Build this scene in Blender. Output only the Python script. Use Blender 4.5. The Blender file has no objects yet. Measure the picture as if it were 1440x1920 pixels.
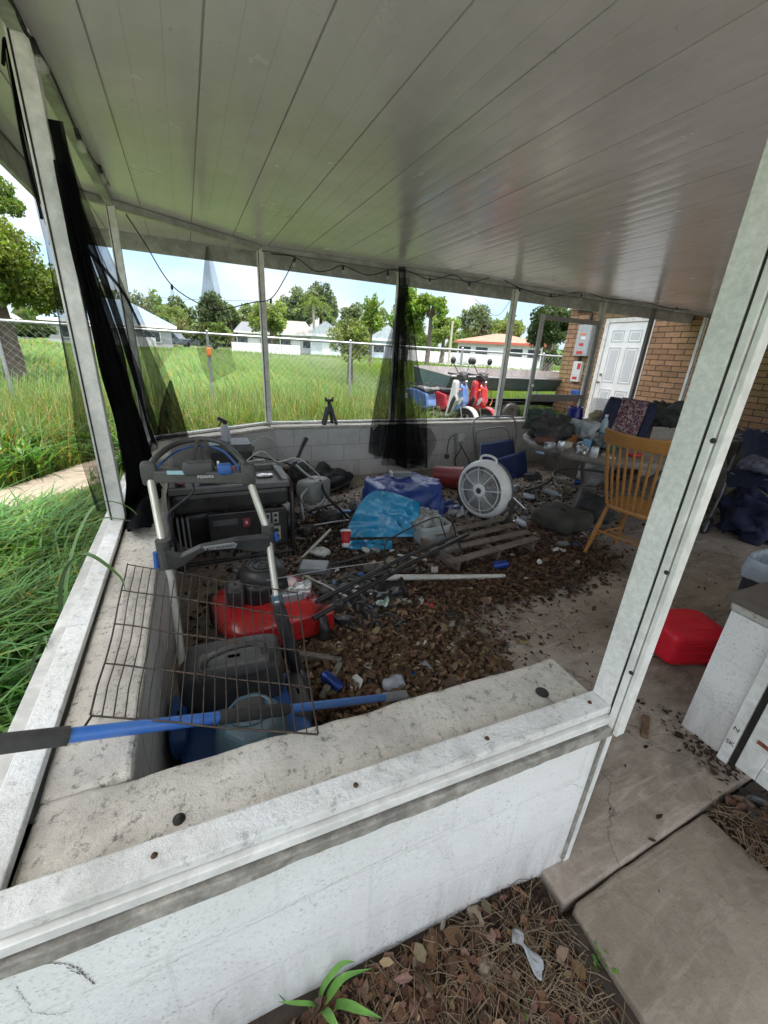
import bpy, math, random
import numpy as np
from mathutils import Vector, Matrix, noise
rnd = random.Random(11); nr = np.random.default_rng(11)
PI = math.pi
sc = bpy.context.scene; COL = sc.collection
# ---------------------------------------------------------------- camera frame (world: X along far wall, Y into the porch, Z up)
CR = Vector((0.90796, -0.41575, 0.05212)).normalized()
CF = Vector((0.4047, 0.8379, -0.3664)).normalized()
CD = CF.cross(CR).normalized(); CR = CD.cross(CF).normalized()
FP = 757.08; CAM = Vector((0, 0, 1.45))
def ray(px, py): return CR*((px-720)/FP) + CD*((py-960)/FP) + CF
def Zp(px, py, z):
    d = ray(px, py); return CAM + d*((z-1.45)/d.z)
def Yp(px, py, y):
    d = ray(px, py); return CAM + d*(y/d.y)
def Xp(px, py, x):
    d = ray(px, py); return CAM + d*(x/d.x)
def Dp(px, py, dist):
    d = ray(px, py); return CAM + d*(dist/math.hypot(d.x, d.y))
def V(*a): return Vector(a)

# ---------------------------------------------------------------- materials
class NT:
    def __init__(s, m): s.t = m.node_tree; s.n = s.t.nodes; s.l = s.t.links
    def a(s, typ, **k):
        n = s.n.new(typ)
        for q, v in k.items():
            if q.startswith('i_'):
                key = q[2:]; key = int(key) if key.isdigit() else key.replace('_', ' ')
                n.inputs[key].default_value = v
            else: setattr(n, q, v)
        return n
    def c(s, a, b): s.l.new(a, b)
def ramp(t, fac, stops):
    r = t.a('ShaderNodeValToRGB'); e = r.color_ramp.elements
    e[0].position, e[0].color = stops[0][0], (*stops[0][1], 1)
    e[1].position, e[1].color = stops[-1][0], (*stops[-1][1], 1)
    for p, c in stops[1:-1]:
        x = e.new(p); x.color = (*c, 1)
    t.c(fac, r.inputs[0]); return r.outputs[0]
def mix(t, fac, a, b, mode='MIX'):
    m = t.a('ShaderNodeMix', data_type='RGBA', blend_type=mode)
    for sock, v in ((m.inputs[0], fac), (m.inputs[6], a), (m.inputs[7], b)):
        if hasattr(v, 'links'): t.c(v, sock)
        elif isinstance(v, tuple): sock.default_value = (*v, 1)
        else: sock.default_value = v
    return m.outputs[2]
def noisen(t, scale, detail=5, rough=.6, vec=None, dist=0.0):
    n = t.a('ShaderNodeTexNoise', i_Scale=scale, i_Detail=detail, i_Roughness=rough, i_Distortion=dist)
    if vec is not None: t.c(vec, n.inputs[0])
    return n.outputs[0]
def newmat(name):
    m = bpy.data.materials.new(name); m.use_nodes = True
    t = NT(m); b = t.n['Principled BSDF']; tc = t.a('ShaderNodeTexCoord')
    return m, t, b, tc.outputs['Object']
def mat(name, col, rough=.6, metal=0., var=.25, vs=6., dirt=None, ds=3., da=.5, bump=.15, bs=60., rv=.15, attr=None, trans=0, specks=0, alpha=1., coat=0, emis=0):
    m, t, b, vec = newmat(name)
    n1 = noisen(t, vs, 6, .65, vec)
    lo = tuple(c*(1-var) for c in col); hi = tuple(min(1, c*(1+var)) for c in col)
    c = ramp(t, n1, [(.3, lo), (.7, hi)])
    if attr:
        at = t.a('ShaderNodeAttribute', attribute_name=attr)
        c = mix(t, 1., c, at.outputs['Color'], 'MULTIPLY')
    if dirt:
        n2 = noisen(t, ds, 8, .7, vec, .4)
        f = ramp(t, n2, [(.5-da*.35, (0, 0, 0)), (.5-da*.35+.22, (1, 1, 1))]) if da > 0 else None
        mm = t.a('ShaderNodeMath', operation='MULTIPLY', i_1=da); t.c(f, mm.inputs[0])
        c = mix(t, mm.outputs[0], c, dirt)
    if specks:
        sa = ramp(t, noisen(t, 26, 4, .75, vec, .6), [(.62, (0, 0, 0)), (.70, (1, 1, 1))]); sb = ramp(t, noisen(t, 1.3, 4, .6, vec), [(.5, (.05, .05, .05)), (.66, (specks, specks, specks))])
        c = mix(t, mix(t, 1., sa, sb, 'MULTIPLY'), c, (.12, .11, .08))
    t.c(c, b.inputs['Base Color'])
    b.inputs['Metallic'].default_value = metal
    n3 = noisen(t, vs*2.3, 4, .6, vec)
    mr = t.a('ShaderNodeMapRange', i_3=max(.03, rough-rv), i_4=min(1, rough+rv)); t.c(n3, mr.inputs[0]); t.c(mr.outputs[0], b.inputs['Roughness'])
    if bump:
        n4 = noisen(t, bs, 5, .6, vec)
        bp = t.a('ShaderNodeBump', i_Strength=bump, i_Distance=.01); t.c(n4, bp.inputs['Height']); t.c(bp.outputs[0], b.inputs['Normal'])
    if trans: b.inputs['Transmission Weight'].default_value = trans
    if alpha < 1: b.inputs['Alpha'].default_value = alpha
    if coat: b.inputs['Coat Weight'].default_value = coat; b.inputs['Coat Roughness'].default_value = .1
    if emis: b.inputs['Emission Strength'].default_value = emis; b.inputs['Emission Color'].default_value = (*col, 1)
    return m
def leafmat(name, col, attr='shade', rough=.55, tr=.35, spec=.3):
    m, t, b, vec = newmat(name)
    at = t.a('ShaderNodeAttribute', attribute_name=attr)
    c = mix(t, 1., tuple(col), at.outputs['Color'], 'MULTIPLY')
    t.c(c, b.inputs['Base Color']); b.inputs['Roughness'].default_value = rough
    b.inputs['Specular IOR Level'].default_value = spec
    tl = t.a('ShaderNodeBsdfTranslucent'); t.c(mix(t, 1., c, (1.2, 1.25, .5), 'MULTIPLY'), tl.inputs[0])
    mx = t.a('ShaderNodeMixShader', i_0=tr); t.c(b.outputs[0], mx.inputs[1]); t.c(tl.outputs[0], mx.inputs[2])
    t.c(mx.outputs[0], t.n['Material Output'].inputs[0])
    return m
def blockwhite(name, axis='x', base=.74, spk=.5, H=.2, W=.4, joint=.5, grime=.5, mortar_b=.35):
    """painted concrete block: faint running joints, speckled dirt, grime near the ground"""
    m, t, b, vec = newmat(name)
    sx = t.a('ShaderNodeSeparateXYZ'); t.c(vec, sx.inputs[0])
    cb = t.a('ShaderNodeCombineXYZ'); t.c(sx.outputs[0 if axis == 'x' else 1], cb.inputs[0]); t.c(sx.outputs[2], cb.inputs[1])
    br = t.a('ShaderNodeTexBrick', i_Scale=1., i_Mortar_Size=.006, i_Mortar_Smooth=.6, i_Brick_Width=W, i_Row_Height=H)
    br.inputs['Color1'].default_value = (1, 1, 1, 1); br.inputs['Color2'].default_value = (.93, .93, .93, 1); br.inputs['Mortar'].default_value = (0, 0, 0, 1)
    t.c(cb.outputs[0], br.inputs[0])
    nz = noisen(t, 2.2, 6, .65, vec)
    c = ramp(t, nz, [(.3, (base*.84, base*.82, base*.77)), (.7, (base, base*.985, base*.94))])
    n5 = noisen(t, 130, 3, .6, vec)
    n6 = noisen(t, 5, 5, .7, vec)
    mul = t.a('ShaderNodeMath', operation='MULTIPLY'); t.c(ramp(t, n5, [(.55, (0, 0, 0)), (.72, (1, 1, 1))]), mul.inputs[0]); t.c(ramp(t, n6, [(.35, (.1, .1, .1)), (.7, (spk, spk, spk))]), mul.inputs[1])
    c = mix(t, mul.outputs[0], c, (.3, .28, .25))
    # grime rises from the ground and streaks
    mp = t.a('ShaderNodeMapping'); mp.inputs['Scale'].default_value = (9, 9, 1.2); t.c(vec, mp.inputs[0])
    n7 = noisen(t, 1.6, 7, .7, mp.outputs[0])
    zr = t.a('ShaderNodeMapRange', i_1=.0, i_2=.3, i_3=.75, i_4=.0); t.c(sx.outputs[2], zr.inputs[0])
    ad = t.a('ShaderNodeMath', operation='MULTIPLY'); t.c(zr.outputs[0], ad.inputs[0]); t.c(ramp(t, n7, [(.3, (0.1, .1, .1)), (.75, (1, 1, 1))]), ad.inputs[1])
    c = mix(t, ad.outputs[0], c, (.23, .19, .15))
    n8 = noisen(t, 1.1, 8, .75, vec, 1.)
    gm = t.a('ShaderNodeMath', operation='MULTIPLY', i_1=grime); t.c(ramp(t, n8, [(.52, (0, 0, 0)), (.75, (1, 1, 1))]), gm.inputs[0])
    c = mix(t, gm.outputs[0], c, (.36, .33, .28))
    # hairline cracks
    vo = t.a('ShaderNodeTexVoronoi', feature='DISTANCE_TO_EDGE', i_Scale=1.7)
    wv = t.a('ShaderNodeVectorMath', operation='ADD'); t.c(vec, wv.inputs[0]); ncol = t.a('ShaderNodeTexNoise', i_Scale=4., i_Detail=5.); t.c(vec, ncol.inputs[0]); t.c(ncol.outputs[1], wv.inputs[1]); t.c(wv.outputs[0], vo.inputs[0])
    ck = t.a('ShaderNodeMath', operation='MULTIPLY'); t.c(ramp(t, vo.outputs[0], [(.0, (.7, .7, .7)), (.006, (0, 0, 0))]), ck.inputs[0]); t.c(ramp(t, n8, [(.55, (0, 0, 0)), (.6, (1, 1, 1))]), ck.inputs[1])
    c = mix(t, ck.outputs[0], c, (.12, .11, .1))
    jm = mix(t, joint, (1, 1, 1), br.outputs[0], 'MIX')
    c = mix(t, .8, c, jm, 'MULTIPLY')
    t.c(c, b.inputs['Base Color']); b.inputs['Roughness'].default_value = .62
    hm = t.a('ShaderNodeMath', operation='ADD'); m1 = t.a('ShaderNodeMath', operation='MULTIPLY', i_1=mortar_b); t.c(br.outputs[0], m1.inputs[0]); t.c(m1.outputs[0], hm.inputs[0])
    n9 = noisen(t, 45, 6, .7, vec); m2 = t.a('ShaderNodeMath', operation='MULTIPLY', i_1=.9); t.c(n9, m2.inputs[0]); t.c(m2.outputs[0], hm.inputs[1])
    bp = t.a('ShaderNodeBump', i_Strength=.45, i_Distance=.012); t.c(hm.outputs[0], bp.inputs['Height']); t.c(bp.outputs[0], b.inputs['Normal'])
    return m
def ledgemat(name, base=(.64, .59, .51), spk=.9):
    m, t, b, vec = newmat(name)
    n1 = noisen(t, 3, 7, .7, vec); c = ramp(t, n1, [(.25, tuple(x*.62 for x in base)), (.5, base), (.75, tuple(min(1, x*1.3) for x in base))])
    n2 = noisen(t, 38, 5, .8, vec)
    c = mix(t, ramp(t, n2, [(.54, (0, 0, 0)), (.66, (spk, spk, spk))]), c, (.13, .115, .09))
    n3 = noisen(t, 13, 6, .7, vec, .8)
    c = mix(t, ramp(t, n3, [(.5, (0, 0, 0)), (.78, (.6, .6, .6))]), c, (.66, .64, .6))
    n4 = noisen(t, 1.3, 6, .7, vec, .6)
    c = mix(t, ramp(t, n4, [(.50, (0, 0, 0)), (.70, (.8, .8, .8))]), c, (.2, .175, .14))
    t.c(c, b.inputs['Base Color']); b.inputs['Roughness'].default_value = .85
    n5 = noisen(t, 30, 8, .75, vec)
    bp = t.a('ShaderNodeBump', i_Strength=.8, i_Distance=.014); t.c(n5, bp.inputs['Height']); t.c(bp.outputs[0], b.inputs['Normal'])
    return m
def floormat(name, a, b_, stain, wet=.0, crack=.6):
    m, t, b, vec = newmat(name)
    n1 = noisen(t, 1.4, 8, .7, vec, .6); c = ramp(t, n1, [(.25, stain), (.48, a), (.75, b_)])
    n2 = noisen(t, 9, 7, .75, vec, .5); c = mix(t, ramp(t, n2, [(.48, (0, 0, 0)), (.75, (.6, .6, .6))]), c, stain)
    n3 = noisen(t, 60, 4, .8, vec); c = mix(t, ramp(t, n3, [(.6, (0, 0, 0)), (.72, (.7, .7, .7))]), c, tuple(x*.4 for x in a))
    mp = t.a('ShaderNodeMapping'); mp.inputs['Scale'].default_value = (1, 5, 1); mp.inputs['Rotation'].default_value = (0, 0, .6); t.c(vec, mp.inputs[0])
    n4 = noisen(t, 3.5, 7, .75, mp.outputs[0], 1.); c = mix(t, ramp(t, n4, [(.5, (0, 0, 0)), (.72, (.45, .45, .45))]), c, tuple(min(1, x*1.5) for x in b_))
    vo = t.a('ShaderNodeTexVoronoi', feature='DISTANCE_TO_EDGE', i_Scale=.55)
    wv = t.a('ShaderNodeVectorMath', operation='ADD'); t.c(vec, wv.inputs[0]); ncol = t.a('ShaderNodeTexNoise', i_Scale=2.5, i_Detail=6.); t.c(vec, ncol.inputs[0]); t.c(ncol.outputs[1], wv.inputs[1]); t.c(wv.outputs[0], vo.inputs[0])
    c = mix(t, ramp(t, vo.outputs[0], [(.0, (crack, crack, crack)), (.004, (0, 0, 0))]), c, (.03, .025, .02))
    t.c(c, b.inputs['Base Color'])
    mr = t.a('ShaderNodeMapRange', i_3=.55-wet, i_4=.95-wet); t.c(n1, mr.inputs[0]); t.c(mr.outputs[0], b.inputs['Roughness'])
    n5 = noisen(t, 35, 8, .7, vec)
    bp = t.a('ShaderNodeBump', i_Strength=.5, i_Distance=.01); t.c(n5, bp.inputs['Height']); t.c(bp.outputs[0], b.inputs['Normal'])
    return m
def brickmat(name, axis='y', c1=(.44, .2, .085), c2=(.3, .13, .06), mortar=(.07, .05, .035), moss=True):
    m, t, b, vec = newmat(name)
    sx = t.a('ShaderNodeSeparateXYZ'); t.c(vec, sx.inputs[0])
    cb = t.a('ShaderNodeCombineXYZ'); t.c(sx.outputs[0 if axis == 'x' else 1], cb.inputs[0]); t.c(sx.outputs[2], cb.inputs[1])
    br = t.a('ShaderNodeTexBrick', i_Scale=1., i_Mortar_Size=.008, i_Mortar_Smooth=.15, i_Brick_Width=.305, i_Row_Height=.1)
    br.inputs['Color1'].default_value = (*c1, 1); br.inputs['Color2'].default_value = (*c2, 1); br.inputs['Mortar'].default_value = (*mortar, 1)
    t.c(cb.outputs[0], br.inputs[0])
    n1 = noisen(t, 14, 7, .75, vec); c = mix(t, .55, br.outputs[0], ramp(t, n1, [(.3, (.35, .35, .35)), (.7, (1.2, 1.2, 1.2))]), 'MULTIPLY')
    if moss:
        n2 = noisen(t, 1.1, 5, .6, vec); c = mix(t, ramp(t, n2, [(.48, (0, 0, 0)), (.68, (.6, .6, .6))]), c, mix(t, 1., br.outputs[0], (.5, .95, .35), 'MULTIPLY'))
    t.c(c, b.inputs['Base Color']); b.inputs['Roughness'].default_value = .85
    bp = t.a('ShaderNodeBump', i_Strength=1., i_Distance=.012); bp.invert = True; t.c(br.outputs[1], bp.inputs['Height']); t.c(bp.outputs[0], b.inputs['Normal'])
    return m
def screenmat(name, alpha, col=(.012, .012, .013)):
    m, t, b, vec = newmat(name)
    df = t.a('ShaderNodeBsdfDiffuse', i_0=(*col, 1)); tp = t.a('ShaderNodeBsdfTransparent')
    n = noisen(t, 5, 4, .6, vec)
    lw = t.a('ShaderNodeLayerWeight', i_Blend=.35)
    f = t.a('ShaderNodeMapRange', i_1=.3, i_2=.7, i_3=alpha-.1, i_4=alpha+.06); t.c(n, f.inputs[0])
    ad = t.a('ShaderNodeMath', operation='MULTIPLY', i_1=.35); t.c(lw.outputs[1], ad.inputs[0])
    s = t.a('ShaderNodeMath', operation='ADD', use_clamp=True); t.c(f.outputs[0], s.inputs[0]); t.c(ad.outputs[0], s.inputs[1])
    mx = t.a('ShaderNodeMixShader'); t.c(s.outputs[0], mx.inputs[0]); t.c(tp.outputs[0], mx.inputs[1]); t.c(df.outputs[0], mx.inputs[2])
    t.c(mx.outputs[0], t.n['Material Output'].inputs[0]); return m

# ---------------------------------------------------------------- mesh builder (world coordinates)
class MB:
    def __init__(s): s.v = []; s.f = []; s.sm = []
    def add(s, vs, fs, smooth=False):
        o = len(s.v); s.v += [tuple(p) for p in vs]; s.f += [tuple(i+o for i in f) for f in fs]; s.sm += [smooth]*len(fs); return s
    def box(s, c, size, R=None):
        c = Vector(c); h = Vector(size)/2; vs = []
        for i in range(8):
            p = Vector(((-1, 1)[i & 1]*h.x, (-1, 1)[i >> 1 & 1]*h.y, (-1, 1)[i >> 2]*h.z))
            vs.append(c + (R @ p if R else p))
        return s.add(vs, [(0, 2, 3, 1), (4, 5, 7, 6), (0, 1, 5, 4), (2, 6, 7, 3), (0, 4, 6, 2), (1, 3, 7, 5)])
    def bx(s, x0, x1, y0, y1, z0, z1): return s.box(((x0+x1)/2, (y0+y1)/2, (z0+z1)/2), (x1-x0, y1-y0, z1-z0))
    def bar(s, a, b, w, h, up=(0, 0, 1)):
        a, b = Vector(a), Vector(b); d = (b-a).normalized(); up = Vector(up)
        if abs(d.dot(up)) > .98: up = Vector((0, 1, 0))
        sd = d.cross(up).normalized(); u = sd.cross(d)
        R = Matrix((sd, d, u)).transposed()
        return s.box((a+b)/2, (w, (b-a).length, h), R)
    def tube(s, pts, r, n=8, cap=True, sub=0):
        pts = [Vector(p) for p in pts]
        if sub: pts = smoothpath(pts, sub)
        rs = r if isinstance(r, (list, tuple)) else [r]*len(pts)
        if len(rs) != len(pts): rs = [rs[0]+(rs[-1]-rs[0])*i/(len(pts)-1) for i in range(len(pts))]
        t0 = (pts[1]-pts[0]).normalized(); nrm = t0.orthogonal().normalized(); vs = []
        for i, p in enumerate(pts):
            t = ((pts[min(i+1, len(pts)-1)]-pts[max(i-1, 0)])).normalized()
            nrm = (nrm - t*nrm.dot(t)).normalized(); bn = t.cross(nrm)
            for k in range(n):
                a = 2*PI*k/n; vs.append(p + (nrm*math.cos(a)+bn*math.sin(a))*rs[i])
        fs = [(i*n+k, i*n+(k+1) % n, (i+1)*n+(k+1) % n, (i+1)*n+k) for i in range(len(pts)-1) for k in range(n)]
        s.add(vs, fs, True)
        if cap: s.add(vs[:n], [tuple(range(n-1, -1, -1))]); s.add(vs[-n:], [tuple(range(n))])
        return s
    def lathe(s, prof, n=24, T=None, smooth=True):
        T = T or Matrix(); vs = []
        for r, z in prof:
            for k in range(n):
                a = 2*PI*k/n; vs.append(T @ Vector((r*math.cos(a), r*math.sin(a), z)))
        fs = [(i*n+k, i*n+(k+1) % n, (i+1)*n+(k+1) % n, (i+1)*n+k) for i in range(len(prof)-1) for k in range(n)]
        return s.add(vs, fs, smooth)
    def prism(s, poly, depth, T=None):
        """poly in local XY, extruded along local Z from 0 to depth"""
        T = T or Matrix(); n = len(poly)
        vs = [T @ Vector((x, y, 0)) for x, y in poly]+[T @ Vector((x, y, depth)) for x, y in poly]
        return s.add(vs, [tuple(range(n-1, -1, -1)), tuple(range(n, 2*n))]+[(i, (i+1) % n, n+(i+1) % n, n+i) for i in range(n)])
    def grid(s, fn, nu, nv, smooth=True, thick=0):
        vs = [fn(i/nu, j/nv) for j in range(nv+1) for i in range(nu+1)]
        fs = [(j*(nu+1)+i, j*(nu+1)+i+1, (j+1)*(nu+1)+i+1, (j+1)*(nu+1)+i) for j in range(nv) for i in range(nu)]
        return s.add(vs, fs, smooth)
    def torus(s, T, R, r, n=24, m=6):
        pts = [T @ Vector((R*math.cos(2*PI*k/n), R*math.sin(2*PI*k/n), 0)) for k in range(n+1)]
        return s.tube(pts, r, m, cap=False)
    def ball(s, c, r, nu=12, nv=8, amp=0, fr=3, seed=0):
        c = Vector(c); r = r if isinstance(r, (tuple, list)) else (r, r, r)
        def fn(u, v):
            a, b = 2*PI*u, PI*(v-.5)*.999
            d = Vector((math.cos(a)*math.cos(b), math.sin(a)*math.cos(b), math.sin(b)))
            k = 1+amp*noise.noise(d*fr+Vector((seed, 0, 0))) if amp else 1
            return c+Vector((d.x*r[0], d.y*r[1], d.z*r[2]))*k
        return s.grid(fn, nu, nv)
    def lump(s, c, size, amp=.15, fr=5, seed=0, n=18, rot=0, sq=.35, flat=True):
        """crumpled soft-cornered box (superellipsoid pushed about by ridged noise)"""
        c = Vector(c); R = Matrix.Rotation(rot, 3, 'Z'); sg = lambda x, p: math.copysign(abs(x)**p, x)
        def fn(u, v):
            a, b = 2*PI*u, PI*(v-.5)*.998
            d = Vector((sg(math.cos(a), sq)*sg(math.cos(b), sq), sg(math.sin(a), sq)*sg(math.cos(b), sq), sg(math.sin(b), sq)))
            p = Vector((d.x*size[0]/2, d.y*size[1]/2, d.z*size[2]/2)); q = p*fr+Vector((seed*7.1, seed*3.3, 0))
            k = amp*(abs(noise.noise(q))*1.4-.4+.5*noise.noise(q*2.7)+.25*noise.noise(q*6))
            nn = d.normalized(); p = p+nn*k*min(size)
            if flat and p.z < -size[2]/2: p.z = -size[2]/2
            return c+R @ p
        return s.grid(fn, n*2, n)
def smoothpath(pts, k):
    out = []
    P = [pts[0]*2-pts[1]]+pts+[pts[-1]*2-pts[-2]]
    for i in range(1, len(P)-2):
        for j in range(k):
            t = j/k; a, b, c, d = P[i-1], P[i], P[i+1], P[i+2]
            out.append(.5*((2*b)+(c-a)*t+(2*a-5*b+4*c-d)*t*t+(3*b-a-3*c+d)*t**3))
    out.append(pts[-1]); return out
def tag(o, label=None, cat=None, group=None, kind=None):
    if label: o['label'] = label
    if cat: o['category'] = cat
    if group: o['group'] = group
    if kind: o['kind'] = kind
    return o
def build(name, mb, m, parent=None, loc=(0, 0, 0), bev=0, solid=0, sub=0, local=False):
    L = Vector(loc); me = bpy.data.meshes.new(name)
    me.from_pydata([(p[0]-L.x, p[1]-L.y, p[2]-L.z) for p in mb.v] if not local else mb.v, [], mb.f)
    me.polygons.foreach_set('use_smooth', mb.sm); me.materials.append(m)
    o = bpy.data.objects.new(name, me); COL.objects.link(o)
    if parent: o.parent = parent
    else: o.location = L
    if solid: q = o.modifiers.new('s', 'SOLIDIFY'); q.thickness = solid; q.offset = 0
    if bev: q = o.modifiers.new('b', 'BEVEL'); q.width = bev; q.segments = 2; q.limit_method = 'ANGLE'; q.angle_limit = .7
    if sub: q = o.modifiers.new('u', 'SUBSURF'); q.levels = sub; q.render_levels = sub
    return o
class Thing:
    def __init__(s, name, label, cat, loc, group=None):
        s.L = Vector(loc); s.o = bpy.data.objects.new(name, None); s.o.empty_display_size = .1
        COL.objects.link(s.o); s.o.location = s.L; tag(s.o, label, cat, group)
    def part(s, name, mb, m, parent=None, label=None, **k):
        o = build(name, mb, m, parent or s.o, s.L, **k)
        if label: o['label'] = label
        return o
def single(name, label, cat, mb, m, loc=(0, 0, 0), group=None, **k):
    return tag(build(name, mb, m, None, loc, **k), label, cat, group)
def struct(name, mb, m, loc=(0, 0, 0), **k): return tag(build(name, mb, m, None, loc, **k), kind='structure')
def text_mb(body, size, T, ext=.0008, bold=0):
    cu = bpy.data.curves.new('t', 'FONT'); cu.body = body; cu.size = size; cu.extrude = ext; cu.align_x = 'CENTER'; cu.align_y = 'CENTER'; cu.offset = bold
    o = bpy.data.objects.new('t', cu); COL.objects.link(o)
    dg = bpy.context.evaluated_depsgraph_get(); me = bpy.data.meshes.new_from_object(o.evaluated_get(dg))
    mb = MB(); mb.add([T @ v.co for v in me.vertices], [tuple(p.vertices) for p in me.polygons])
    bpy.data.objects.remove(o); bpy.data.curves.remove(cu); return mb
def frame(o, x, y):
    """4x4 with origin o, local x and y along given directions"""
    x = Vector(x).normalized(); y = Vector(y); z = x.cross(y).normalized(); y = z.cross(x)
    M = Matrix((x, y, z)).transposed().to_4x4(); M.translation = Vector(o); return M
def npmesh(name, verts, faces, m, shade=None, parent=None, loc=(0, 0, 0), smooth=False):
    """verts (N,3) world, faces (M,k) int, shade (N,3)"""
    me = bpy.data.meshes.new(name); k = faces.shape[1]
    me.vertices.add(len(verts)); me.vertices.foreach_set('co', (verts-np.array(loc)).astype(np.float32).ravel())
    me.loops.add(faces.size); me.loops.foreach_set('vertex_index', faces.astype(np.int32).ravel())
    me.polygons.add(len(faces)); me.polygons.foreach_set('loop_start', np.arange(0, faces.size, k, dtype=np.int32))
    me.polygons.foreach_set('use_smooth', np.full(len(faces), smooth))
    if shade is not None:
        a = me.attributes.new('shade', 'FLOAT_COLOR', 'POINT'); a.data.foreach_set('color', np.c_[shade, np.ones(len(shade))].astype(np.float32).ravel())
    me.update(calc_edges=True); me.materials.append(m)
    o = bpy.data.objects.new(name, me); COL.objects.link(o)
    if parent: o.parent = parent
    else: o.location = loc
    return o
def blades(P, h, w, lean, seed=0, tint=((.68, 1.05), (.88, 1.06), (.5, 1.1))):
    """grass blades, seven vertices each, bending over"""
    r = np.random.default_rng(seed); N = len(P); az = r.uniform(0, 2*PI, N); dz = np.c_[np.cos(az), np.sin(az)]; sd = np.c_[-dz[:, 1], dz[:, 0]]
    vs = np.zeros((N, 7, 3)); ln = lean*h*r.uniform(.3, 1.5, N)
    for k, (t, ww) in enumerate(((0, .8), (.35, 1), (.7, .75), (1, 0))):
        c = np.c_[P[:, 0]+dz[:, 0]*ln*t**2, P[:, 1]+dz[:, 1]*ln*t**2, P[:, 2]+h*(t-.28*np.minimum(lean*1.2, 1)*t**3)]
        if k < 3:
            for q, s in ((0, -1), (1, 1)):
                vs[:, 2*k+q, :] = c; vs[:, 2*k+q, 0] += s*sd[:, 0]*w*ww/2; vs[:, 2*k+q, 1] += s*sd[:, 1]*w*ww/2
        else: vs[:, 6, :] = c
    b = (np.arange(N)*7)[:, None]
    f = np.concatenate([b+np.array(t)[None] for t in ((0, 1, 3), (0, 3, 2), (2, 3, 5), (2, 5, 4), (4, 5, 6))])
    g = r.uniform(.55, 1.25, N)[:, None]
    col = np.c_[r.uniform(*tint[0], N), r.uniform(*tint[1], N), r.uniform(*tint[2], N)]*g
    dead = r.random(N) < .11; col[dead] = np.array([2.2, 1.25, .8])*g[dead]*.8
    return vs.reshape(-1, 3), f, np.repeat(col, 7, 0)
def leafcards(C, size, seed=0, up=.4, tint=((.8, 1.15), (.85, 1.1), (.5, 1.1)), asp=.5):
    """one folded leaf (two triangles each side of the rib) per centre"""
    r = np.random.default_rng(seed); N = len(C); a = r.normal(size=(N, 3)); a /= np.linalg.norm(a, axis=1)[:, None]
    nn = r.normal(size=(N, 3)); nn[:, 2] += up*2; b = np.cross(nn, a); b /= np.linalg.norm(b, axis=1)[:, None]; n3 = np.cross(a, b)
    s = (size*r.uniform(.6, 1.4, N)*np.where(r.random(N) < .2, 1.35, 1)*np.where(r.random(N) < .3, .6, 1))[:, None]
    vs = np.stack([C-a*s*.5, C+b*s*asp*.5+n3*s*.08, C+a*s*.5, C-b*s*asp*.5+n3*s*.08], 1)
    f = (np.arange(N)*4)[:, None]+np.array([[0, 1, 2, 3]])
    g = r.uniform(.6, 1.3, N)[:, None]; col = np.c_[r.uniform(*tint[0], N), r.uniform(*tint[1], N), r.uniform(*tint[2], N)]*g
    return vs.reshape(-1, 3), f, np.repeat(col, 4, 0)

def curled(C, size, seed=0, up=1.4, tint=((.9, 1.1), (.84, 1.08), (.7, 1.1)), asp=.55, curl=.5):
    """dead leaf: pointed outline, curled along and across its rib"""
    r = np.random.default_rng(seed); N = len(C); a = r.normal(size=(N, 3)); a[:, 2] *= .35; a /= np.linalg.norm(a, axis=1)[:, None]
    nn = r.normal(size=(N, 3))*.55; nn[:, 2] += up; b = np.cross(nn, a); b /= np.linalg.norm(b, axis=1)[:, None]; n3 = np.cross(a, b)
    s = (size*np.exp(r.normal(0, .38, N)))[:, None]; w = s*asp*r.uniform(.55, 1.2, N)[:, None]; k = curl*r.uniform(-.5, 1.3, N)[:, None]; g = curl*r.uniform(-.2, 1.2, N)[:, None]
    pt = lambda t, v, h: C+a*s*t+b*w*v+n3*s*(k*(t*t)*1.1+g*v*v*.6+h)
    vs = np.stack([pt(-.5, 0, 0), pt(-.17, 0, 0), pt(.17, 0, 0), pt(.5, 0, 0), pt(-.22, .42, 0)+n3*s*r.uniform(-.05, .1, N)[:, None], pt(.16, .5, 0), pt(-.2, -.5, 0), pt(.18, -.38, 0)+n3*s*r.uniform(-.05, .1, N)[:, None]], 1)
    f = (np.arange(N)*8)[:, None]; f = np.concatenate([f+np.array(q)[None] for q in ((0, 1, 4), (1, 2, 4), (2, 5, 4), (2, 3, 5), (0, 6, 1), (1, 6, 2), (2, 6, 7), (2, 7, 3))])
    q = r.uniform(.45, 1.35, N)[:, None]; col = np.c_[r.uniform(*tint[0], N), r.uniform(*tint[1], N), r.uniform(*tint[2], N)]*q
    return vs.reshape(-1, 3), f, np.repeat(col, 8, 0)
# ================================================================ THE SETTING
def gz(x, y):
    d = math.hypot(x, y)
    k = min(1, max(0, (y-8)/34)) if y > 8 else 0
    return -.1 + .15*math.exp(-((x-5)**2+(y-7.2)**2)/1.1) + .8*k*k*(3-2*k) + .03*noise.noise(Vector((x*.3, y*.3, 0)))
M_white = mat('white_metal_paint', (.84, .82, .77), .45, var=.12, vs=9, dirt=(.3, .29, .25), ds=14, da=.35, bump=.08)
M_whited = mat('weathered_white_paint', (.72, .70, .65), .5, var=.2, vs=5, dirt=(.22, .2, .17), ds=9, da=.5, bump=.2, bs=35)
M_rail = ledgemat('chalky_rail', (.86, .84, .78), .45); M_rail.node_tree.nodes['Principled BSDF'].inputs['Roughness'].default_value = .5
M_graywood = mat('grey_wood_strip', (.40, .37, .32), .85, var=.4, vs=25, dirt=(.09, .08, .065), ds=16, da=.5, bump=.6, bs=60)
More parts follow.
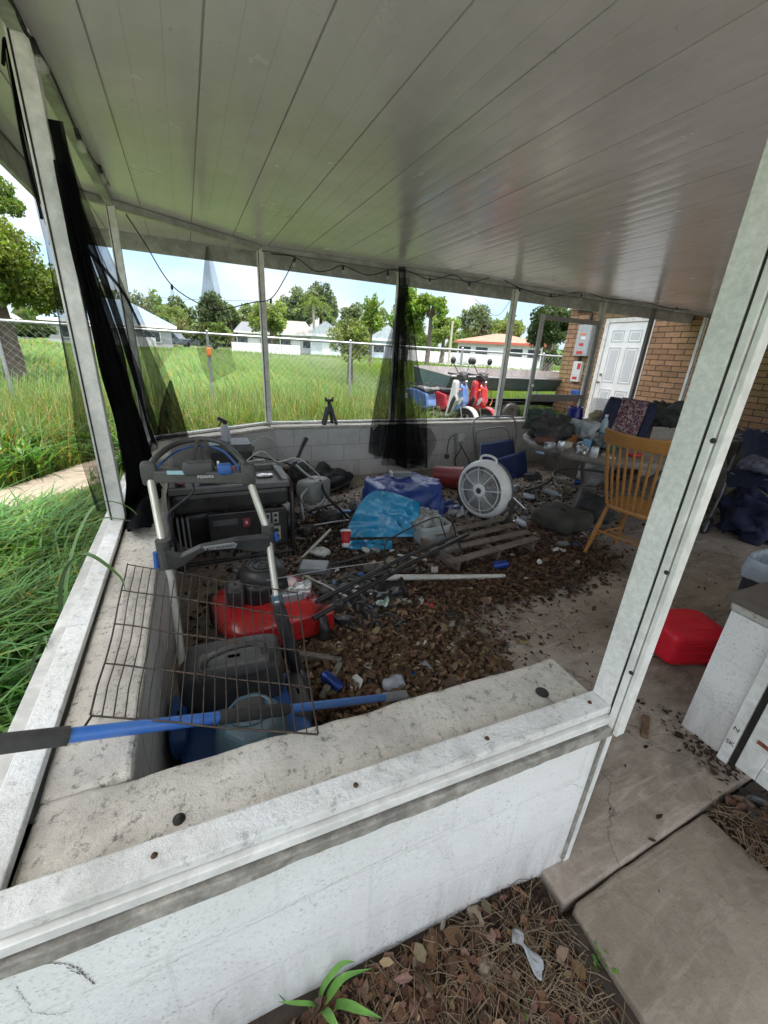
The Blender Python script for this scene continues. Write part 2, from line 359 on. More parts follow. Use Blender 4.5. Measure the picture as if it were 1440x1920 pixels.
M_blk = blockwhite('painted_block_near', 'x', .95, spk=.85, joint=.09, mortar_b=.1, grime=.5)
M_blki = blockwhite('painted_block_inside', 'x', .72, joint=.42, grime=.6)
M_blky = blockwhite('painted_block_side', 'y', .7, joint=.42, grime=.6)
M_ledge = ledgemat('weathered_concrete_ledge')
M_floor = floormat('stained_porch_slab', (.30, .245, .195), (.45, .385, .325), (.09, .07, .054), wet=.1)
M_walk = floormat('concrete_walkway', (.22, .18, .135), (.32, .27, .215), (.10, .078, .057), crack=.15)
M_dirt = mat('bare_soil', (.05, .036, .026), .95, var=.55, vs=7, dirt=(.02, .015, .01), ds=5, da=.5, bump=1., bs=22)
M_sand = mat('sandy_path', (.42, .35, .28), .9, var=.25, vs=4, dirt=(.2, .15, .1), ds=2, da=.5, bump=.6, bs=30)
M_lawn = mat('lawn_soil', (.085, .13, .028), .95, var=.4, vs=.8, dirt=(.06, .07, .025), ds=.5, da=.4, bump=.5, bs=8)
M_road = mat('pale_road', (.42, .4, .37), .85, var=.15, vs=.5)
M_dark = mat('dark_grime', (.03, .027, .022), .9, var=.5, vs=20, bump=.6)
M_blackp = mat('black_plastic', (.018, .018, .02), .42, var=.3, vs=12, dirt=(.09, .08, .07), ds=10, da=.35, bump=.08)
M_blackm = mat('black_metal', (.02, .02, .021), .35, .3, var=.3, vs=12, dirt=(.08, .07, .06), ds=14, da=.3, bump=.05)

mb = MB()
xs = [-160, -90, -50, -30, -18]+[-12+.8*i for i in range(36)]+[20, 30, 50, 90, 160]
ys = [-40, -20, -8]+[-3+.8*i for i in range(40)]+[32, 38, 46, 60, 90, 140, 260]
mb.add([(x, y, gz(x, y)) for y in ys for x in xs], [(j*len(xs)+i, j*len(xs)+i+1, (j+1)*len(xs)+i+1, (j+1)*len(xs)+i) for j in range(len(ys)-1) for i in range(len(xs)-1)], True)
struct('ground', mb, M_lawn)
struct('porch_floor', MB().bx(-.3, .8195, .47, 4.62, -.18, 0).bx(.82, 8.4, .36, 4.62, -.18, 0), M_floor, bev=.008)
struct('side_slab', MB().bx(4.4, 8.4, 4.8, 7.8, -.18, -.02), M_walk, bev=.01)
WALKX = 1.50
# walkway with a worn edge
def rslab(x0, x1, y0, y1, z, seed):
    mb = MB(); poly = []; n = 22
    def e(a, b, k):
        for i in range(k):
            t = i/k; p = Vector(a).lerp(Vector(b), t); w = noise.noise(Vector((p.x*9+seed, p.y*9, 0)))*.007
            poly.append((p.x+w, p.y+w))
    c = .035
    e((x0+c, y1), (x1, y1), n); e((x1, y1), (x1, y0), 6); e((x1, y0), (x0, y0), 6); e((x0, y0), (x0, y1-c*1.6), n); poly.append((x0+.008, y1-.012))
    T = Matrix.Translation((0, 0, -.2)); mb.prism(poly[::-1], z+.2, T); return mb
struct('walkway', rslab(.83, WALKX, -2.2, .353, -.008, 3), M_walk, bev=.008)
mb = MB()
def soil(u, v):
    x = -.9+u*4.6; y = -1.6+v*2.12; k = max(0, min(1, (.9-x)/.25)); return (x, y, -.045+.02*noise.noise(Vector((x*4, y*4, 1)))+.012*noise.noise(Vector((x*14, y*14, 1)))+(.05*k*max(0, min(1, (y-.1)/.3)) if y > .1 else 0)-(.09*(1-k) if y > .34 and x > .8 else 0))
struct('soil_bed', mb.grid(soil, 90, 46), M_dirt)
def strip(pts, w, dz, m, name):
    P = smoothpath([Vector((x, y, 0)) for x, y in pts], 8); mb = MB(); vs = []
    for i, p in enumerate(P):
        t = (P[min(i+1, len(P)-1)]-P[max(i-1, 0)]).normalized(); s = Vector((-t.y, t.x, 0))
        for k in range(5):
            ww = (k/4-.5)*w*(1+.25*noise.noise(Vector((i*.4, 0, 5)))); q = p+s*ww; vs.append((q.x, q.y, gz(q.x, q.y)+dz-(.03 if k in (0, 4) else 0)))
    mb.add(vs, [(i*5+k, i*5+k+1, (i+1)*5+k+1, (i+1)*5+k) for i in range(len(P)-1) for k in range(4)], True)
    return struct(name, mb, m)
strip([(-6, 2.2), (-3.4, 3.55), (-1.9, 4.65), (-1.1, 5.9), (-.4, 7.6), (.2, 9.4)], .75, .045, M_sand, 'dirt_path')
r0 = Zp(840, 688, .45); r1 = Zp(700, 671, .65); r2 = Zp(520, 660, .68)
strip([(-60, 62), (-22, 60), (r1.x-6, r1.y+4), (r0.x, r0.y), (r0.x+14, r0.y-7), (60, 20)], 3.2, .12, M_road, 'road')

# ---------------------------------------------------------------- knee walls
def run(A, B, inn):
    A = Vector((*A, 0)); B = Vector((*B, 0)); d = (B-A).normalized(); L = (B-A).length; i = Vector((-d.y, d.x, 0))*inn
    def f(u, v, z): return A+d*u+i*v+Vector((0, 0, z))
    return f, L
def lbox(mb, f, u0, u1, v0, v1, z0, z1, seg=1, amp=0, sk0=0, sk1=0):
    """box in wall coordinates; seg/amp roughen its long edges; sk shears the ends with v"""
    vs = []
    for s in range(seg+1):
        for v, z in ((v0, z0), (v1, z0), (v1, z1), (v0, z1)):
            t = s/seg; k = v-v0; u = u0+sk0*k+(u1+sk1*k-u0-sk0*k)*t; p = f(u, v, z)
            w = noise.noise(Vector((u*11, v*70, z*50)))*amp+noise.noise(Vector((u*37, v*70, z*50)))*amp*.5
            q = f(u, v+w, z+w*.6)-p; vs.append(p+q)
    fs = [(4*s+a, 4*s+(a+1) % 4, 4*s+4+(a+1) % 4, 4*s+4+a) for s in range(seg) for a in range(4)]+[(3, 2, 1, 0), (4*seg, 4*seg+1, 4*seg+2, 4*seg+3)]
    return mb.add(vs, fs)
def knee(name, label, A, B, inn, mw, z=.63, th=.155, ledge_u=None, ext=True, strip_=True):
    f, L = run(A, B, inn); t = Thing(name, label, 'wall', f(L/2, .05, 0), None)
    u0, u1 = ledge_u or (0, L)
    t.part('block_wall', lbox(MB(), f, 0, L, -.052 if strip_ else -.03, th-.012, -.15, z-.034), mw)
    t.part('ledge', lbox(MB(), f, u0, u1, -.0, th, z-.033, z, 60, .004), M_ledge, bev=.011)
    r = MB(); lbox(r, f, 0, L, -.058, -.001, z+.004, z+.026)
    t.part('rail', r, M_rail, bev=.003)
    r = MB(); lbox(r, f, 0, L, -.05, -.008, z-.002, z+.003); t.part('gasket', r, M_dark)
    r = MB(); lbox(r, f, 0, L, -.068, -.03, z-.022, z+.0005); t.part('channel_lip', r, M_white, bev=.002)
    if strip_: t.part('wood_strip', lbox(MB(), f, 0, L, -.077, -.0535, z-.058, z-.028, 90, .003), M_graywood, bev=.003)
    return t, f, L
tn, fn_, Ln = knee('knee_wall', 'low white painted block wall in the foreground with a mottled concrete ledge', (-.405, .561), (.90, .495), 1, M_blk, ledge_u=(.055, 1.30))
for u, v in ((.27, -.03), (.62, -.031), (.93, -.03), (1.24, -.03)):
    T = Matrix.Translation(fn_(u, v, .6565)); tn.part('screw', MB().lathe([(0, .003), (.004, .003), (.0055, 0)], 10, T), mat('rusty_screw', (.12, .06, .03), .7, .6))
bolt = MB(); T = Matrix.Translation(fn_(1.17, .055, .631)); bolt.lathe([(0, .004), (.012, .004), (.017, .001), (.018, -.01)], 14, T)
T = Matrix.Translation(fn_(.30, .035, .631)); bolt.lathe([(0, .006), (.005, .006), (.006, .001), (.011, .0015), (.011, -.01)], 12, T)
tn.part('anchor_bolt', bolt, M_dark)
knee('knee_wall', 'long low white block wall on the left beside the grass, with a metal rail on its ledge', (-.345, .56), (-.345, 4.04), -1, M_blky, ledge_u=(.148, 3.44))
lt = single('edge_board', 'long weathered white board along the grass side of the left wall', 'board', MB().bx(-.447, -.408, .47, 4.0, .585, .632), M_whited, (-.43, 2, .6), bev=.004)
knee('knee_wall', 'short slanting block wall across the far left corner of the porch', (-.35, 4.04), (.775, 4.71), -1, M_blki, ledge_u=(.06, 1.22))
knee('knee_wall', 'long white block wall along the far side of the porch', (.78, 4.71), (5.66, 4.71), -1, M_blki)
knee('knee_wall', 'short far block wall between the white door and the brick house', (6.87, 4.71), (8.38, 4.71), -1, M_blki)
ts, fs_, Ls = knee('knee_wall', 'white block wall end with a brown cap stone on the right of the doorway', (1.80, .47), (3.9, .40), 1, M_blk, strip_=False)
ts.part('cap_stone', lbox(MB(), fs_, -.012, 2.0, -.03, .175, .632, .66, 30, .004), mat('brown_cap', (.2, .165, .13), .85, dirt=(.08, .06, .045), ds=5, da=.6, bump=.7, bs=30), bev=.006)
# end of the near wall: jamb strip down to the floor
jt = Thing('door_jamb', 'narrow white metal jamb strip at the right end of the near wall', 'jamb', (.905, .46, 0))
jt.part('strip', MB().bx(.902, .924, .437, .475, 0.0, .60), M_white, bev=.002)
jt.part('edge_strip', MB().bx(.888, .8995, .436, .446, .02, .6), M_graywood, bev=.002)

# ---------------------------------------------------------------- posts
CS, CB = -.008, 2.365
def cz(y): return CB+CS*(y-4.71)
def post(label, x, y, z0, z1, w=.07, d=.05, m=None, group='white posts of the screen frame'):
    t = Thing('screen_post', label, 'post', (x, y, z0), group)
    t.part('profile', MB().bx(x-w/2, x+w/2, y-d/2, y+d/2, z0, z1), m or M_white, bev=.003)
    r = MB(); r.bx(x-w/2+.008, x-w/2+.014, y-d/2-.0022, y-d/2+.001, z0, z1)
    t.part('spline_groove', r, M_dark); return t
post('thick white post at the left with black mesh hanging beside it', -.375, 2.13, .656, cz(2.13)-.03, .066, .055)
post('white post at the left corner beyond the black mesh', -.375, 4.03, .656, cz(4.03)-.03, .06, .05)
post('white post where the slanting wall meets the far wall', .775, 4.735, .656, cz(4.71)-.03, .062, .05)
post('far post wrapped in a gathered black mesh curtain', 2.32, 4.735, .656, cz(4.71)-.03, .062, .05)
post('far post in front of the red scooter', 4.02, 4.735, .656, cz(4.71)-.03, .075, .05)
post('grey post left of the white house door', 5.70, 4.735, 0, cz(4.71)-.03, .09, .06, M_whited)
M_dpost = mat('dark_grey_post', (.16, .15, .14), .5, var=.2)
post('dark grey post right of the white house door', 6.86, 4.735, 0, cz(4.71)-.03, .07, .05, M_dpost)
post('thin bright white post against the brick wall', 8.28, 4.735, .656, cz(4.71)-.03, .07, .05)
# near right post, in three profiles
t = Thing('screen_post', 'big speckled post leaning through the right of the view, nearest the camera', 'post', (.9, .46, .65), 'white posts of the screen frame')
M_galv = mat('speckled_post_paint', (.82, .80, .75), .55, var=.12, vs=7, dirt=(.3, .3, .27), ds=75, da=.3, bump=.1)
t.part('face_profile', MB().bx(.872, .905, .4405, .492, .657, cz(.46)), M_galv, bev=.002)
t.part('groove', MB().bx(.8735, .9, .4365, .4395, .64, cz(.46)), M_dark)
t.part('jamb_profile', MB().bx(.872, .9, .42, .4355, .60, cz(.46)), M_white, bev=.002)
t.part('jamb_lip', MB().bx(.8755, .905, .406, .4175, .585, cz(.46)), M_white, bev=.002)
for z in (.78, 1.05, 1.33, 1.7): t.part('screw', MB().lathe([(0, .003), (.004, .0025), (.0055, 0)], 10, frame((.8725, .421, z), (0, 1, 0), (0, 0, 1)) @ Matrix.Rotation(PI, 4, 'X')), M_dark)
# roof: panels, beams, fascia
M_ceil = mat('ceiling_enamel', (.80, .725, .83), .24, var=.08, vs=1.2, dirt=(.4, .4, .36), ds=.9, da=.3, bump=.04, bs=3, rv=.1, coat=.25, specks=.55)
prof = []; x = -.74; x = -.875
while x < 8.5:
    for g, (w, dp) in enumerate(((.008, .010), (.002, .0013), (.002, .0013))):
        a = x+g*.115; prof += [(a, 0), (a+.0005, dp), (a+w-.0005, dp), (a+w, 0)]
        bow = .0 ; prof += [(a+.06, -.0012)]
    x += .345
prof = [p for p in prof if -.7 < p[0] < 8.39]; prof = [(-.71, 0)]+prof+[(8.39, 0)]
mb = MB(); Y0, Y1 = -1.35, 5.03
vs = [(a, y, cz(y)+.0+b) for y in (Y0, Y1) for a, b in prof]; n = len(prof)
mb.add(vs, [(i, i+1, n+i+1, n+i) for i in range(n-1)])
rt = Thing('porch_roof', 'low porch ceiling of long glossy grey-white metal panels', 'roof', (3.8, 2, cz(2)))
rt.part('ceiling_panels', mb, M_ceil)
mb = MB()
for y0, y1 in ((Y0, Y1),): mb.add([(-.72, y0, cz(y0)+.02), (8.45, y0, cz(y0)+.02), (8.45, y1, cz(y1)+.02), (-.72, y1, cz(y1)+.02), (-.72, y0, cz(y0)+.09), (8.45, y0, cz(y0)+.09), (8.45, y1, cz(y1)+.09), (-.72, y1, cz(y1)+.09)], [(3, 2, 1, 0), (4, 5, 6, 7), (0, 1, 5, 4), (1, 2, 6, 5), (2, 3, 7, 6), (3, 0, 4, 7)])
rt.part('roof_deck', mb, M_whited)
M_fas = mat('fascia_paint', (.46, .46, .42), .5, var=.15, vs=5, dirt=(.06, .055, .045), ds=7, da=.42, bump=.1)
mb = MB(); mb.bar((-.735, 5.045, cz(5)-.055), (8.4, 5.045, cz(5)-.055), .03, .17); rt.part('fascia', mb, M_fas, bev=.004)
mb = MB(); mb.bar((-.735, Y0, cz(Y0)-.055), (-.735, 5.029, cz(5)-.055), .03, .17); rt.part('fascia', mb, M_fas, bev=.004)
mb = MB(); mb.bar((-.375, Y0, cz(Y0)-.024), (-.375, 4.0, cz(4.0)-.024), .05, .045); rt.part('beam', mb, M_fas, bev=.003)
mb = MB(); mb.bar((-.70, 3.83, cz(3.9)-.026), (.76, 4.72, cz(4.71)-.026), .05, .045); rt.part('beam', mb, M_fas, bev=.003)
mb = MB(); mb.bar((.79, 4.735, cz(4.71)-.024), (8.37, 4.735, cz(4.71)-.024), .05, .045); rt.part('beam', mb, M_fas, bev=.003)
mb = MB(); mb.bar((.79, 4.70, cz(4.71)-.052), (8.37, 4.70, cz(4.71)-.052), .012, .012); rt.part('dark_trim', mb, M_dpost)

# ---------------------------------------------------------------- brick house at the far right
HX = 8.4
M_brick = brickmat('tan_brick', 'y', (.46, .265, .145), (.31, .17, .09)); M_brickx = brickmat('tan_brick_side', 'x')
M_door = mat('white_door_paint', (.88, .87, .85), .35, var=.05, vs=3, dirt=(.45, .42, .36), ds=4, da=.18, bump=.03)
ht = Thing('brick_house', 'tan brick house wall with a white six-panel door at the far end of the porch', 'house', (HX, 5, 0))
D0, D1, DZ0, DZ1 = 5.80, 6.72, .2, 2.3
mb = MB(); mb.bx(HX, HX+.2, -1.6, D0-.09, -.15, 2.9); mb.bx(HX, HX+.2, D1+.09, 7.83, -.15, 2.9); mb.bx(HX, HX+.2, D0-.09, D1+.09, DZ1+.09, 2.9); mb.bx(HX, HX+.2, D0-.09, D1+.09, -.15, DZ0)
ht.part('wall', mb, M_brick)
ht.part('wall', MB().bx(HX+.2, 19, 7.63, 7.83, -.15, 2.9), M_brickx)
ht.part('door_frame', MB().bx(HX-.02, HX+.1, D0-.09, D0-.005, DZ0, DZ1+.09).bx(HX-.02, HX+.1, D1+.005, D1+.09, DZ0, DZ1+.09).bx(HX-.018, HX+.1, D0-.005, D1+.005, DZ1+.006, DZ1+.088), M_white, bev=.004)
dm = MB().bx(HX+.012, HX+.06, D0, D1, DZ0+.01, DZ1)
dr = ht.part('door', dm, M_door, bev=.003)
pm = MB(); w = D1-D0
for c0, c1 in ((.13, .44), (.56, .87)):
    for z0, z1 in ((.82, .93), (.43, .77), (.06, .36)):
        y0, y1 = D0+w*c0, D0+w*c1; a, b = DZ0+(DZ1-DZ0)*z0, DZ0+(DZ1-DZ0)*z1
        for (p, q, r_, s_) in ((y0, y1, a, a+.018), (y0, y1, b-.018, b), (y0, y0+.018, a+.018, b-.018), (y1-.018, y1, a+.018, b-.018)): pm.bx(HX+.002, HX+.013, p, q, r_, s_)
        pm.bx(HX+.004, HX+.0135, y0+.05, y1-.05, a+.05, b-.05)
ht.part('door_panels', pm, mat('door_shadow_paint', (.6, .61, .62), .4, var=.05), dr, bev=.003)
kn = MB(); kn.ball((HX-.05, D1-.075, 1.09), .033); kn.tube([(HX+.012, D1-.075, 1.09), (HX-.04, D1-.075, 1.09)], .014)
kn.tube([(HX+.012, D1-.075, 1.25), (HX-.02, D1-.075, 1.25)], .028)
ht.part('door_knob', kn, mat('dull_brass', (.3, .27, .2), .3, .9), dr)
rf = MB(); rf.add([(HX-.35, -2, 2.85), (19, -2, 2.85), (19, 8.2, 2.85), (HX-.35, 8.2, 2.85), (HX+3.6, 2, 4.2), (19, 2, 4.2), (19, 4.2, 4.2), (HX+3.6, 4.2, 4.2)], [(3, 2, 1, 0), (4, 5, 6, 7), (0, 1, 5, 4), (1, 2, 6, 5), (2, 3, 7, 6), (3, 0, 4, 7)])
ht.part('roof', rf, mat('shingle_grey', (.12, .11, .1), .9, var=.3, vs=15))
M_box = mat('meter_box_grey', (.42, .44, .45), .45, var=.1, dirt=(.2, .19, .17), ds=8, da=.3)
ep = Thing('electrical_panel', 'grey metal electrical box with warning stickers on the brick wall', 'electrical box', (HX-.06, 7.3, 1.95))
bx_ = ep.part('cabinet', MB().bx(HX-.12, HX-.002, 7.05, 7.42, 1.62, 2.28), M_box, bev=.01)
M_red = mat('sticker_red', (.5, .03, .03), .5); M_orng = mat('sticker_orange', (.7, .2, .05), .5); M_wst = mat('sticker_white', (.7, .7, .7), .5)
ep.part('door_panel', MB().bx(HX-.128, HX-.1205, 7.07, 7.40, 1.65, 2.25), M_box, bev=.003)
ep.part('sticker', MB().bx(HX-.131, HX-.1285, 7.16, 7.33, 2.06, 2.1), M_orng); ep.part('sticker', MB().bx(HX-.131, HX-.1285, 7.15, 7.28, 1.97, 2.03), M_wst)
ep.part('sticker', MB().bx(HX-.131, HX-.1285, 7.18, 7.3, 1.83, 1.89), M_red); ep.part('sticker', MB().bx(HX-.131, HX-.1285, 7.16, 7.33, 1.66, 1.72), M_red)
ep2 = Thing('disconnect_box', 'small pale switch box with red sticker below the grey electrical box', 'electrical box', (HX-.06, 7.3, 1.3))
ep2.part('cabinet', MB().bx(HX-.09, HX-.002, 7.14, 7.38, 1.05, 1.5), mat('pale_box', (.62, .62, .6), .5, var=.1, dirt=(.3, .3, .28), ds=8, da=.3), bev=.008)
ep2.part('sticker', MB().bx(HX-.093, HX-.0905, 7.16, 7.25, 1.33, 1.46), M_red); ep2.part('sticker', MB().bx(HX-.093, HX-.0905, 7.2, 7.33, 1.1, 1.16), M_red)
ep3 = Thing('conduit_pipe', 'black conduit pipe bending down the brick wall into the electrical box', 'pipe', (HX-.04, 7.2, 1.5))
ep3.part('pipe', MB().tube([(HX-.04, 7.6, 2.56), (HX-.04, 7.3, 2.56), (HX-.04, 7.2, 2.5), (HX-.04, 7.2, 2.4), (HX-.04, 7.2, 2.29)], .022, 8, sub=4), M_blackm)
ep3.part('pipe', MB().tube([(HX-.04, 7.28, 1.61), (HX-.04, 7.28, 1.51)], .03, 8), M_blackm)
ep3.part('pipe', MB().tube([(HX-.04, 7.02, 2.1), (HX-.04, 7.0, 1.9), (HX-.04, 7.02, 1.0), (HX-.04, 7.06, .1)], .02, 8, sub=4), M_box)
wf = Thing('spigot_cover', 'blue plastic cover hanging on the brick wall near the floor', 'tap cover', (HX-.05, 7.15, .75))
wf.part('cover', MB().lump((HX-.06, 7.15, .78), (.12, .22, .18), .1, 9, 3, 10), mat('blue_pl', (.02, .08, .3), .5))
# house number on the wall beside the thin post
NB = mat('number_blue', (.12, .2, .36), .4, emis=0)
nt = Thing('house_number', 'stack of pale blue house numbers fixed to the brick right of the thin white post', 'house number', Xp(1307, 702, HX-.01))
for i, ch in enumerate('501'):
    p = Xp(1313-i*5, 690+i*11, HX-.012)
    nt.part('digit', text_mb(ch, .2, frame(p, (0, -1, 0), (0, 0, 1)), .004, .008), mat('number_pale', (.5, .58, .68), .4) if i != 1 else NB)
# tube lamp fixture above the house door
tl = Thing('tube_lamp', 'unlit white fluorescent tube lamp above the house door', 'lamp', Yp(1210, 583, 5.6))
p, q = Yp(1183, 578, 5.4), Yp(1226, 586, 5.6)
tl.part('tube', MB().tube([p, q], .035, 10), mat('tube_white', (.8, .8, .8), .3)); tl.part('end_cap', MB().tube([p+(p-q).normalized()*.05, p], .038, 10), M_blackp)

# ---------------------------------------------------------------- open screen door of the porch (far side) and the near one
sd = Thing('screen_door', 'grey framed screen door standing between the scooter post and the house door', 'door', (5.0, 4.7, .03))
a, b, yy = 4.46, 5.62, 4.64
M_df = mat('door_frame_grey', (.3, .29, .27), .5, var=.2, vs=10, dirt=(.1, .1, .08), ds=10, da=.4)
sd.part('stile', MB().bx(a, a+.06, yy, yy+.035, .0+.66, 2.05), mat('stile_pale', (.42, .41, .39), .5, var=.2), bev=.003); sd.part('stile', MB().bx(b-.05, b, yy, yy+.035, .66, 2.05), M_df, bev=.003)
sd.part('top_rail', MB().bx(a+.061, b-.051, yy, yy+.035, 1.985, 2.045), M_df, bev=.003)
sd.part('mid_rail', MB().bx(a+.061, b-.051, yy, yy+.035, .90, 1.0), M_df, bev=.003)
sd.part('handle', MB().ball((a+.03, yy-.02, 1.12), .022), M_white)
M_s50 = screenmat('torn_mesh_half', .42); M_s90 = screenmat('torn_mesh_dark', .93); M_s30 = screenmat('torn_mesh_thin', .27); M_s70 = screenmat('torn_mesh_mid', .74)
sd.part('mesh', MB().add([(a+.06, yy+.018, .62), (b-.05, yy+.018, .62), (b-.05, yy+.018, .905), (a+.06, yy+.018, .905)], [(0, 1, 2, 3)]), M_s50)
nd = Thing('screen_door', 'open white screen door at the right edge, its bottom rail on the walkway', 'door', (1.77, .3, 0))
nd.part('stile', MB().bx(1.775, 1.80, .425, .462, -.0, 2.1), M_white, bev=.003)
nd.part('hinge_stile', MB().bx(1.765, 1.798, .335, .40, .03, 2.1), M_white, bev=.003)
nd.part('bottom_rail', MB().bx(1.765, 1.798, -.5, .334, .03, .10), M_white, bev=.003)
nd.part('kick_panel', MB().bx(1.778, 1.786, -.5, .334, .101, .5), M_blk)
nd.part('rusty_brace', MB().bar((1.762, .375, .19), (1.762, .23, .18), .006, .014), mat('rust', (.22, .07, .03), .9, var=.5, vs=30))
nd.part('end_gasket', MB().bx(1.785, 1.80, .402, .424, .0, 2.1), M_dark)
nm = MB(); 
for s_, z in (('N', .17), ('SK', .1)): 
    q = text_mb(s_, .026, frame((1.7745, .443, z), (0, -1, 0), (0, 0, 1)), .0006); nm.add(q.v, q.f)
nd.part('pencil_marks', nm, M_dark)

# cracks and chipped patches in the paint of the near wall
def wallpt(px, py):
    p0, n_ = fn_(0, -.0528, 0), (fn_(0, 1, 0)-fn_(0, 0, 0)); d = ray(px, py); return CAM+d*((p0-CAM).dot(n_)/d.dot(n_))
def crack(pts, w, seed):
    P = smoothpath([wallpt(*p) for p in pts], 14); mb = MB(); vs = []; n_ = (fn_(0, -1, 0)-fn_(0, 0, 0))
    for i, p in enumerate(P):
        q = p+(fn_(1, 0, 0)-fn_(0, 0, 0))*.006*noise.noise(Vector((i*.9, seed, 0)))+V(0, 0, .007*noise.noise(Vector((i*.8, seed, 7)))); t = (P[min(i+1, len(P)-1)]-P[max(i-1, 0)]).normalized(); s_ = t.cross(n_).normalized()*w*(.25+abs(noise.noise(Vector((i*.6, seed, 3))))*1.6); vs += [q+s_+n_*.0006, q-s_+n_*.0006]
    return mb.add(vs, [(2*i, 2*i+1, 2*i+3, 2*i+2) for i in range(len(P)-1)])
M_crk = mat('crack_dark', (.12, .10, .085), .9, var=.6, vs=60)
for i, (pts, w_) in enumerate((([(20, 1822), (60, 1812), (95, 1805), (140, 1812), (165, 1835), (178, 1845)], .0017), ([(30, 1850), (50, 1880), (70, 1900), (120, 1898), (140, 1890)], .0007), ([(120, 1812), (150, 1825), (168, 1830)], .0012), ([(240, 1850), (330, 1800), (420, 1758), (560, 1690)], .0006), ([(560, 1690), (700, 1620), (860, 1545)], .0005), ([(600, 1540), (760, 1470), (940, 1385), (1090, 1350)], .0008), ([(590, 1600), (592, 1560)], .0005), ([(1092, 1478), (1070, 1470), (1040, 1484)], .0006), ([(398, 1915), (402, 1890), (430, 1862)], .0008), ([(5, 1770), (120, 1740), (260, 1690), (330, 1655)], .0008))): tn.part('paint_crack', crack(pts, w_, i*3.7), M_crk)
# ================================================================ OUTSIDE: road side, houses, trees, fence, grass
struct('bounce_slab', MB().bx(-7, 9, -16, -2.6, -.16, -.035), mat('bounce_concrete', (.5, .48, .44), .9, var=.12, vs=1, dirt=(.3, .28, .25), ds=.8, da=.4), bev=.01)  # added pale slab behind the camera, bounces daylight into the porch
def siding(name, c): return mat(name, c, .7, var=.08, vs=1.5, bump=.1)
M_glass = mat('dark_window', (.05, .06, .07), .15, var=.3, vs=1)
def house(label, pxl, pxr, pye, pyp, dist, wallc, roofc, hip=.5, depth=8, group='houses across the road', gable=False, red=False, wins=3):
    L = Dp(pxl, pye, dist); R = Dp(pxr, pye, dist); ze = (L.z+R.z)/2; zp = Dp((pxl+pxr)/2, pyp, dist+depth*.3).z; g = gz((L.x+R.x)/2, (L.y+R.y)/2)
    u = Vector((R.x-L.x, R.y-L.y, 0)); W = u.length; u.normalize(); v = Vector((-u.y, u.x, 0)); 
    if v.dot(Vector((L.x, L.y, 0))) < 0: v = -v
    O = Vector((L.x, L.y, 0)); f = lambda a, b, z: O+u*a+v*b+Vector((0, 0, z))
    t = Thing('house', label, 'house', f(W/2, depth/2, g), None)
    def bxx(mb, a0, a1, b0, b1, z0, z1): 
        vs = [f(a, b, z) for z in (z0, z1) for b in (b0, b1) for a in (a0, a1)]
        return mb.add(vs, [(0, 2, 3, 1), (4, 5, 7, 6), (0, 1, 5, 4), (2, 6, 7, 3), (0, 4, 6, 2), (1, 3, 7, 5)])
    wl = t.part('wall', bxx(MB(), .5, W-.5, .5, depth, g-.5, ze), siding('house_wall_paint', wallc))
    rm = MB(); e = .0
    if gable: rm.add([f(0, 0, ze), f(W, 0, ze), f(W, depth, ze), f(0, depth, ze), f(W/2, -.2, zp), f(W/2, depth, zp)], [(0, 1, 4), (1, 2, 5, 4), (3, 0, 4, 5), (2, 3, 5), (3, 2, 1, 0)])
    else:
        h = W*hip*.5; rm.add([f(0, 0, ze), f(W, 0, ze), f(W, depth, ze), f(0, depth, ze), f(h, depth*.5, zp), f(W-h, depth*.5, zp)], [(0, 1, 5, 4), (1, 2, 5), (2, 3, 4, 5), (3, 0, 4), (3, 2, 1, 0)])
    rp = t.part('roof', rm, mat('house_roof', roofc, .8, var=.2, vs=3, bump=.3, bs=12))
    t.part('fascia_board', bxx(MB(), 0, W, -.05, -.005, ze-.22, ze+.02), siding('trim_paint', (.5, .12, .08) if red else (.75, .75, .74)))
    if wins:
      for i in range(wins):
        a = W*(i+.7)/(wins+.4); hh = min(1.3, (ze-g)*.5)
        fr = t.part('window' if i != wins//2 else 'door', bxx(MB(), a-.75, a+.75, .42, .497, ze-.5-hh, ze-.5) if i != wins//2 else bxx(MB(), a-.5, a+.5, .42, .497, g, g+2.1), siding('white_trim', (.8, .8, .8)))
        if i != wins//2: t.part('pane', bxx(MB(), a-.66, a+.66, .40, .418, ze-.42-hh, ze-.58), M_glass, fr)
    return t
house('pale house with a big blue-grey metal hip roof, behind the black mesh on the left', 70, 330, 604, 556, 48, (.42, .42, .42), (.2, .27, .33), .7, 12)
house('low house with a flat dark grey roof between two left posts', 438, 512, 622, 603, 62, (.72, .73, .72), (.16, .17, .18), .4)
house('house with a greyish brown hip roof left of the palm', 520, 592, 626, 601, 60, (.7, .72, .74), (.28, .25, .22), .5)
house('white gabled house right behind the palm', 574, 648, 628, 604, 57, (.66, .7, .74), (.5, .55, .6), gable=True, wins=1)
house('pale blue gabled house left of the mesh-wrapped post', 690, 762, 636, 611, 55, (.55, .64, .76), (.5, .56, .62), gable=True, wins=2)
house('white house with a low terracotta hip roof beyond the scooters', 850, 1030, 642, 624, 50, (.8, .8, .78), (.36, .19, .13), .9, 12, red=True, wins=5)
house('small white house with a grey roof far left behind the near tree', -70, 62, 606, 585, 60, (.6, .58, .55), (.3, .3, .3), .5)
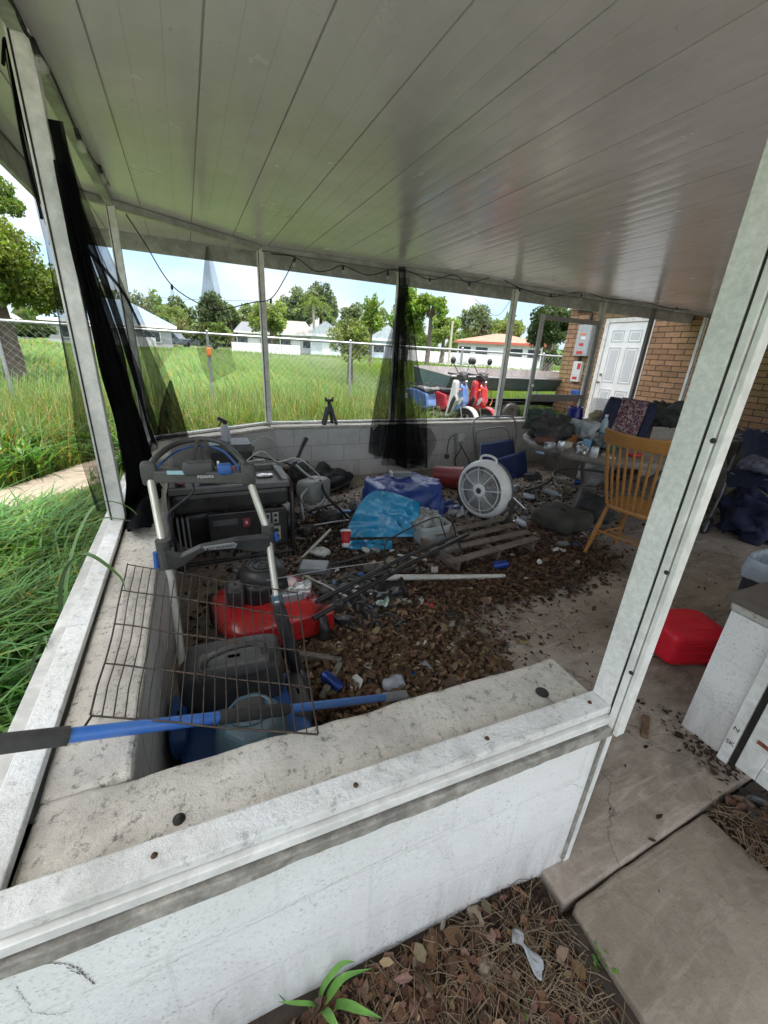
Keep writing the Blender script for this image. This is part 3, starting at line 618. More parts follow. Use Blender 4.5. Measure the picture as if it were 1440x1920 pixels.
# white boundary fence across the road
wf_ = Thing('white_fence', 'long white panel fence in front of the houses beyond the road', 'fence', Dp(860, 655, 47))
mb = MB(); P0, P1, P2 = Dp(752, 650, 49), Dp(880, 655, 46), Dp(1010, 666, 43)
for a, b in ((P0, P1), (P1, P2)):
    a = Vector((a.x, a.y, gz(a.x, a.y))); b = Vector((b.x, b.y, gz(b.x, b.y))); mb.bar(a+V(0, 0, .6), b+V(0, 0, .6), .06, 1.2)
wf_.part('panel', mb, siding('vinyl_white', (.8, .8, .8)))
wf2 = Thing('picket_fence', 'low white fence in front of the dark-roofed house', 'fence', Dp(470, 640, 52)); mb = MB()
a, b = Dp(436, 640, 52), Dp(560, 645, 50)
for i in range(26):
    p = a.lerp(b, i/25); mb.box((p.x, p.y, gz(p.x, p.y)+.5), (.25, .1, 1.0))
p, q = V(a.x, a.y, gz(a.x, a.y)+.75), V(b.x, b.y, gz(b.x, b.y)+.75); mb.bar(p, q, .05, .1)
wf2.part('pickets', mb, siding('vinyl_white2', (.75, .75, .75)))
# ---- trees
M_bark = mat('bark', (.13, .1, .075), .95, var=.4, vs=8, bump=.8, bs=20)
def tree(label, px, pyt, pyb, pw, dist, col, n, leaf, seed, clumps=14, trunk=True, name='tree', group=None, up=.4, spread=.5, asp=.5, base=None, gap=.22, trunk_w=.16):
    pyb = pyb+(12 if pw < 200 and dist > 20 else 0); c = Dp(px, (pyt+pyb)/2, dist); top = Dp(px, pyt, dist).z; bot = Dp(px, pyb, dist).z
    dep = dist/ math.hypot(ray(px, 640).x, ray(px, 640).y); rw = pw/2*dep/FP; rh = (top-bot)/2; g = gz(c.x, c.y) if base is None else base
    r = np.random.default_rng(seed)
    t = Thing(name, label, 'tree', (c.x, c.y, g), group); cc = np.array([c.x, c.y, (top+bot)/2]); rad = np.array([rw, rw*.9, rh])
    K = int(clumps*2.2); gap *= .72; n = int(n*1.7); leaf *= .8; haze_mix = min(.62, max(0, (dist-18)/80)); col = tuple(min(.5, q_*1.12)*(1-haze_mix)+haze_mix*w_ for q_, w_ in zip(col, (.22, .27, .2))); d = r.normal(size=(K, 3)); d /= np.linalg.norm(d, axis=1)[:, None]; d[:, 2] = np.where(d[:, 2] < -.75, -d[:, 2], d[:, 2])  # haze is painted in: leaf colour fades to pale grey-green with distance
    cl = cc+d*rad*r.uniform(.3, .9, K)[:, None]*np.array([1, 1, .85]); cr = r.uniform(gap, gap+.22, K)
    w = cr**2/np.sum(cr**2); idx = r.choice(K, n, p=w); q = r.normal(size=(n, 3)); q /= np.linalg.norm(q, axis=1)[:, None]
    k = r.uniform(.35, 1.0, n)**.6; P = cl[idx]+q*(cr[idx]*k)[:, None]*rad*1.15+r.normal(size=(n, 3))*rad*.02
    v, f, s = leafcards(P, leaf, seed, up, asp=asp); tint = np.repeat(r.uniform(.72, 1.25, K)[idx], 4)[:, None]; s = s*tint
    o = npmesh('crown', v, f, leafmat('leaf_'+str(seed), col), s, t.o, t.L)
    if trunk:
        mb = MB(); b0 = V(c.x, c.y, g-.1); j = V(c.x+rw*.05, c.y, bot+(top-bot)*.25); tw = max(.05, rw*trunk_w)
        mb.tube([b0, b0.lerp(j, .5)+V(rw*.04, 0, 0), j], [tw, tw*.8, tw*.6], 8)
        for i in range(min(K, 9)):
            e = Vector(cl[i]); mb.tube([j, j.lerp(e, .5)+V(0, 0, rh*.08), e], [tw*.5, tw*.3, tw*.1], 6)
        t.part('trunk', mb, M_bark)
    return t
G1, G2, G3, G4 = (.115, .19, .035), (.06, .105, .03), (.2, .29, .04), (.1, .135, .07)
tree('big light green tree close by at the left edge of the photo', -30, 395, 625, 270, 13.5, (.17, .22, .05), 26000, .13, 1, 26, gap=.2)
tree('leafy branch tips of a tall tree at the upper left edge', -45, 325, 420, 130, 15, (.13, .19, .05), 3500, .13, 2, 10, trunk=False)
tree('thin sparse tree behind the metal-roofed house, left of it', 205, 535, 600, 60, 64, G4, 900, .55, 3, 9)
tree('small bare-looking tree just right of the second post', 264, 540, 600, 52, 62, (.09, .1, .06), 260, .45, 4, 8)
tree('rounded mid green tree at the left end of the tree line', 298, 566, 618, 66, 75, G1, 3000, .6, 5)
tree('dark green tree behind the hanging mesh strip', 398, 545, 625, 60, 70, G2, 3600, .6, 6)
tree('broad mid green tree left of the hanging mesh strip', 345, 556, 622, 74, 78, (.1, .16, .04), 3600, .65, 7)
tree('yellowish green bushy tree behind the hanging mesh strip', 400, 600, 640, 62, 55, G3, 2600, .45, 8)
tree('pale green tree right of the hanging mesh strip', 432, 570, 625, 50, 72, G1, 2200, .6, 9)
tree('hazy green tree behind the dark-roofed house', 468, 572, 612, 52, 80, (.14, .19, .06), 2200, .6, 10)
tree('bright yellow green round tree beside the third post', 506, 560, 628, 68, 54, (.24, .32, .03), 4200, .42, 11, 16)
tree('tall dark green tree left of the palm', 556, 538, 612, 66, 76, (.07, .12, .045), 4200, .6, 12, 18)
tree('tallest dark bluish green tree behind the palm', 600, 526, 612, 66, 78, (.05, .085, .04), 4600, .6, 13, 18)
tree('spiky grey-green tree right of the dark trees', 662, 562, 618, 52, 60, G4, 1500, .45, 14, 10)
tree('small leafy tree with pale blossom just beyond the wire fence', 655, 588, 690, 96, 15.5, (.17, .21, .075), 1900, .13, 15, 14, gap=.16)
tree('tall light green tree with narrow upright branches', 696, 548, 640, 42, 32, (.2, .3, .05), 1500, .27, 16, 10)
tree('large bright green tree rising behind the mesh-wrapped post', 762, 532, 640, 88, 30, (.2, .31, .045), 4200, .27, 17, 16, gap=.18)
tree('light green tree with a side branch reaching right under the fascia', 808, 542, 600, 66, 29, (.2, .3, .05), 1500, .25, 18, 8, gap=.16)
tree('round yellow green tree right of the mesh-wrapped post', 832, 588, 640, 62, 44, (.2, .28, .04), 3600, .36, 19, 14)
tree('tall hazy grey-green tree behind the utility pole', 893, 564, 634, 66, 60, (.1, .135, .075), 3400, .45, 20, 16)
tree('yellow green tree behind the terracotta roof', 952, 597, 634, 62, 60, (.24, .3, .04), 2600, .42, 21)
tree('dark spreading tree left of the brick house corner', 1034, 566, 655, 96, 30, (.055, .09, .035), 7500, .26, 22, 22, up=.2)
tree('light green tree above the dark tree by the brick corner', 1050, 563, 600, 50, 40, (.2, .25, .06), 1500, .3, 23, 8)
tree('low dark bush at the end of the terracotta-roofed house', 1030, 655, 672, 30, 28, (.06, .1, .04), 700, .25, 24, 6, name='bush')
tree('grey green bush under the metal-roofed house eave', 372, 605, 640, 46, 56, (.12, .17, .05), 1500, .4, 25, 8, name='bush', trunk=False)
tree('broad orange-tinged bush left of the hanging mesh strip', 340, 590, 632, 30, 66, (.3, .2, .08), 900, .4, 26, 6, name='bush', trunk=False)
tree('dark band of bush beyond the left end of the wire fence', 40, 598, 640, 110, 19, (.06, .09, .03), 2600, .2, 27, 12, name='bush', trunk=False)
# far tree line, one mass
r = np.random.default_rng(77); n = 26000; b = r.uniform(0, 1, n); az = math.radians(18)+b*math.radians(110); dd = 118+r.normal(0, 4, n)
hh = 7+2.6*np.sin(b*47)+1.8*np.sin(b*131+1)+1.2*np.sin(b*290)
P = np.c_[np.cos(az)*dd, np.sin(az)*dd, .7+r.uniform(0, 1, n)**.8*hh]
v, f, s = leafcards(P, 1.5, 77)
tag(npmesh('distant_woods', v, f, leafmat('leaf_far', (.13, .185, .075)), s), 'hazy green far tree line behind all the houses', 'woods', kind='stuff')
# palms
def palm(label, px, pyt, pyb, dist, seed, rad):
    c = Dp(px, pyt, dist); g = gz(c.x, c.y); t = Thing('palm_tree', label, 'palm', (c.x, c.y, g)); rr = random.Random(seed)
    t.part('trunk', MB().tube([V(c.x, c.y, g-.1), V(c.x+.1, c.y, (g+c.z)/2), c], [.24, .18, .15], 8), mat('palm_bark', (.3, .27, .22), .9))
    P = []
    for k in range(22):
        a = k*2.4; el = rr.uniform(-.5, 1.1); L = rad*rr.uniform(.8, 1.1); d = Vector((math.cos(a)*math.cos(el), math.sin(a)*math.cos(el), math.sin(el)))
        for i in range(60):
            q = rr.random(); p = c+d*L*q-Vector((0, 0, L*.55*q*q)); P.append(p+Vector((rr.gauss(0, .12), rr.gauss(0, .12), rr.gauss(0, .1)-.15*q)))
    v, f, s = leafcards(np.array([tuple(p) for p in P]), .42, seed, .1, asp=.18)
    npmesh('fronds', v, f, leafmat('palm_leaf_%d' % seed, (.2, .26, .09)), s, t.o, t.L)
palm('palm with a bare pale trunk in front of the dark trees', 587, 566, 610, 58, 3, 3.0)
palm('small shaggy palm beside the metal-roofed house', 322, 586, 620, 60, 4, 2.4)
# utility pole and wires
up = Thing('utility_pole', 'thin pale pole rising beside the white fence, right of the mesh-wrapped post', 'pole', Dp(849, 650, 40))
p = Dp(849, 602, 40); up.part('pole', MB().tube([V(p.x, p.y, gz(p.x, p.y)), p], .1, 8), mat('pole_wood', (.5, .46, .38), .8))
for lab, pts in (('thin overhead wire crossing the sky left of the third post', [(150, 540), (330, 560), (560, 566)]), ('pair of thin overhead wires reaching toward the fascia over the scooters', [(960, 560), (930, 592), (890, 560)]),):
    single('overhead_wire', lab, 'wire', MB().tube([Dp(a, b, 45) for a, b in pts], .022, 4, sub=5), M_blackp, Dp(*pts[1], 45))
# parked vehicle by the house
def car(label, px, py, dist, L, colr):
    c = Dp(px, py, dist); g = gz(c.x, c.y); c.z = g; u = Vector((CR.x, CR.y, 0)).normalized(); T = frame(c, u, (0, 0, 1))
    t = Thing('parked_truck', label, 'truck', c)
    t.part('body', MB().prism([(-L/2, .4), (L/2, .4), (L/2, 1.0), (L*.12, 1.08), (-L*.0, 1.75), (-L*.3, 1.75), (-L*.36, 1.05), (-L/2, 1.0)], 1.8, T @ Matrix.Translation((0, 0, -.9))), mat('truck_paint', colr, .3, coat=.4), bev=.08)
    for s in (-1, 1):
        t.part('wheel', MB().lathe([(0, -.1), (.3, -.1), (.38, -.06), (.38, .1), (0, .12)], 16, T @ Matrix.Translation((s*L*.31, .38, .92))), M_blackp)
    t.part('window', MB().prism([(L*.07, 1.1), (-L*.02, 1.65), (-L*.27, 1.65), (-L*.31, 1.1)], .02, T @ Matrix.Translation((0, 0, .905))), M_glass)
car('dark truck parked between the metal-roofed house and the bushes', 334, 640, 58, 4.4, (.10, .13, .16))
# ---- chain-link fence
FY = 9.5
M_gal = mat('galvanised', (.42, .43, .44), .4, .7, var=.15)
fx = [-12, -8.9, -5.9, -2.86, .44, 3.49, 6.6, 9.44, 12.5]
cf = Thing('chain_link_fence', 'galvanised chain-link fence with a round top rail running across the yard', 'fence', (3.49, FY, -.1))
cf.part('top_rail', MB().tube([(fx[0], FY, 1.62), (fx[-1], FY, 1.62)], .026, 8), M_gal)
for x in fx: cf.part('post', MB().tube([(x, FY, gz(x, FY)-.1), (x, FY, 1.60)], .03, 8).ball((x, FY, 1.66), .035, 8, 5), M_gal)
vs, fs = [], []; H = 1.72; P_ = .13; x = fx[0]-H
def wirep(a, b, r=.0014):
    d = (Vector(b)-Vector(a)).normalized(); s = Vector((-d.z, 0, d.x))*r; o = len(vs)
    for p in (Vector(a), Vector(b)): vs.extend([tuple(p+s+V(0, r, 0)), tuple(p-s+V(0, r, 0)), tuple(p-V(0, r, 0))])
    fs.extend([(o, o+1, o+4, o+3), (o+1, o+2, o+5, o+4), (o+2, o, o+3, o+5)])
while x < fx[-1]:
    for sg in (1, -1):
        xa, xb = (x, x+H) if sg == 1 else (x+H, x)
        za, zb = -.1, 1.62; y_ = FY-.03+.004*sg
        # clip to fence
        A, B = V(xa, y_, za), V(xb, y_, zb)
        lo, hi = fx[0], fx[-1]
        t0, t1 = 0, 1
        for lim, s_ in ((lo, 1), (hi, -1)):
            da = (A.x-lim)*s_; db = (B.x-lim)*s_
            if da < 0 and db < 0: t1 = -1
            elif da < 0: t0 = max(t0, da/(da-db))
            elif db < 0: t1 = min(t1, da/(da-db))
        if t1 > t0: wirep(A.lerp(B, t0), A.lerp(B, t1))
    x += P_
mb = MB(); mb.v = vs; mb.f = fs; mb.sm = [False]*len(fs); o = cf.part('mesh', mb, M_gal); o['kind'] = 'stuff'
q = Yp(392, 660, FY-.05); single('orange_tag', 'small orange marker tied to the wire fence behind the hanging mesh strip', 'marker', MB().lump(q, (.1, .04, .16), .2, 9, 2, 8), M_orng, q)
# ---- grass
M_grass = leafmat('grass_blade', (.17, .255, .065), rough=.5, tr=.4)
M_grass2 = leafmat('broad_grass_blade', (.13, .27, .06), rough=.4, tr=.4, spec=.5)
def field(n, x0, x1, y0, y1, seed, excl=None, pw=1.):
    r = np.random.default_rng(seed); x = r.uniform(x0, x1, n); y = y0+(y1-y0)*r.uniform(0, 1, n)**pw
    if excl is not None: k = excl(x, y); x, y = x[k], y[k]
    z = np.array([gz(a, b) for a, b in zip(x, y)]); return np.c_[x, y, z], r
pth = [(-6, 2.2), (-3.4, 3.55), (-1.9, 4.65), (-1.1, 5.9), (-.4, 7.6), (.2, 9.4)]
def pdist(x, y):
    d = np.full(len(x), 9.)
    for (a, b), (c, e) in zip(pth, pth[1:]):
        ux, uy = c-a, e-b; t = np.clip(((x-a)*ux+(y-b)*uy)/(ux*ux+uy*uy), 0, 1); d = np.minimum(d, np.hypot(x-a-t*ux, y-b-t*uy))
    return d
def nz2(x, y, s, o=0): return np.array([noise.noise(Vector((a*s, b*s, o))) for a, b in zip(x, y)])
def grass(name, label, P, h, w, lean, m, seed): 
    v, f, s = blades(P, h, w, lean, seed); return tag(npmesh(name, v, f, m, s), label, 'grass', kind='stuff')
ex = lambda x, y: ~((x > 4.2) & (y < 8.) ) & ~((x > 8.3) & (y < 9)) & (pdist(x, y) > .32)
P, r = field(52000, -6.5, 12, 5.25, 9.6, 31, ex)
k = nz2(P[:, 0], P[:, 1], 1.1); sh = np.clip((P[:, 1]-5.6)/1.2, .35, 1); k2 = nz2(P[:, 0], P[:, 1], 3.2, 4); h = (.40+.42*k+.3*k2+r.uniform(0, .36, len(P)))*sh
rt_ = P[:, 0] > 3.9; h[rt_] *= .45
grass('tall_grass', 'tall wild grass filling the yard between the porch and the wire fence', P, np.clip(h, .08, 1.2), .016, r.uniform(.2, 1.2, len(P)), M_grass, 31)
P, r = field(60000, -14, 34, 9.6, 27, 32, None, 1.5); k = nz2(P[:, 0], P[:, 1], .7)
grass('tall_grass', 'sunny tall grass beyond the wire fence', P, .5+.35*k+r.uniform(0, .35, len(P)), .022, r.uniform(.2, 1., len(P)), M_grass, 32)
P, r = field(26000, -40, 70, 27, 75, 33, None, 1.4)
grass('mown_grass', 'short bright grass on the far lawns by the road', P, r.uniform(.12, .3, len(P)), .09, .4*np.ones(len(P)), M_grass, 33)
ex2 = lambda x, y: (pdist(x, y) > .36)
P, r = field(30000, -5.5, -.7, 2.3, 6.6, 34, ex2); k = nz2(P[:, 0], P[:, 1], 1.4)
grass('grass', 'bushy grass beside the sandy path on the left', P, np.clip(.2+.2*k+r.uniform(0, .16, len(P)), .05, .8)*np.clip((pdist(P[:, 0], P[:, 1])-.25)/.9, .2, 1), .011, .9*np.ones(len(P)), M_grass, 34)
P, r = field(9500, -2.6, -.62, .2, 4.3, 35, ex2, 1.1); k = nz2(P[:, 0], P[:, 1], 2.)
grass('broad_leaf_grass', 'lush broad-bladed grass growing against the left wall', P, np.clip((pdist(P[:, 0], P[:, 1])-.2)/1.0, .25, 1)*np.clip(.34+.22*k+r.uniform(0, .25, len(P)), .1, .8)*np.clip((-.35-P[:, 0])/.9, .45, 1), .017, np.clip((-.2-P[:, 0])*1.3, .35, 1.1), M_grass2, 35)
P, r = field(16000, -2.6, 4.0, 5.25, 8.4, 41, ex); k = nz2(P[:, 0], P[:, 1], 1.6, 9); kk = k > -.05; P = P[kk]; k = k[kk]
grass('weeds', 'darker broad-leaved weeds in patches through the tall grass near the far wall', P, .3+.4*k+r.uniform(0, .3, len(P)), .03, r.uniform(.6, 1.3, len(P)), M_grass2, 41)
P, r = field(5000, -5, 4.0, 5.4, 9.3, 42, ex)
grass('dead_stems', 'straw-coloured dead stems scattered through the tall grass', P, r.uniform(.4, .95, len(P)), .008, r.uniform(.3, 1.2, len(P)), leafmat('dead_stem', (.32, .25, .13)), 42)
# seed stalks standing above the tall grass
P, r = field(3600, -3.5, 4.5, 5.6, 9.4, 36, ex); h = r.uniform(.75, 1.25, len(P)); h[P[:, 0] > 3.4] *= .6
grass('seed_stalks', 'thin seeded stalks poking out of the tall grass', P, h, .006, .3*np.ones(len(P)), leafmat('stalk', (.2, .25, .1)), 36)
# blades leaning over the left rail
def blade_single(pts, w): 
    P = smoothpath([Vector(p) for p in pts], 6); mb = MB(); vs = []
    for i, p in enumerate(P):
        t = (P[min(i+1, len(P)-1)]-P[max(i-1, 0)]).normalized(); s = t.cross(V(0, 0, 1)).normalized(); k = w*min(1, 2.2*(1-i/(len(P)-1)))*.5
        vs += [p-s*k, p+V(0, 0, -.12*w), p+s*k]
    n = len(P); return mb.add(vs, [(3*i+j, 3*i+j+1, 3*i+4+j, 3*i+3+j) for i in range(n-1) for j in (0, 1)], True)
M_bl = mat('grass_green', (.07, .15, .03), .45, var=.3, vs=10, bump=.05)
ob = Thing('grass_tuft', 'long grass blades bending over the left rail below the thick post', 'grass tuft', (-.6, 1.9, -.1))
for pts, w in (([(-.6, 1.9, 0), (-.52, 1.95, .5), (-.42, 1.93, .72), (-.3, 1.95, .70), (-.2, 1.98, .645)], .016), ([(-.62, 1.8, 0), (-.55, 1.75, .5), (-.42, 1.62, .72), (-.3, 1.5, .68), (-.27, 1.42, .645)], .018), ([(-.6, 1.7, 0), (-.55, 1.85, .5), (-.45, 2.05, .74), (-.33, 2.08, .73), (-.22, 1.9, .66)], .014), ([(-.62, 1.3, 0), (-.54, 1.3, .45), (-.46, 1.25, .64), (-.42, 1.15, .665)], .016)):
    ob.part('blade', blade_single(pts, w), M_bl)
sg = Thing('seed_head_grass', 'wiry dark grass seed head standing against the black mesh', 'grass stalk', (-.5, 2.1, -.1))
b0 = Xp(205, 930, -.42); b1 = Xp(262, 830, -.42); b2 = Xp(212, 745, -.42); mb = MB().tube([(-.5, 2.1, -.1), b0, Xp(225, 870, -.42), b1], .003, 5, sub=4)
for i in range(11):
    a = 2.2*PI*i/11; s_ = Xp(250+rnd.uniform(-10, 10), 840+rnd.uniform(-6, 14), -.42); mb.tube([s_, s_+V(rnd.uniform(-.02, .05), .14*math.cos(a), .13*abs(math.sin(a))+.02)], .0014, 4)
sg.part('stalk', mb, mat('stalk_brown', (.12, .12, .06), .8))
# ---- boat on a trailer
M_boat = mat('boat_teal', (.05, .085, .09), .45, var=.2, vs=3, dirt=(.15, .17, .15), ds=4, da=.3)
M_bin = mat('boat_inside', (.3, .28, .28), .7, var=.25, vs=4, dirt=(.15, .12, .1), ds=3, da=.5)
bt = Thing('boat', 'flat-bottomed teal boat with a grey inside, on a trailer behind the scooters', 'boat', (7.5, 8.65, .5))
def hull(s):
    def fn(u, v):
        x = 5.1+u*5.6; w = (.85-.62*max(0, u-.5)**1.3*2)*s; a = (v-.5)*2
        if abs(a) > .55: k = (abs(a)-.55)/.45; y = math.copysign(w*(.82+.18*k), a); z = .76+(.36+.06*a)*k
        else: y = w*.82*a/.55; z = .76
        return (x, 8.5+y, z+(1-s)*.8)
    return fn
bt.part('hull', MB().grid(hull(1), 26, 20), M_boat); bt.part('inner_floor', MB().grid(hull(.965), 26, 20), M_bin)
mb = MB(); mb.add([hull(1)(0, v/8) for v in range(9)], [tuple(range(9))]); bt.part('transom', mb, M_boat)
mb = MB(); mb.tube([V(*hull(1)(u/20, 0)) for u in range(21)], .022, 6); bt.part('gunwale', mb, M_gal); mb = MB(); mb.tube([V(*hull(1)(u/20, 1)) for u in range(21)], .022, 6); bt.part('gunwale', mb, M_gal)
for x in (6.3, 7.9, 9.2): bt.part('bench', MB().bx(x, x+.28, 7.85, 9.1, .95, .99), M_bin, bev=.01)
bt.part('floor_boards', MB().bx(5.3, 7.6, 7.95, 9.1, .80, .82), M_bin)
tr_ = Thing('boat_trailer', 'dark metal trailer under the teal boat', 'trailer', (7.2, 8.6, -.05))
tr_.part('frame', MB().bx(5.3, 10.4, 8.25, 8.31, .38, .46).bx(5.3, 10.4, 8.95, 9.01, .38, .46).bx(7.0, 7.1, 8.0, 9.2, .3, .38).bx(9.0, 9.1, 8.2, 9.05, .3, .38), M_blackm)
for y_ in (7.86, 9.22): tr_.part('wheel', MB().lathe([(0, -.03), (.15, -.04), (.27, -.09), (.3, 0), (.27, .09), (.15, .04), (0, .03)], 22, frame((7.05, y_, .2), (1, 0, 0), (0, 0, 1))), M_blackp)
single('orange_strap', 'orange strap hanging over the side of the teal boat', 'strap', MB().tube([(6.25, 7.9, 1.14), (6.32, 7.86, .9), (6.45, 7.85, .55), (6.4, 7.84, .42)], .014, 6, sub=3), M_orng, (6.3, 7.88, .4))
# weeds beside the brick corner and around the scooters
for i, (x, y, n, hh, w_, lab) in enumerate(((7.9, 7.5, 260, .75, .5, 'bushy green weed growing against the brick house corner'), (4.9, 7.2, 260, .38, .45, 'leafy green weed under the front of the white and blue scooter'), (5.75, 7.1, 160, .34, .4, 'leafy green weed behind the red scooter'))):
    r = np.random.default_rng(50+i); P = np.c_[x+r.normal(0, w_*.45, n), y+r.normal(0, w_*.35, n), np.full(n, -.1 if i == 0 else .02)]
    v, f, s = blades(P, r.uniform(.4, 1, n)*hh, .03, .9*np.ones(n), 60+i); t = Thing('weed', lab, 'weed', (x, y, -.1)); npmesh('leaves', v, f, M_grass2, s, t.o, t.L)
# ---- scooters
M_chrome = mat('chrome', (.6, .6, .6), .2, .95, bump=0); M_tyre = mat('tyre', (.02, .02, .02), .8)
def scooter(label, rear, front, shell, side, seat, bars_up=.0, fender=None):
    rear = Vector((rear.x, rear.y, .05)); front = Vector((front.x, front.y, .05)); u = (front-rear).normalized(); k = 1.28/1.28; c = (rear+front)/2
    T = frame(c, u, (0, 0, 1)); P = lambda x, z, y=0: T @ Vector((x, z, y)); wb = .64
    t = Thing('scooter', label, 'scooter', (c.x, c.y, .05)); R_ = .235
    for s, nm in ((-1, 'rear_wheel'), (1, 'front_wheel')):
        W = T @ Matrix.Translation((s*wb, R_, 0)); w = t.part(nm, MB().torus(W, R_-.045, .045, 26, 8), M_tyre)
        mb = MB().lathe([(.0, -.03), (.04, -.03), (.04, .03), (0, .03)], 14, W); mb.torus(W, R_-.085, .014, 24, 6)
        for a in range(5): mb.bar(W @ V(0, 0, 0), W @ V(math.cos(a*1.257)*(R_-.085), math.sin(a*1.257)*(R_-.085), 0), .03, .02, W.to_3x3() @ V(0, 0, 1))
        t.part('rim', mb, M_chrome, w)
    def slab(poly, w0, m, nm, bev=.03): return t.part(nm, MB().prism(poly, w0, T @ Matrix.Translation((0, 0, -w0/2))), m, bev=bev)
    slab([(-.95, .72), (-.62, .42), (-.3, .33), (-.22, .42), (-.28, .66), (-.62, .74)], .26, side, 'tail_body')
    slab([(-.3, .24), (.3, .22), (.34, .3), (-.26, .32)], .3, M_blackp, 'footboard', .02)
    slab([(.24, .28), (.36, .3), (.5, .62), (.46, .98), (.36, 1.0), (.3, .6)], .36, shell, 'leg_shield', .04)
    slab([(.38, .36), (.53, .46), (.62, .6), (.56, .86), (.49, .96), (.46, .64)], .2, side if fender is None else fender, 'nose', .05)
    slab([(.40, .5), (.545, .56), (.59, .64), (.57, .70), (.44, .6)], .206, M_swhite, 'stripe', 0); slab([(.30, .34), (.37, .36), (.49, .66), (.44, .72), (.37, .6)], .37, M_blackp, 'shield_inset', .01)
    slab([(.36, .99), (.58, .98), (.55, 1.1), (.44, 1.16), (.34, 1.08)], .16, M_blackp, 'handlebar_cover', .04)
    slab([(-.8, .735), (-.72, .80), (-.4, .77), (-.2, .8), (-.16, .75), (-.3, .68), (-.6, .745)], .25, seat, 'seat', .03)
    mb = MB().torus(T @ Matrix.Translation((wb, R_+.0, 0)) , .0, .0, 4, 3) if False else MB()
    pf = [(wb+math.cos(a)*.285, R_+math.sin(a)*.285) for a in [PI*(.05+.8*i/12) for i in range(13)]]; pi_ = [(wb+math.cos(a)*.262, R_+math.sin(a)*.262) for a in [PI*(.05+.8*i/12) for i in range(13)]]
    slab(pf+pi_[::-1], .13, shell if fender is None else fender, 'fender', 0)
    for s in (-1, 1):
        t.part('fork', MB().tube([P(.46, .7, s*.05), P(wb, R_, s*.085)], .017, 8), M_chrome)
        t.part('mirror', MB().tube([P(.44, 1.12, s*.13), P(.4, 1.28, s*.24)], .008, 6).ball(P(.4, 1.34, s*.27), (.05, .05, .065), 10, 7), M_blackp)
        t.part('grip', MB().tube([P(.42, 1.09, s*.1), P(.36, 1.11, s*.33)], .017, 8), M_blackp)
        t.part('brake_lever', MB().tube([P(.47, 1.09, s*.12), P(.44, 1.08, s*.3)], .006, 6), M_chrome)
    t.part('headlight', MB().ball(P(.545, .96, 0), (.035, .05, .04), 12, 8), M_chrome)
    t.part('exhaust', MB().tube([P(-.15, .2, -.12), P(-.5, .24, -.17), P(-.95, .34, -.18)], [.02, .045, .055], 10), M_chrome)
    for s in (-1, 1): t.part('indicator', MB().ball(P(.52, .82, s*.12), (.03, .02, .02), 8, 6), M_orng)
    t.part('brake_cable', MB().tube([P(.45, 1.09, .08), P(.6, 1.02, .1), P(.56, .8, .1), P(wb, R_+.05, .08)], .005, 5, sub=4), M_blackp)
    t.part('rack', MB().tube([P(-.6, .8, .1), P(-.9, .83, .09), P(-.98, .82, 0), P(-.9, .83, -.09), P(-.6, .8, -.1)], .01, 6, sub=3), M_blackm)
    t.part('number_plate', MB().box(P(-1.0, .55, 0), (.02, .16, .1)), M_wst)
    t.part('engine', MB().lump(P(-.45, .3, 0), (.42, .2, .22), .1, 8, 4, 10), M_blackm)
    t.part('tail_light', MB().ball(P(-.94, .68, 0), (.04, .06, .04), 8, 6), M_red)
    t.part('stand', MB().tube([P(-.1, .22, .1), P(.0, .0, .2)], .01, 6), M_blackm)
    return t
M_swhite = mat('scooter_white', (.62, .63, .64), .3, var=.08, coat=.4, dirt=(.3, .28, .25), ds=5, da=.3); M_sblue = mat('scooter_blue', (.05, .16, .5), .35, var=.3, coat=.4, dirt=(.35, .4, .45), ds=7, da=.4)
M_sred = mat('scooter_red', (.5, .012, .02), .3, var=.15, coat=.5, dirt=(.5, .45, .45), ds=7, da=.22); M_seat = mat('seat_grey', (.15, .14, .14), .7, var=.3)
scooter('white and blue scooter with faded paint parked in the weeds', V(4.44, 7.83, 0), V(4.84, 6.57, 0), M_swhite, M_sblue, M_seat)
scooter('red scooter with black screen stalk parked behind the far post', V(4.84, 7.75, 0), V(5.24, 6.5, 0), M_sred, M_sred, M_blackp)
# ---- spare string of small far details
for i, (px, py, d, lab) in enumerate(((262, 658, 46, 'white picket panel lying against the pale house wall'),)):
    p = Dp(px, py, d); single('fence_panel', lab, 'fence', MB().bar(V(p.x-1.4, p.y-.6, gz(p.x, p.y)+.5), V(p.x+1.4, p.y+.6, gz(p.x, p.y)+.5), .05, .9), M_swhite, (p.x, p.y, gz(p.x, p.y)))
# ================================================================ MESH SCREENS
def drape(Lp, Rp, nu=24, nv=40, amp=.02, folds=6, seed=0, normal=(0, -1, 0), pinch=True):
    """cloth between two edge lines, with vertical folds that deepen downwards"""
    A = smoothpath([Vector(p) for p in Lp], 8); B = smoothpath([Vector(p) for p in Rp], 8); N = Vector(normal)
    def at(P, v): q = v*(len(P)-1); i = min(int(q), len(P)-2); return P[i].lerp(P[i+1], q-i)
    def fn(u, v):
        p = at(A, v).lerp(at(B, v), u); w = math.sin(u*folds*2*PI+1.3*noise.noise(Vector((u*3, v*2.2, seed)))*4+seed)
        k = amp*(.35+.65*v)*w+amp*.9*noise.noise(Vector((u*5, v*5, seed+4)))
        return p+N*k
    return MB().grid(fn, nu, nv)
xs_ = lambda pts, x: [Xp(a, b, x) for a, b in pts]
ys_ = lambda pts, y: [Yp(a, b, y) for a, b in pts]
M_s35 = screenmat('torn_mesh_35', .33); M_s60 = screenmat('torn_mesh_60', .6); M_s85 = screenmat('torn_mesh_85', .64); M_s90b = screenmat('torn_mesh_80', .8)
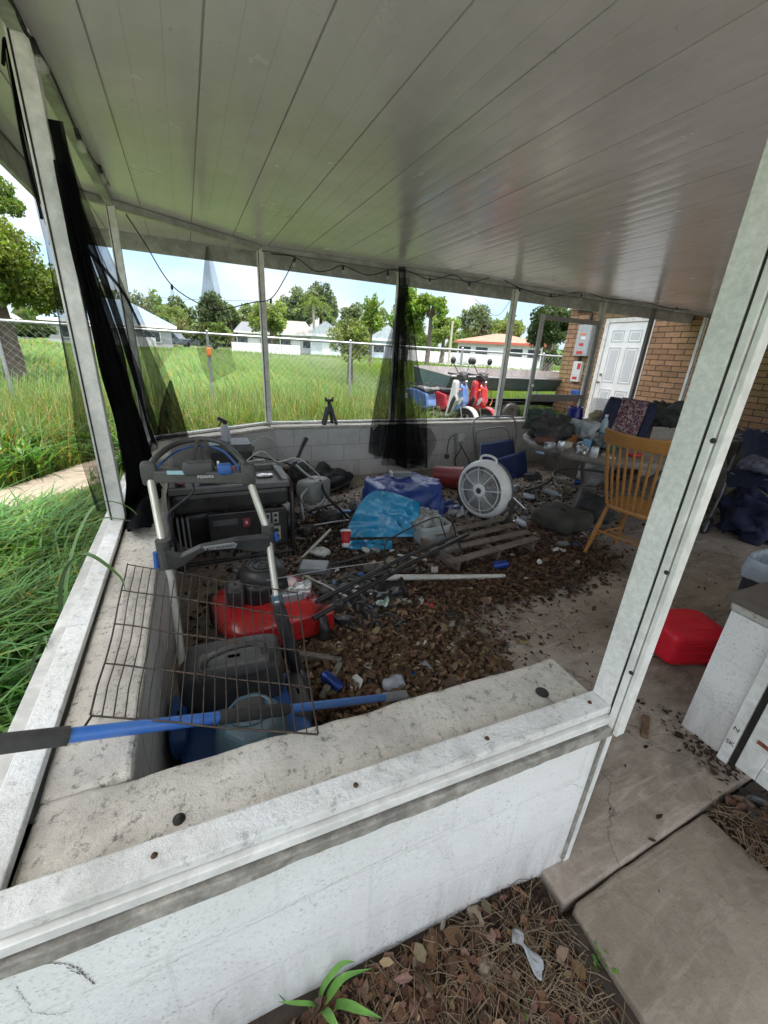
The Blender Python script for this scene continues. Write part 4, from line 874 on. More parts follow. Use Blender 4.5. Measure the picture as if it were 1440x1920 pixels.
s1 = Thing('mesh_screen', 'heavy black mesh sheet hanging in folds beside the thick left post', 'mesh screen', Xp(200, 700, -.3))
s1.part('sheet', drape(xs_([(98, 225), (128, 420), (178, 640), (212, 800), (236, 930), (244, 985)], -.335), xs_([(106, 225), (160, 420), (222, 610), (272, 740), (306, 850), (300, 945)], -.31), 30, 50, .035, 4, 1, (1, 0, 0)), M_s85)
s1.part('dark_core', drape(xs_([(104, 300), (132, 440), (182, 640), (216, 800), (240, 930), (246, 975)], -.325), xs_([(110, 300), (156, 440), (216, 640), (268, 800), (292, 930), (288, 975)], -.32), 16, 40, .02, 3, 17, (1, 0, 0)), M_s90)
s1.part('thin_edge', drape(xs_([(98, 225), (160, 430), (226, 610), (262, 740), (298, 850)], -.30), xs_([(104, 235), (172, 400), (240, 560), (300, 700), (352, 822)], -.29), 14, 40, .012, 2, 2, (1, 0, 0)), M_s50)
s1.part('gathered_foot', MB().grid(lambda u, v: (lambda p: p+V(.05*noise.noise(p*9), .05*noise.noise(p*8+V(3, 0, 0)), .05*noise.noise(p*8)))(Zp(250+u*52-v*14, 905+v*88, .66-.02*v+.10*math.sin(u*PI)*(1-v*.4))), 16, 12), M_s90)
s2 = Thing('mesh_screen', 'torn see-through mesh strip hanging outside the thick left post', 'mesh screen', Xp(110, 600, -.42))
s2.part('sheet', drape(xs_([(8, 75), (38, 250), (76, 395), (104, 560), (130, 700), (150, 850), (186, 958)], -.425), xs_([(14, 78), (66, 250), (100, 390), (140, 560), (172, 700), (205, 850), (226, 962)], -.42), 14, 50, .012, 2, 3, (1, 0, 0)), M_s50)
s2.part('rolled_edge', MB().tube(xs_([(6, 120), (8, 78), (14, 84), (26, 160), (44, 270), (74, 390), (78, 410)], -.43), .006, 6, sub=4), M_s90)
s2.part('dark_fold', drape(xs_([(12, 82), (44, 250), (84, 395), (92, 450)], -.415), xs_([(18, 85), (70, 250), (112, 392), (120, 500)], -.412), 6, 24, .01, 2, 9, (1, 0, 0)), M_s90)
s3 = Thing('mesh_screen', 'sagging grey mesh torn into scraps around the left corner post', 'mesh screen', Xp(290, 720, -.3))
s3.part('sheet', drape(ys_([(240, 560), (262, 650), (284, 730), (300, 822)], 3.9), ys_([(250, 560), (296, 660), (330, 740), (352, 824)], 3.95), 12, 26, .02, 2, 4), M_s50)
s3.part('lower_fold', drape(ys_([(318, 712), (300, 770), (296, 826)], 4.0), ys_([(322, 714), (340, 772), (356, 826)], 4.0), 10, 16, .03, 2, 5), M_s70)
s3.part('loose_flap', drape(ys_([(284, 628), (288, 660), (292, 690)], 3.9), ys_([(318, 638), (324, 655), (300, 692)], 3.9), 8, 10, .02, 1, 6), M_s30)
s3.part('rolled_edge', MB().tube(ys_([(165, 470), (205, 515), (235, 555), (262, 610)], 3.2), [.011, .02, .016, .008], 6, sub=4), M_s70)
s4 = Thing('mesh_screen', 'narrow pointed strip of thin mesh hanging from the fascia left of the third post', 'mesh screen', Yp(400, 600, 4.5))
s4.part('sheet', drape(ys_([(386, 462), (378, 540), (368, 640), (384, 700), (396, 718)], 4.5), ys_([(392, 462), (412, 540), (428, 640), (442, 690), (432, 700)], 4.5), 14, 30, .02, 2, 7), M_s35)
s4.part('dark_fold', drape(ys_([(386, 462), (381, 520), (374, 600), (374, 630)], 4.48), ys_([(389, 462), (396, 520), (408, 580), (380, 630)], 4.48), 8, 20, .012, 1, 8), M_s50)
s5 = Thing('mesh_screen', 'black mesh curtain gathered around the far post and spreading over the wall', 'mesh screen', Yp(745, 700, 4.55))
s5.part('sheet', drape(ys_([(752, 535), (738, 590), (718, 680), (702, 760), (692, 850)], 4.53), ys_([(766, 535), (776, 600), (788, 690), (800, 760), (804, 878)], 4.50), 40, 40, .045, 5, 11), M_s60)
s5.part('outer_fold', drape(ys_([(750, 560), (730, 640), (704, 720), (698, 800), (700, 860)], 4.44), ys_([(758, 560), (760, 640), (766, 720), (786, 800), (792, 860)], 4.42), 30, 36, .04, 4, 21), M_s50)
s5.part('inner_fold', drape(ys_([(750, 520), (742, 600), (734, 700), (730, 790), (716, 872)], 4.50), ys_([(768, 520), (770, 600), (774, 700), (776, 790), (790, 880)], 4.48), 24, 36, .03, 3, 12), M_s50)
s5.part('dark_fold', drape(ys_([(747, 500), (746, 600), (742, 700), (744, 790), (740, 870)], 4.47), ys_([(760, 500), (762, 600), (758, 700), (760, 790), (764, 880)], 4.46), 12, 30, .02, 2, 13), M_s90b)
s5.part('wide_hem', drape(ys_([(768, 800), (772, 850), (762, 884)], 4.47), ys_([(806, 802), (818, 828), (800, 866)], 4.47), 14, 12, .02, 2, 14), M_s50)
# ================================================================ STRING LIGHTS
sl_ = Thing('string_light', 'black string of clear bulbs sagging along the porch ceiling beam', 'string lights', (1, 4.6, 2.3))
M_cable = mat('cable_black', (.012, .012, .012), .6); M_bulb = mat('clear_bulb', (.75, .75, .72), .08, alpha=.2, bump=0)
def cable(pts): return MB().tube(pts, .0048, 5, sub=5)
c1 = [V(-.345, 1.6, 2.34), Xp(40, 38, -.34), Xp(46, 55, -.34), Xp(60, 75, -.34), Xp(100, 145, -.33), Xp(143, 245, -.33), Xp(162, 278, -.33), Xp(185, 315, -.33), Xp(213, 360, -.33), Xp(228, 390, -.33)]
sl_.part('cable', cable(c1), M_cable)
c2 = [Xp(228, 390, -.33)]+ys_([(268, 450), (322, 535), (385, 575), (410, 582), (470, 568), (508, 560), (535, 520), (553, 482)], 4.45)
sl_.part('cable', cable(c2), M_cable)
c3 = ys_([(508, 476), (553, 482), (590, 508), (620, 506), (643, 498), (690, 516), (735, 505), (765, 508), (806, 524), (850, 516), (880, 530), (930, 520), (975, 540), (1033, 556), (1090, 548), (1140, 560), (1200, 565), (1270, 580), (1330, 575)], 4.60)
sl_.part('cable', cable(c3), M_cable)
c4 = [Xp(14, -6, -.35), Xp(30, 22, -.35), Xp(48, 62, -.34), Xp(62, 72, -.34)]
sl_.part('cable', cable([p for p in c4]), M_cable)
def bulb(p, tilt=(0, 0, -1), r=.019):
    p = Vector(p); d = Vector(tilt).normalized(); T = frame(p, d.orthogonal(), d.cross(d.orthogonal())); 
    T = Matrix.Translation(p) @ d.to_track_quat('Z', 'Y').to_matrix().to_4x4()
    so_ = sl_.part('socket', MB().lathe([(0, -.01), (.009, -.008), (.011, .025), (.009, .034), (0, .035)], 10, T), M_cable)
    sl_.part('bulb', MB().lathe([(.009, .035), (.013, .043), (r, .058), (r*.95, .07), (r*.5, .08), (0, .083)], 12, T), M_bulb, so_)
for a, b in ((62, 78), (143, 245), (186, 312)): bulb(Xp(a, b, -.335), (.2, -.1, -1))
for a, b in ((322, 535), (508, 562), (553, 484), (643, 499), (727, 510), (806, 522), (880, 530), (975, 541), (1033, 553), (1090, 552), (1270, 576)): bulb(Yp(a, b, 4.46 if b > 530 and a < 600 else 4.59), (rnd.uniform(-.3, .1), -.1, -1))
# ================================================================ CORDLESS MOWER (front left)
M_btube = mat('pale_tube', (.62, .6, .52), .35, .4, var=.1, dirt=(.3, .28, .22), ds=9, da=.3, bump=0); M_dkp = mat('charcoal_plastic', (.032, .034, .036), .5, var=.3, vs=8, dirt=(.12, .11, .09), ds=7, da=.4, bump=.1)
M_blue = mat('tool_blue', (.02, .1, .36), .4, var=.2, vs=6, dirt=(.1, .1, .1), ds=6, da=.25); M_tealb = mat('dusty_teal_plastic', (.05, .13, .185), .5, var=.2, vs=5, dirt=(.17, .18, .17), ds=4, da=.5, bump=.08)
cm = Thing('cordless_mower', 'blue and black cordless mower with its folded handle standing by the left wall', 'lawn mower', (.05, 1.1, 0))
tl0 = V(-.165, 1.63, .99); bl0 = V(-.14, 1.44, .765); tr0 = V(.165, 1.535, .99); br0 = V(.215, 1.46, .765)
tl1 = Zp(322, 1085, .66); fl = V(-.13, 1.30, .30); tr1 = Zp(520, 1130, .56); fr_ = V(.29, 1.36, .16)
h1 = cm.part('handle_tube', MB().tube([tl0, bl0+V(0, 0, .02)], .0135, 12), M_btube); cm.part('handle_tube', MB().tube([tr0, br0+V(0, 0, .02)], .0135, 12), M_btube)
cm.part('handle_tube', MB().tube([bl0, tl1, fl], .0125, 12), M_btube); cm.part('handle_tube', MB().tube([br0, tr1], .0125, 12), M_btube)
cm.part('lower_arm', MB().tube([tr1, tr1.lerp(fr_, .12), tr1.lerp(fr_, .5), fr_], [.019, .026, .026, .03], 10), M_dkp); cm.part('tube_collar', MB().tube([tr1.lerp(br0, .12), tr1.lerp(fr_, .08)], .021, 12), M_tealb)
for c, s in ((tl0, -1), (tr0, 1)): cm.part('handle_joint', MB().lump(c+V(0, 0, .01), (.052, .05, .085), .05, 5, 2, 8), M_dkp); 
cm.part('console', MB().bar(tl0+V(.01, 0, .0), tr0+V(-.01, 0, .0), .045, .045).lump((tl0+tr0)/2+V(0, -.01, .035), (.11, .04, .05), .05, 4, 1, 8), M_dkp, bev=.008)
arch = [tl0+V(-.005, 0, .02), Zp(292, 858, 1.05), Zp(330, 832, 1.07), Zp(378, 823, 1.08), Zp(420, 832, 1.07), Zp(452, 862, 1.05), tr0+V(.012, 0, .02)]
cm.part('bail_bar', MB().tube(arch, .011, 10, sub=5), M_dkp)
cm.part('bail_lever', MB().tube([tl0+V(.03, -.005, .03)]+[p.lerp((tl0+tr0)/2, .12)+V(0, 0, -.012) for p in arch[1:-1]]+[tr0+V(-.03, -.005, .03)], .004, 8, sub=4), M_blue)
for k in (.38, .62): 
    p = tl0.lerp(tr0, k); cm.part('strut', MB().bar(p+V(0, 0, .01), arch[3]+V((k-.5)*.12, 0, 0), .018, .006), M_dkp, bev=.002)
cm.part('speed_knob', MB().lump(tl0.lerp(tr0, .76)+V(0, -.02, .035), (.05, .035, .04), .04, 4, 5, 8), M_blue)
cm.part('speed_lever', MB().bar(tl0.lerp(tr0, .70)+V(0, -.01, .03), tl0.lerp(tr0, .70)+V(0, -.01, .06), .008, .008), M_white)
cm.part('badge', MB().bar(tl0.lerp(tr0, .18)+V(0, -.026, .02), tl0.lerp(tr0, .38)+V(0, -.026, .02), .004, .014), mat('badge_cyan', (.3, .5, .55), .4), bev=.001)
T = frame(tl0.lerp(tr0, .56)+V(0, -.0245, .004), tr0-tl0, (0, -.25, 1)); cm.part('wordmark', text_mb('POWER', .017, T, .0004), M_wst)
# crossbar bracket with the badge plate
def pp(a, b, u, z): return a.lerp(b, u)+V(0, 0, z)
q = [(0, -.055), (.10, -.055), (.16, -.045), (.3, -.0), (.42, .016), (.62, .0), (.86, -.04), (1.0, -.04), (1.0, .028), (.86, .035), (.66, .04), (.32, .03), (.14, -.0), (0, .04)]
T = frame(bl0+V(0, -.018, 0), br0-bl0, (0, -.35, 1)); Lb = (br0-bl0).length
cm.part('cross_bracket', MB().prism([(x*Lb, y) for x, y in q], .022, T), M_dkp, bev=.004)
for c in (bl0, br0): cm.part('clamp', MB().tube([c+V(0, 0, -.055), c+V(0, 0, .05)], .024, 12), M_dkp)
pl = cm.part('badge_plate', MB().prism([(.36*Lb, .018), (.64*Lb, .006), (.66*Lb, .024), (.62*Lb, .034), (.34*Lb, .034)], .003, frame(bl0+V(0, -.0215, .003), br0-bl0, (0, -.35, 1)) @ Matrix.Translation((0, 0, .024))), mat('plate_grey', (.45, .46, .45), .35, .5))
cm.part('plate_text', text_mb('▶XP BRUSHLESS', .0125, frame(bl0+V(0, -.0215, .003), br0-bl0, (0, -.35, 1)) @ Matrix.Translation((.5*Lb, .0215, .0275)), .0003), M_blackp, pl)
cm.part('release_lever', MB().tube([bl0+V(-.026, -.005, .01), bl0+V(-.03, -.005, -.05)], .009, 8), M_blue); cm.part('release_lever', MB().tube([br0+V(.024, -.01, .02), br0+V(.03, -.01, -.015)], .009, 8), M_blue)
cm.part('power_cable', MB().tube([tl0.lerp(tr0, .42)+V(0, 0, -.02), tl0.lerp(tr0, .40)+V(0, -.02, -.06), tl0.lerp(tr0, .15)+V(0, -.04, -.13), V(-.115, 1.5, .83), V(-.115, 1.43, .79)], .005, 6, sub=5), M_cable)
# body
cm.part('deck', MB().lump((.06, 1.06, .15), (.42, .56, .16), .03, 3, 3, 20, .05, .3), M_blue)
cm.part('rear_cover', MB().lump((.035, 1.3, .3), (.36, .2, .19), .02, 3, 5, 18, -.1, .3), M_dkp)
cm.part('carry_handle', MB().tube([Zp(380, 1252, .43), Zp(392, 1232, .47), Zp(440, 1212, .485), Zp(488, 1206, .47), Zp(496, 1224, .43)], .012, 8, sub=4), M_dkp)
cm.part('cover_rib', MB().lump(Zp(440, 1242, .40), (.24, .09, .06), .02, 4, 7, 12, -.12, .3), mat('cover_grey', (.075, .078, .08), .45, dirt=(.15, .14, .12), ds=8, da=.4))
hood = [Zp(385, 1432, .22), Zp(548, 1392, .22)]
def hoodfn(u, v):
    a = 2*PI*u; k = 1-.45*v**1.6; oc = max(abs(math.cos(a)), abs(math.sin(a)), .74*(abs(math.cos(a))+abs(math.sin(a)))); r = 1/oc
    return V(.065+math.cos(a)*r*.125*k*(1.0), 1.0+math.sin(a)*r*.135*k+.02*v, .17+.20*(1-(1-v)**2))
hd = cm.part('motor_hood', MB().grid(hoodfn, 32, 12, False).add([hoodfn(i/32, 1) for i in range(32)], [tuple(range(32))]), M_tealb, bev=.004)
cm.part('hood_recess', MB().prism([(-.055, -.075), (.05, -.085), (.06, .03), (.04, .055), (-.045, .06), (-.065, .03)], .012, frame(Zp(462, 1368, .335), (1, -.05, 0), (0, .75, .55))), M_blackp, bev=.005)
cm.part('hood_ridge', MB().torus(Matrix.Translation((.065, 1.03, .372)) @ Matrix.Scale(1.2, 4, (1, 0, 0)), .055, .007, 20, 6), M_tealb)
cm.part('battery_lid', MB().lump((.065, 1.04, .375), (.085, .06, .02), .02, 3, 2, 10), M_dkp)
for x, y, r_ in ((-.17, .86, .09), (.28, .84, .09), (-.17, 1.3, .11), (.285, 1.28, .11)):
    w_ = cm.part('wheel', MB().lathe([(.0, -.022), (r_*.55, -.02), (r_*.93, -.024), (r_, 0), (r_*.93, .024), (r_*.55, .02), (0, .022)], 24, frame((x, y, r_), (0, 1, 0), (0, 0, 1))), M_blackp)
cm.part('side_fender', MB().lump((.25, 1.18, .19), (.07, .22, .1), .03, 4, 8, 12), M_dkp); cm.part('side_fender', MB().lump((-.155, 1.2, .22), (.06, .22, .1), .03, 4, 9, 12), M_blue)
cm.part('hose', MB().tube([V(-.04, .80, .02), V(-.03, .84, .14), V(-.04, .93, .25), V(-.0, 1.02, .3)], .032, 12, sub=4), M_blue)
# ================================================================ WIRE CRATE PANEL
wc = Thing('wire_crate_panel', 'rusty black wire cage panel leaning from the left ledge over the mower', 'wire panel', (-.1, 1.1, .64))
A, B, C_, D_ = Zp(240, 1058, .652), Zp(556, 1112, .66), Zp(596, 1378, .655), Zp(172, 1342, .655)
M_wire = mat('cage_wire', (.05, .042, .036), .5, .5, var=.5, vs=40, dirt=(.16, .07, .03), ds=20, da=.3, bump=0)
mb = MB(); nc = 20
def wpt(u, v): 
    p = A.lerp(B, u).lerp(D_.lerp(C_, u), v); return p+V(.006*noise.noise(p*6), .006*noise.noise(p*6+V(4, 0, 0)), .006*noise.noise(p*5+V(9, 0, 0)))
for i in range(nc+1): mb.tube([wpt(i/nc, k/8)+V(0, 0, .003) for k in range(9)], .0016 if 0 < i < nc else .0024, 6)
for j, v in enumerate((0, .25, .52, .76, 1)): mb.tube([wpt(k/20, v) for k in range(21)], .0023, 6)
wc.part('grid', mb, M_wire)
wc.part('latch_loop', MB().tube([wpt(.3, 0), wpt(.3, 0)+V(0, .02, .03), wpt(.36, 0)+V(0, .02, .03), wpt(.36, 0)], .0025, 6), M_wire)
wc.part('hook', MB().tube([D_, D_+V(-.01, -.03, .0), D_+V(-.015, -.045, .012)], .0028, 6), M_wire)
# ================================================================ BLUE TELESCOPIC POLE
pA, pB = Zp(-60, 1402, .775), Zp(758, 1303, .25)
pl_ = Thing('extension_pole', 'blue telescopic pole with black grips lying across the left ledge and mower', 'pole', (pA+pB)/2)
uu = lambda px: None
def onpole(px):  # parameter of the pole at an image column
    lo, hi = 0., 1.
    for _ in range(40):
        m_ = (lo+hi)/2; p = pA.lerp(pB, m_)-CAM; x = 720+FP*p.dot(CR)/p.dot(CF)
        if x < px: lo = m_
        else: hi = m_
    return pA.lerp(pB, lo)
M_grip = mat('foam_grip', (.035, .034, .032), .8, var=.3, vs=30, bump=.2, dirt=(.1, .095, .08), ds=10, da=.3); M_pblue = mat('pole_blue', (.035, .16, .52), .35, var=.12, vs=7, dirt=(.2, .25, .33), ds=8, da=.25, coat=.3)
pl_.part('tube', MB().tube([onpole(123), onpole(412)], .0145, 14), M_pblue); pl_.part('tube', MB().tube([onpole(538), onpole(722)], .0125, 14), M_pblue)
pl_.part('grip', MB().tube([pA, onpole(128)], .018, 14), M_grip); pl_.part('grip', MB().tube([onpole(408), onpole(415), onpole(536), onpole(541)], [.0155, .018, .0175, .0145], 14), M_grip)
pl_.part('end_cap', MB().tube([onpole(720), onpole(758)], .017, 12), mat('cap_grey', (.2, .21, .22), .5))
# ================================================================ GENERATOR
ge = Thing('generator', 'black portable generator with a cluttered tray top behind the mower handle', 'generator', (.18, 2.9, 0))
gx0, gx1, gy0, gy1 = -.2, .57, 2.68, 3.16
M_gb = mat('generator_black', (.022, .022, .023), .38, .1, var=.3, vs=6, dirt=(.08, .075, .065), ds=6, da=.4, bump=.05); M_tray = mat('tray_grey', (.17, .165, .155), .55, var=.2, vs=7, dirt=(.05, .045, .04), ds=5, da=.5)
for x in (gx0, gx1):
    ge.part('frame_tube', MB().tube([V(x, gy0, .02), V(x, gy0, .50), V(x, gy0+.05, .57), V(x, gy1-.05, .57), V(x, gy1, .5), V(x, gy1, .02)], .016, 10), M_blackm)
for y in (gy0, gy1):
    for z in (.06,): ge.part('frame_tube', MB().tube([V(gx0, y, z), V(gx1, y, z)], .014, 10), M_blackm)
def tankfn(): return MB().lump((.185, 2.92, .49), (.70, .43, .13), .01, 2, 1, 22, 0, .16)
tk = ge.part('fuel_tank', MB().bx(gx0+.02, gx1-.02, gy0+.0, gy1-.02, .42, .555), M_gb, bev=.03)
ge.part('tray_rim', MB().bx(gx0+.01, gx1-.01, gy0-.005, gy0+.035, .556, .592).bx(gx0+.01, gx1-.01, gy1-.04, gy1-.005, .556, .60).bx(gx0+.01, gx0+.05, gy0+.036, gy1-.041, .556, .598).bx(gx1-.05, gx1-.01, gy0+.036, gy1-.041, .556, .598), M_tray, tk, bev=.006)
ge.part('tray_floor', MB().bx(gx0+.051, gx1-.051, gy0+.036, gy1-.041, .556, .562), M_tray, tk)
ge.part('engine', MB().lump((-.02, 2.95, .25), (.34, .34, .3), .08, 6, 4, 16, 0, .4), M_blackm)
ge.part('engine_fin', MB().bx(-.17, -.16, 2.74, 2.78, .12, .38).bx(-.14, -.13, 2.74, 2.78, .12, .38).bx(-.11, -.1, 2.74, 2.78, .12, .38), M_gal)
pn = ge.part('control_panel', MB().bx(.02, .53, gy0-.012, gy0+.02, .13, .41), M_gb, bev=.008)
yy = gy0-.0135; F_ = lambda x, z: frame((x, yy-.001, z), (1, 0, 0), (0, 0, 1))
ge.part('name_plate', MB().bx(.045, .2, yy-.001, yy+.0012, .325, .365), mat('plate_dark', (.09, .09, .09), .4), pn); ge.part('name_text', text_mb('GENERATOR', .019, F_(.122, .345), .0004), M_tray, pn)
ge.part('red_switch', MB().bx(.232, .278, yy-.004, yy+.001, .30, .36), mat('switch_red', (.3, .04, .05), .4), pn, bev=.002); ge.part('switch_mark', text_mb('0', .03, frame((.255, yy-.0052, .33), (1, 0, 0), (0, 0, 1)), .0004, .001), M_wst, pn)
M_pale = mat('outlet_plate', (.36, .36, .33), .5, dirt=(.15, .14, .12), ds=20, da=.3)
ge.part('breaker_plate', MB().bx(.355, .415, yy-.002, yy+.001, .29, .38), M_pale, pn); ge.part('breaker', MB().bx(.366, .384, yy-.005, yy-.0025, .34, .37).bx(.388, .405, yy-.005, yy-.0025, .34, .37).bx(.375, .395, yy-.005, yy-.0025, .30, .325), M_blackp, pn)
ge.part('outlet_plate', MB().bx(.43, .47, yy-.002, yy+.001, .30, .38), M_pale, pn)
for x, z in ((.45, .36), (.45, .32)): ge.part('outlet', MB().lathe([(0, .003), (.012, .003), (.012, 0)], 14, F_(x, z)), M_blackp, pn)
ge.part('outlet_plate', MB().bx(.36, .48, yy-.002, yy+.001, .17, .275), M_pale, pn)
for x, z in ((.39, .245), (.39, .2), (.452, .245), (.452, .2)): ge.part('outlet', MB().lathe([(0, .004), (.017, .004), (.019, 0)], 16, F_(x, z)), M_blackp, pn)
for x in (gx0-.03, gx1+.04): ge.part('wheel', MB().lathe([(0, -.02), (.06, -.022), (.115, -.028), (.12, 0), (.115, .028), (.06, .022), (0, .02)], 22, frame((x, 3.1, .12), (0, 1, 0), (0, 0, 1))), M_blackp)
M_cb = mat('cloth_blue', (.07, .17, .32), .8, var=.4, vs=20, bump=.3); M_cr = mat('cloth_red', (.4, .05, .04), .8, var=.4, vs=20, bump=.3)
def lump1(name, label, cat, c, size, m, seed, amp=.2, fr=8, rot=0, group=None, sq=.6, n=16):
    c = Vector(c); return single(name, label, cat, MB().lump(c+V(0, 0, size[2]/2), size, amp, fr, seed, n, rot, sq), m, c, group)
lump1('rag', 'light blue rag bundled on top of the generator tray', 'rag', (.07, 2.9, .562), (.17, .12, .07), M_cb, 21, .3, 14)
lump1('rag', 'red rag bundled on the generator tray next to the blue rag', 'rag', (.2, 2.98, .562), (.15, .11, .06), M_cr, 22, .3, 14)
lump1('rag', 'dark purple rag scrap at the back of the generator tray', 'rag', (.31, 3.02, .562), (.08, .08, .05), mat('cloth_purple', (.1, .08, .2), .8, var=.4, vs=20), 23, .3, 14)
lump1('wrapper', 'shiny silver wrapper lying in the generator tray', 'wrapper', (.43, 2.93, .562), (.12, .06, .02), mat('foil', (.6, .6, .58), .25, .9, var=.2, vs=20, bump=.3), 24, .3, 14)
ca = Thing('red_canister', 'faded red canister leaning at the left end of the generator tray', 'canister', (-.1, 2.88, .56)); q = MB().tube([V(-.13, 2.86, .57), V(-.09, 2.9, .66)], .032, 14)
ca.part('body', q, mat('faded_red', (.33, .09, .08), .5, dirt=(.3, .25, .22), ds=10, da=.3)); ca.part('cap', MB().tube([V(-.089, 2.901, .662), V(-.083, 2.907, .676)], .02, 12), M_white)
# ================================================================ RED MOWER with folded black handle
M_rd = mat('mower_red', (.5, .012, .014), .3, var=.15, vs=5, coat=.5, dirt=(.12, .05, .04), ds=7, da=.3)
rm_ = Thing('petrol_mower', 'red petrol mower with its black handle folded down across the floor', 'lawn mower', (.25, 1.9, 0))
def deckfn(u, v):
    a = 2*PI*u; sq = lambda x: math.copysign(abs(x)**.45, x); k = (1 if v < .55 else 1-.42*((v-.55)/.45)**1.3); z = .07+.115*min(1, v/.55)+(.045*math.sin((v-.55)/.45*PI/2) if v > .55 else 0)
    x, y = sq(math.cos(a))*.26*k, sq(math.sin(a))*.23*k; c_, s_ = math.cos(.12), math.sin(.12)
    return V(.25+x*c_-y*s_, 1.89+x*s_+y*c_, z)
rm_.part('deck', MB().grid(deckfn, 40, 12).add([deckfn(i/40, 1) for i in range(40)], [tuple(range(40))]), M_rd)
rm_.part('discharge_chute', MB().prism([(-.02, -.05), (.14, -.065), (.15, .0), (.12, .05), (-.02, .06)], .12, frame((.42, 1.74, .05), (1, .25, 0), (-.2, 1, 0))), M_rd, bev=.012)
rm_.part('engine', MB().lump((.24, 1.93, .27), (.24, .24, .15), .05, 6, 6, 18, .2, .5), M_blackm)
rm_.part('engine_shroud', MB().lathe([(0, .02), (.06, .022), (.105, .012), (.12, -.03), (.118, -.06)], 28, Matrix.Translation((.25, 1.95, .36))), M_blackp)
rm_.part('recoil_grille', MB().torus(Matrix.Translation((.25, 1.95, .383)), .075, .004).torus(Matrix.Translation((.25, 1.95, .386)), .05, .004).torus(Matrix.Translation((.25, 1.95, .387)), .025, .004), M_dkp)
rm_.part('air_filter', MB().lump((.10, 1.88, .28), (.09, .12, .1), .04, 5, 3, 10), M_blackp); rm_.part('fuel_cap', MB().lathe([(0, .02), (.028, .018), (.03, 0)], 16, Matrix.Translation((.13, 2.02, .33))), M_blackp)
rm_.part('muffler', MB().lump((.37, 1.82, .24), (.12, .08, .08), .03, 5, 4, 10), M_gal)
rm_.part('rear_cover', MB().prism([(0, 0), (.16, -.02), (.19, .12), (.02, .16)], .035, frame((.44, 1.98, .26), (1, -.25, 0), (.2, 1, -.1))), mat('cover_smoke', (.09, .095, .1), .4), bev=.01)
rm_.part('warning_label', MB().prism([(-.016, -.02), (.016, -.02), (.016, .02), (-.016, .02)], .0012, frame((.135, 1.668, .15), (1, .12, .1), (0, -.1, 1))), M_wst)
rm_.part('label_mark', MB().prism([(-.01, -.012), (.01, -.012), (.01, .014), (-.01, .014)], .0008, frame((.135, 1.6665, .15), (1, .12, .1), (0, -.1, 1))), M_blackp)
for x, y in ((.02, 1.7), (.50, 1.72), (-.01, 2.08), (.47, 2.12)):
    rm_.part('wheel', MB().lathe([(0, -.02), (.04, -.018), (.075, -.024), (.085, 0), (.075, .024), (.04, .018), (0, .02)], 22, frame((x, y, .085), (0, 1, 0), (0, 0, 1))), M_blackp)
hA, hB = V(.43, 1.62, .22), Zp(878, 1002, .30); hC, hD = V(.47, 1.72, .24), Zp(850, 1006, .36)
rm_.part('handle_bar', MB().tube([hA, hA.lerp(hB, .5)+V(0, 0, .02), hB], .0135, 10), M_blackm)
rm_.part('handle_bar', MB().tube([hC, hC.lerp(hD, .55)+V(0, 0, .02), hD], .012, 10), M_blackm)
rm_.part('bail_bar', MB().tube([Zp(735, 1078, .27), Zp(722, 1060, .34), Zp(722, 1022, .4), Zp(740, 1005, .42), Zp(816, 970, .42), Zp(828, 985, .4), Zp(838, 1015, .33)], .005, 8, sub=4), M_blackm)
rm_.part('pull_rope', MB().tube([hA+V(.02, .02, .03), hA.lerp(hB, .4)+V(-.02, .03, .05), Zp(760, 1048, .35)], .003, 6, sub=6), M_cable)
rm_.part('control_wire', MB().tube([Zp(500, 1088, .35), Zp(600, 1070, .32), Zp(680, 1058, .3), Zp(745, 1050, .3)], .0025, 6, sub=5), M_gal)
rm_.part('handle_clamp', MB().lump(hA.lerp(hB, .12), (.05, .05, .05), .05, 5, 3, 8), M_blackp); rm_.part('handle_clamp', MB().lump(hA.lerp(hB, .72), (.05, .04, .04), .05, 5, 4, 8), M_blackp)
lump1('crumpled_foil', 'crumpled silver foil ball resting on the red mower', 'foil', (.43, 1.83, .215), (.10, .09, .08), mat('foil2', (.6, .6, .6), .3, .7, var=.3, vs=30, bump=.6), 31, .35, 18)
# ================================================================ MIDDLE OF THE PORCH
M_tarp = mat('blue_tarp', (.012, .04, .22), .33, var=.35, vs=7, dirt=(.08, .12, .3), ds=9, da=.42, bump=.7, bs=16); M_cyan = mat('cyan_plastic', (.008, .27, .50), .25, var=.3, vs=4, dirt=(.25, .5, .62), ds=6, da=.3, bump=.6, bs=15, coat=.4)
tp = Thing('tarp_bundle', 'dark blue tarp wrapped over a boxy bundle near the far wall', 'tarp', (1.75, 3.2, 0))
def tarpfn(u, v):
    a = 2*PI*u; sg = lambda x, p: math.copysign(abs(x)**p, x); k = 1 if v < .6 else 1-((v-.6)/.4)
    ca_, sa_ = sg(math.cos(a), .45), sg(math.sin(a), .45); z = .33*min(1, v/.6)**.9 if v < .6 else .33+.015*math.sin((v-.6)/.4*PI/2)
    w = 1+.10*math.sin(a*11+2*noise.noise(Vector((a, v*3, 0)))*3)*(1-min(1, v/.6))*.8+.12*(1-min(1, v/.55))
    p = V(ca_*.33*k*w, sa_*.24*k*w, z); n_ = noise.noise(p*9+V(3, 0, 0))*.02+abs(noise.noise(p*14))*.018
    p = p*(1+n_*2)+V(0, 0, n_*.6); c_, s_ = math.cos(.05), math.sin(.05); return V(1.73+p.x*c_-p.y*s_, 3.2+p.x*s_+p.y*c_, max(0, p.z+(.04*noise.noise(V(p.x*3, p.y*3, 5)) if v > .5 else 0)))
tp.part('cover', MB().grid(tarpfn, 110, 40), M_tarp)
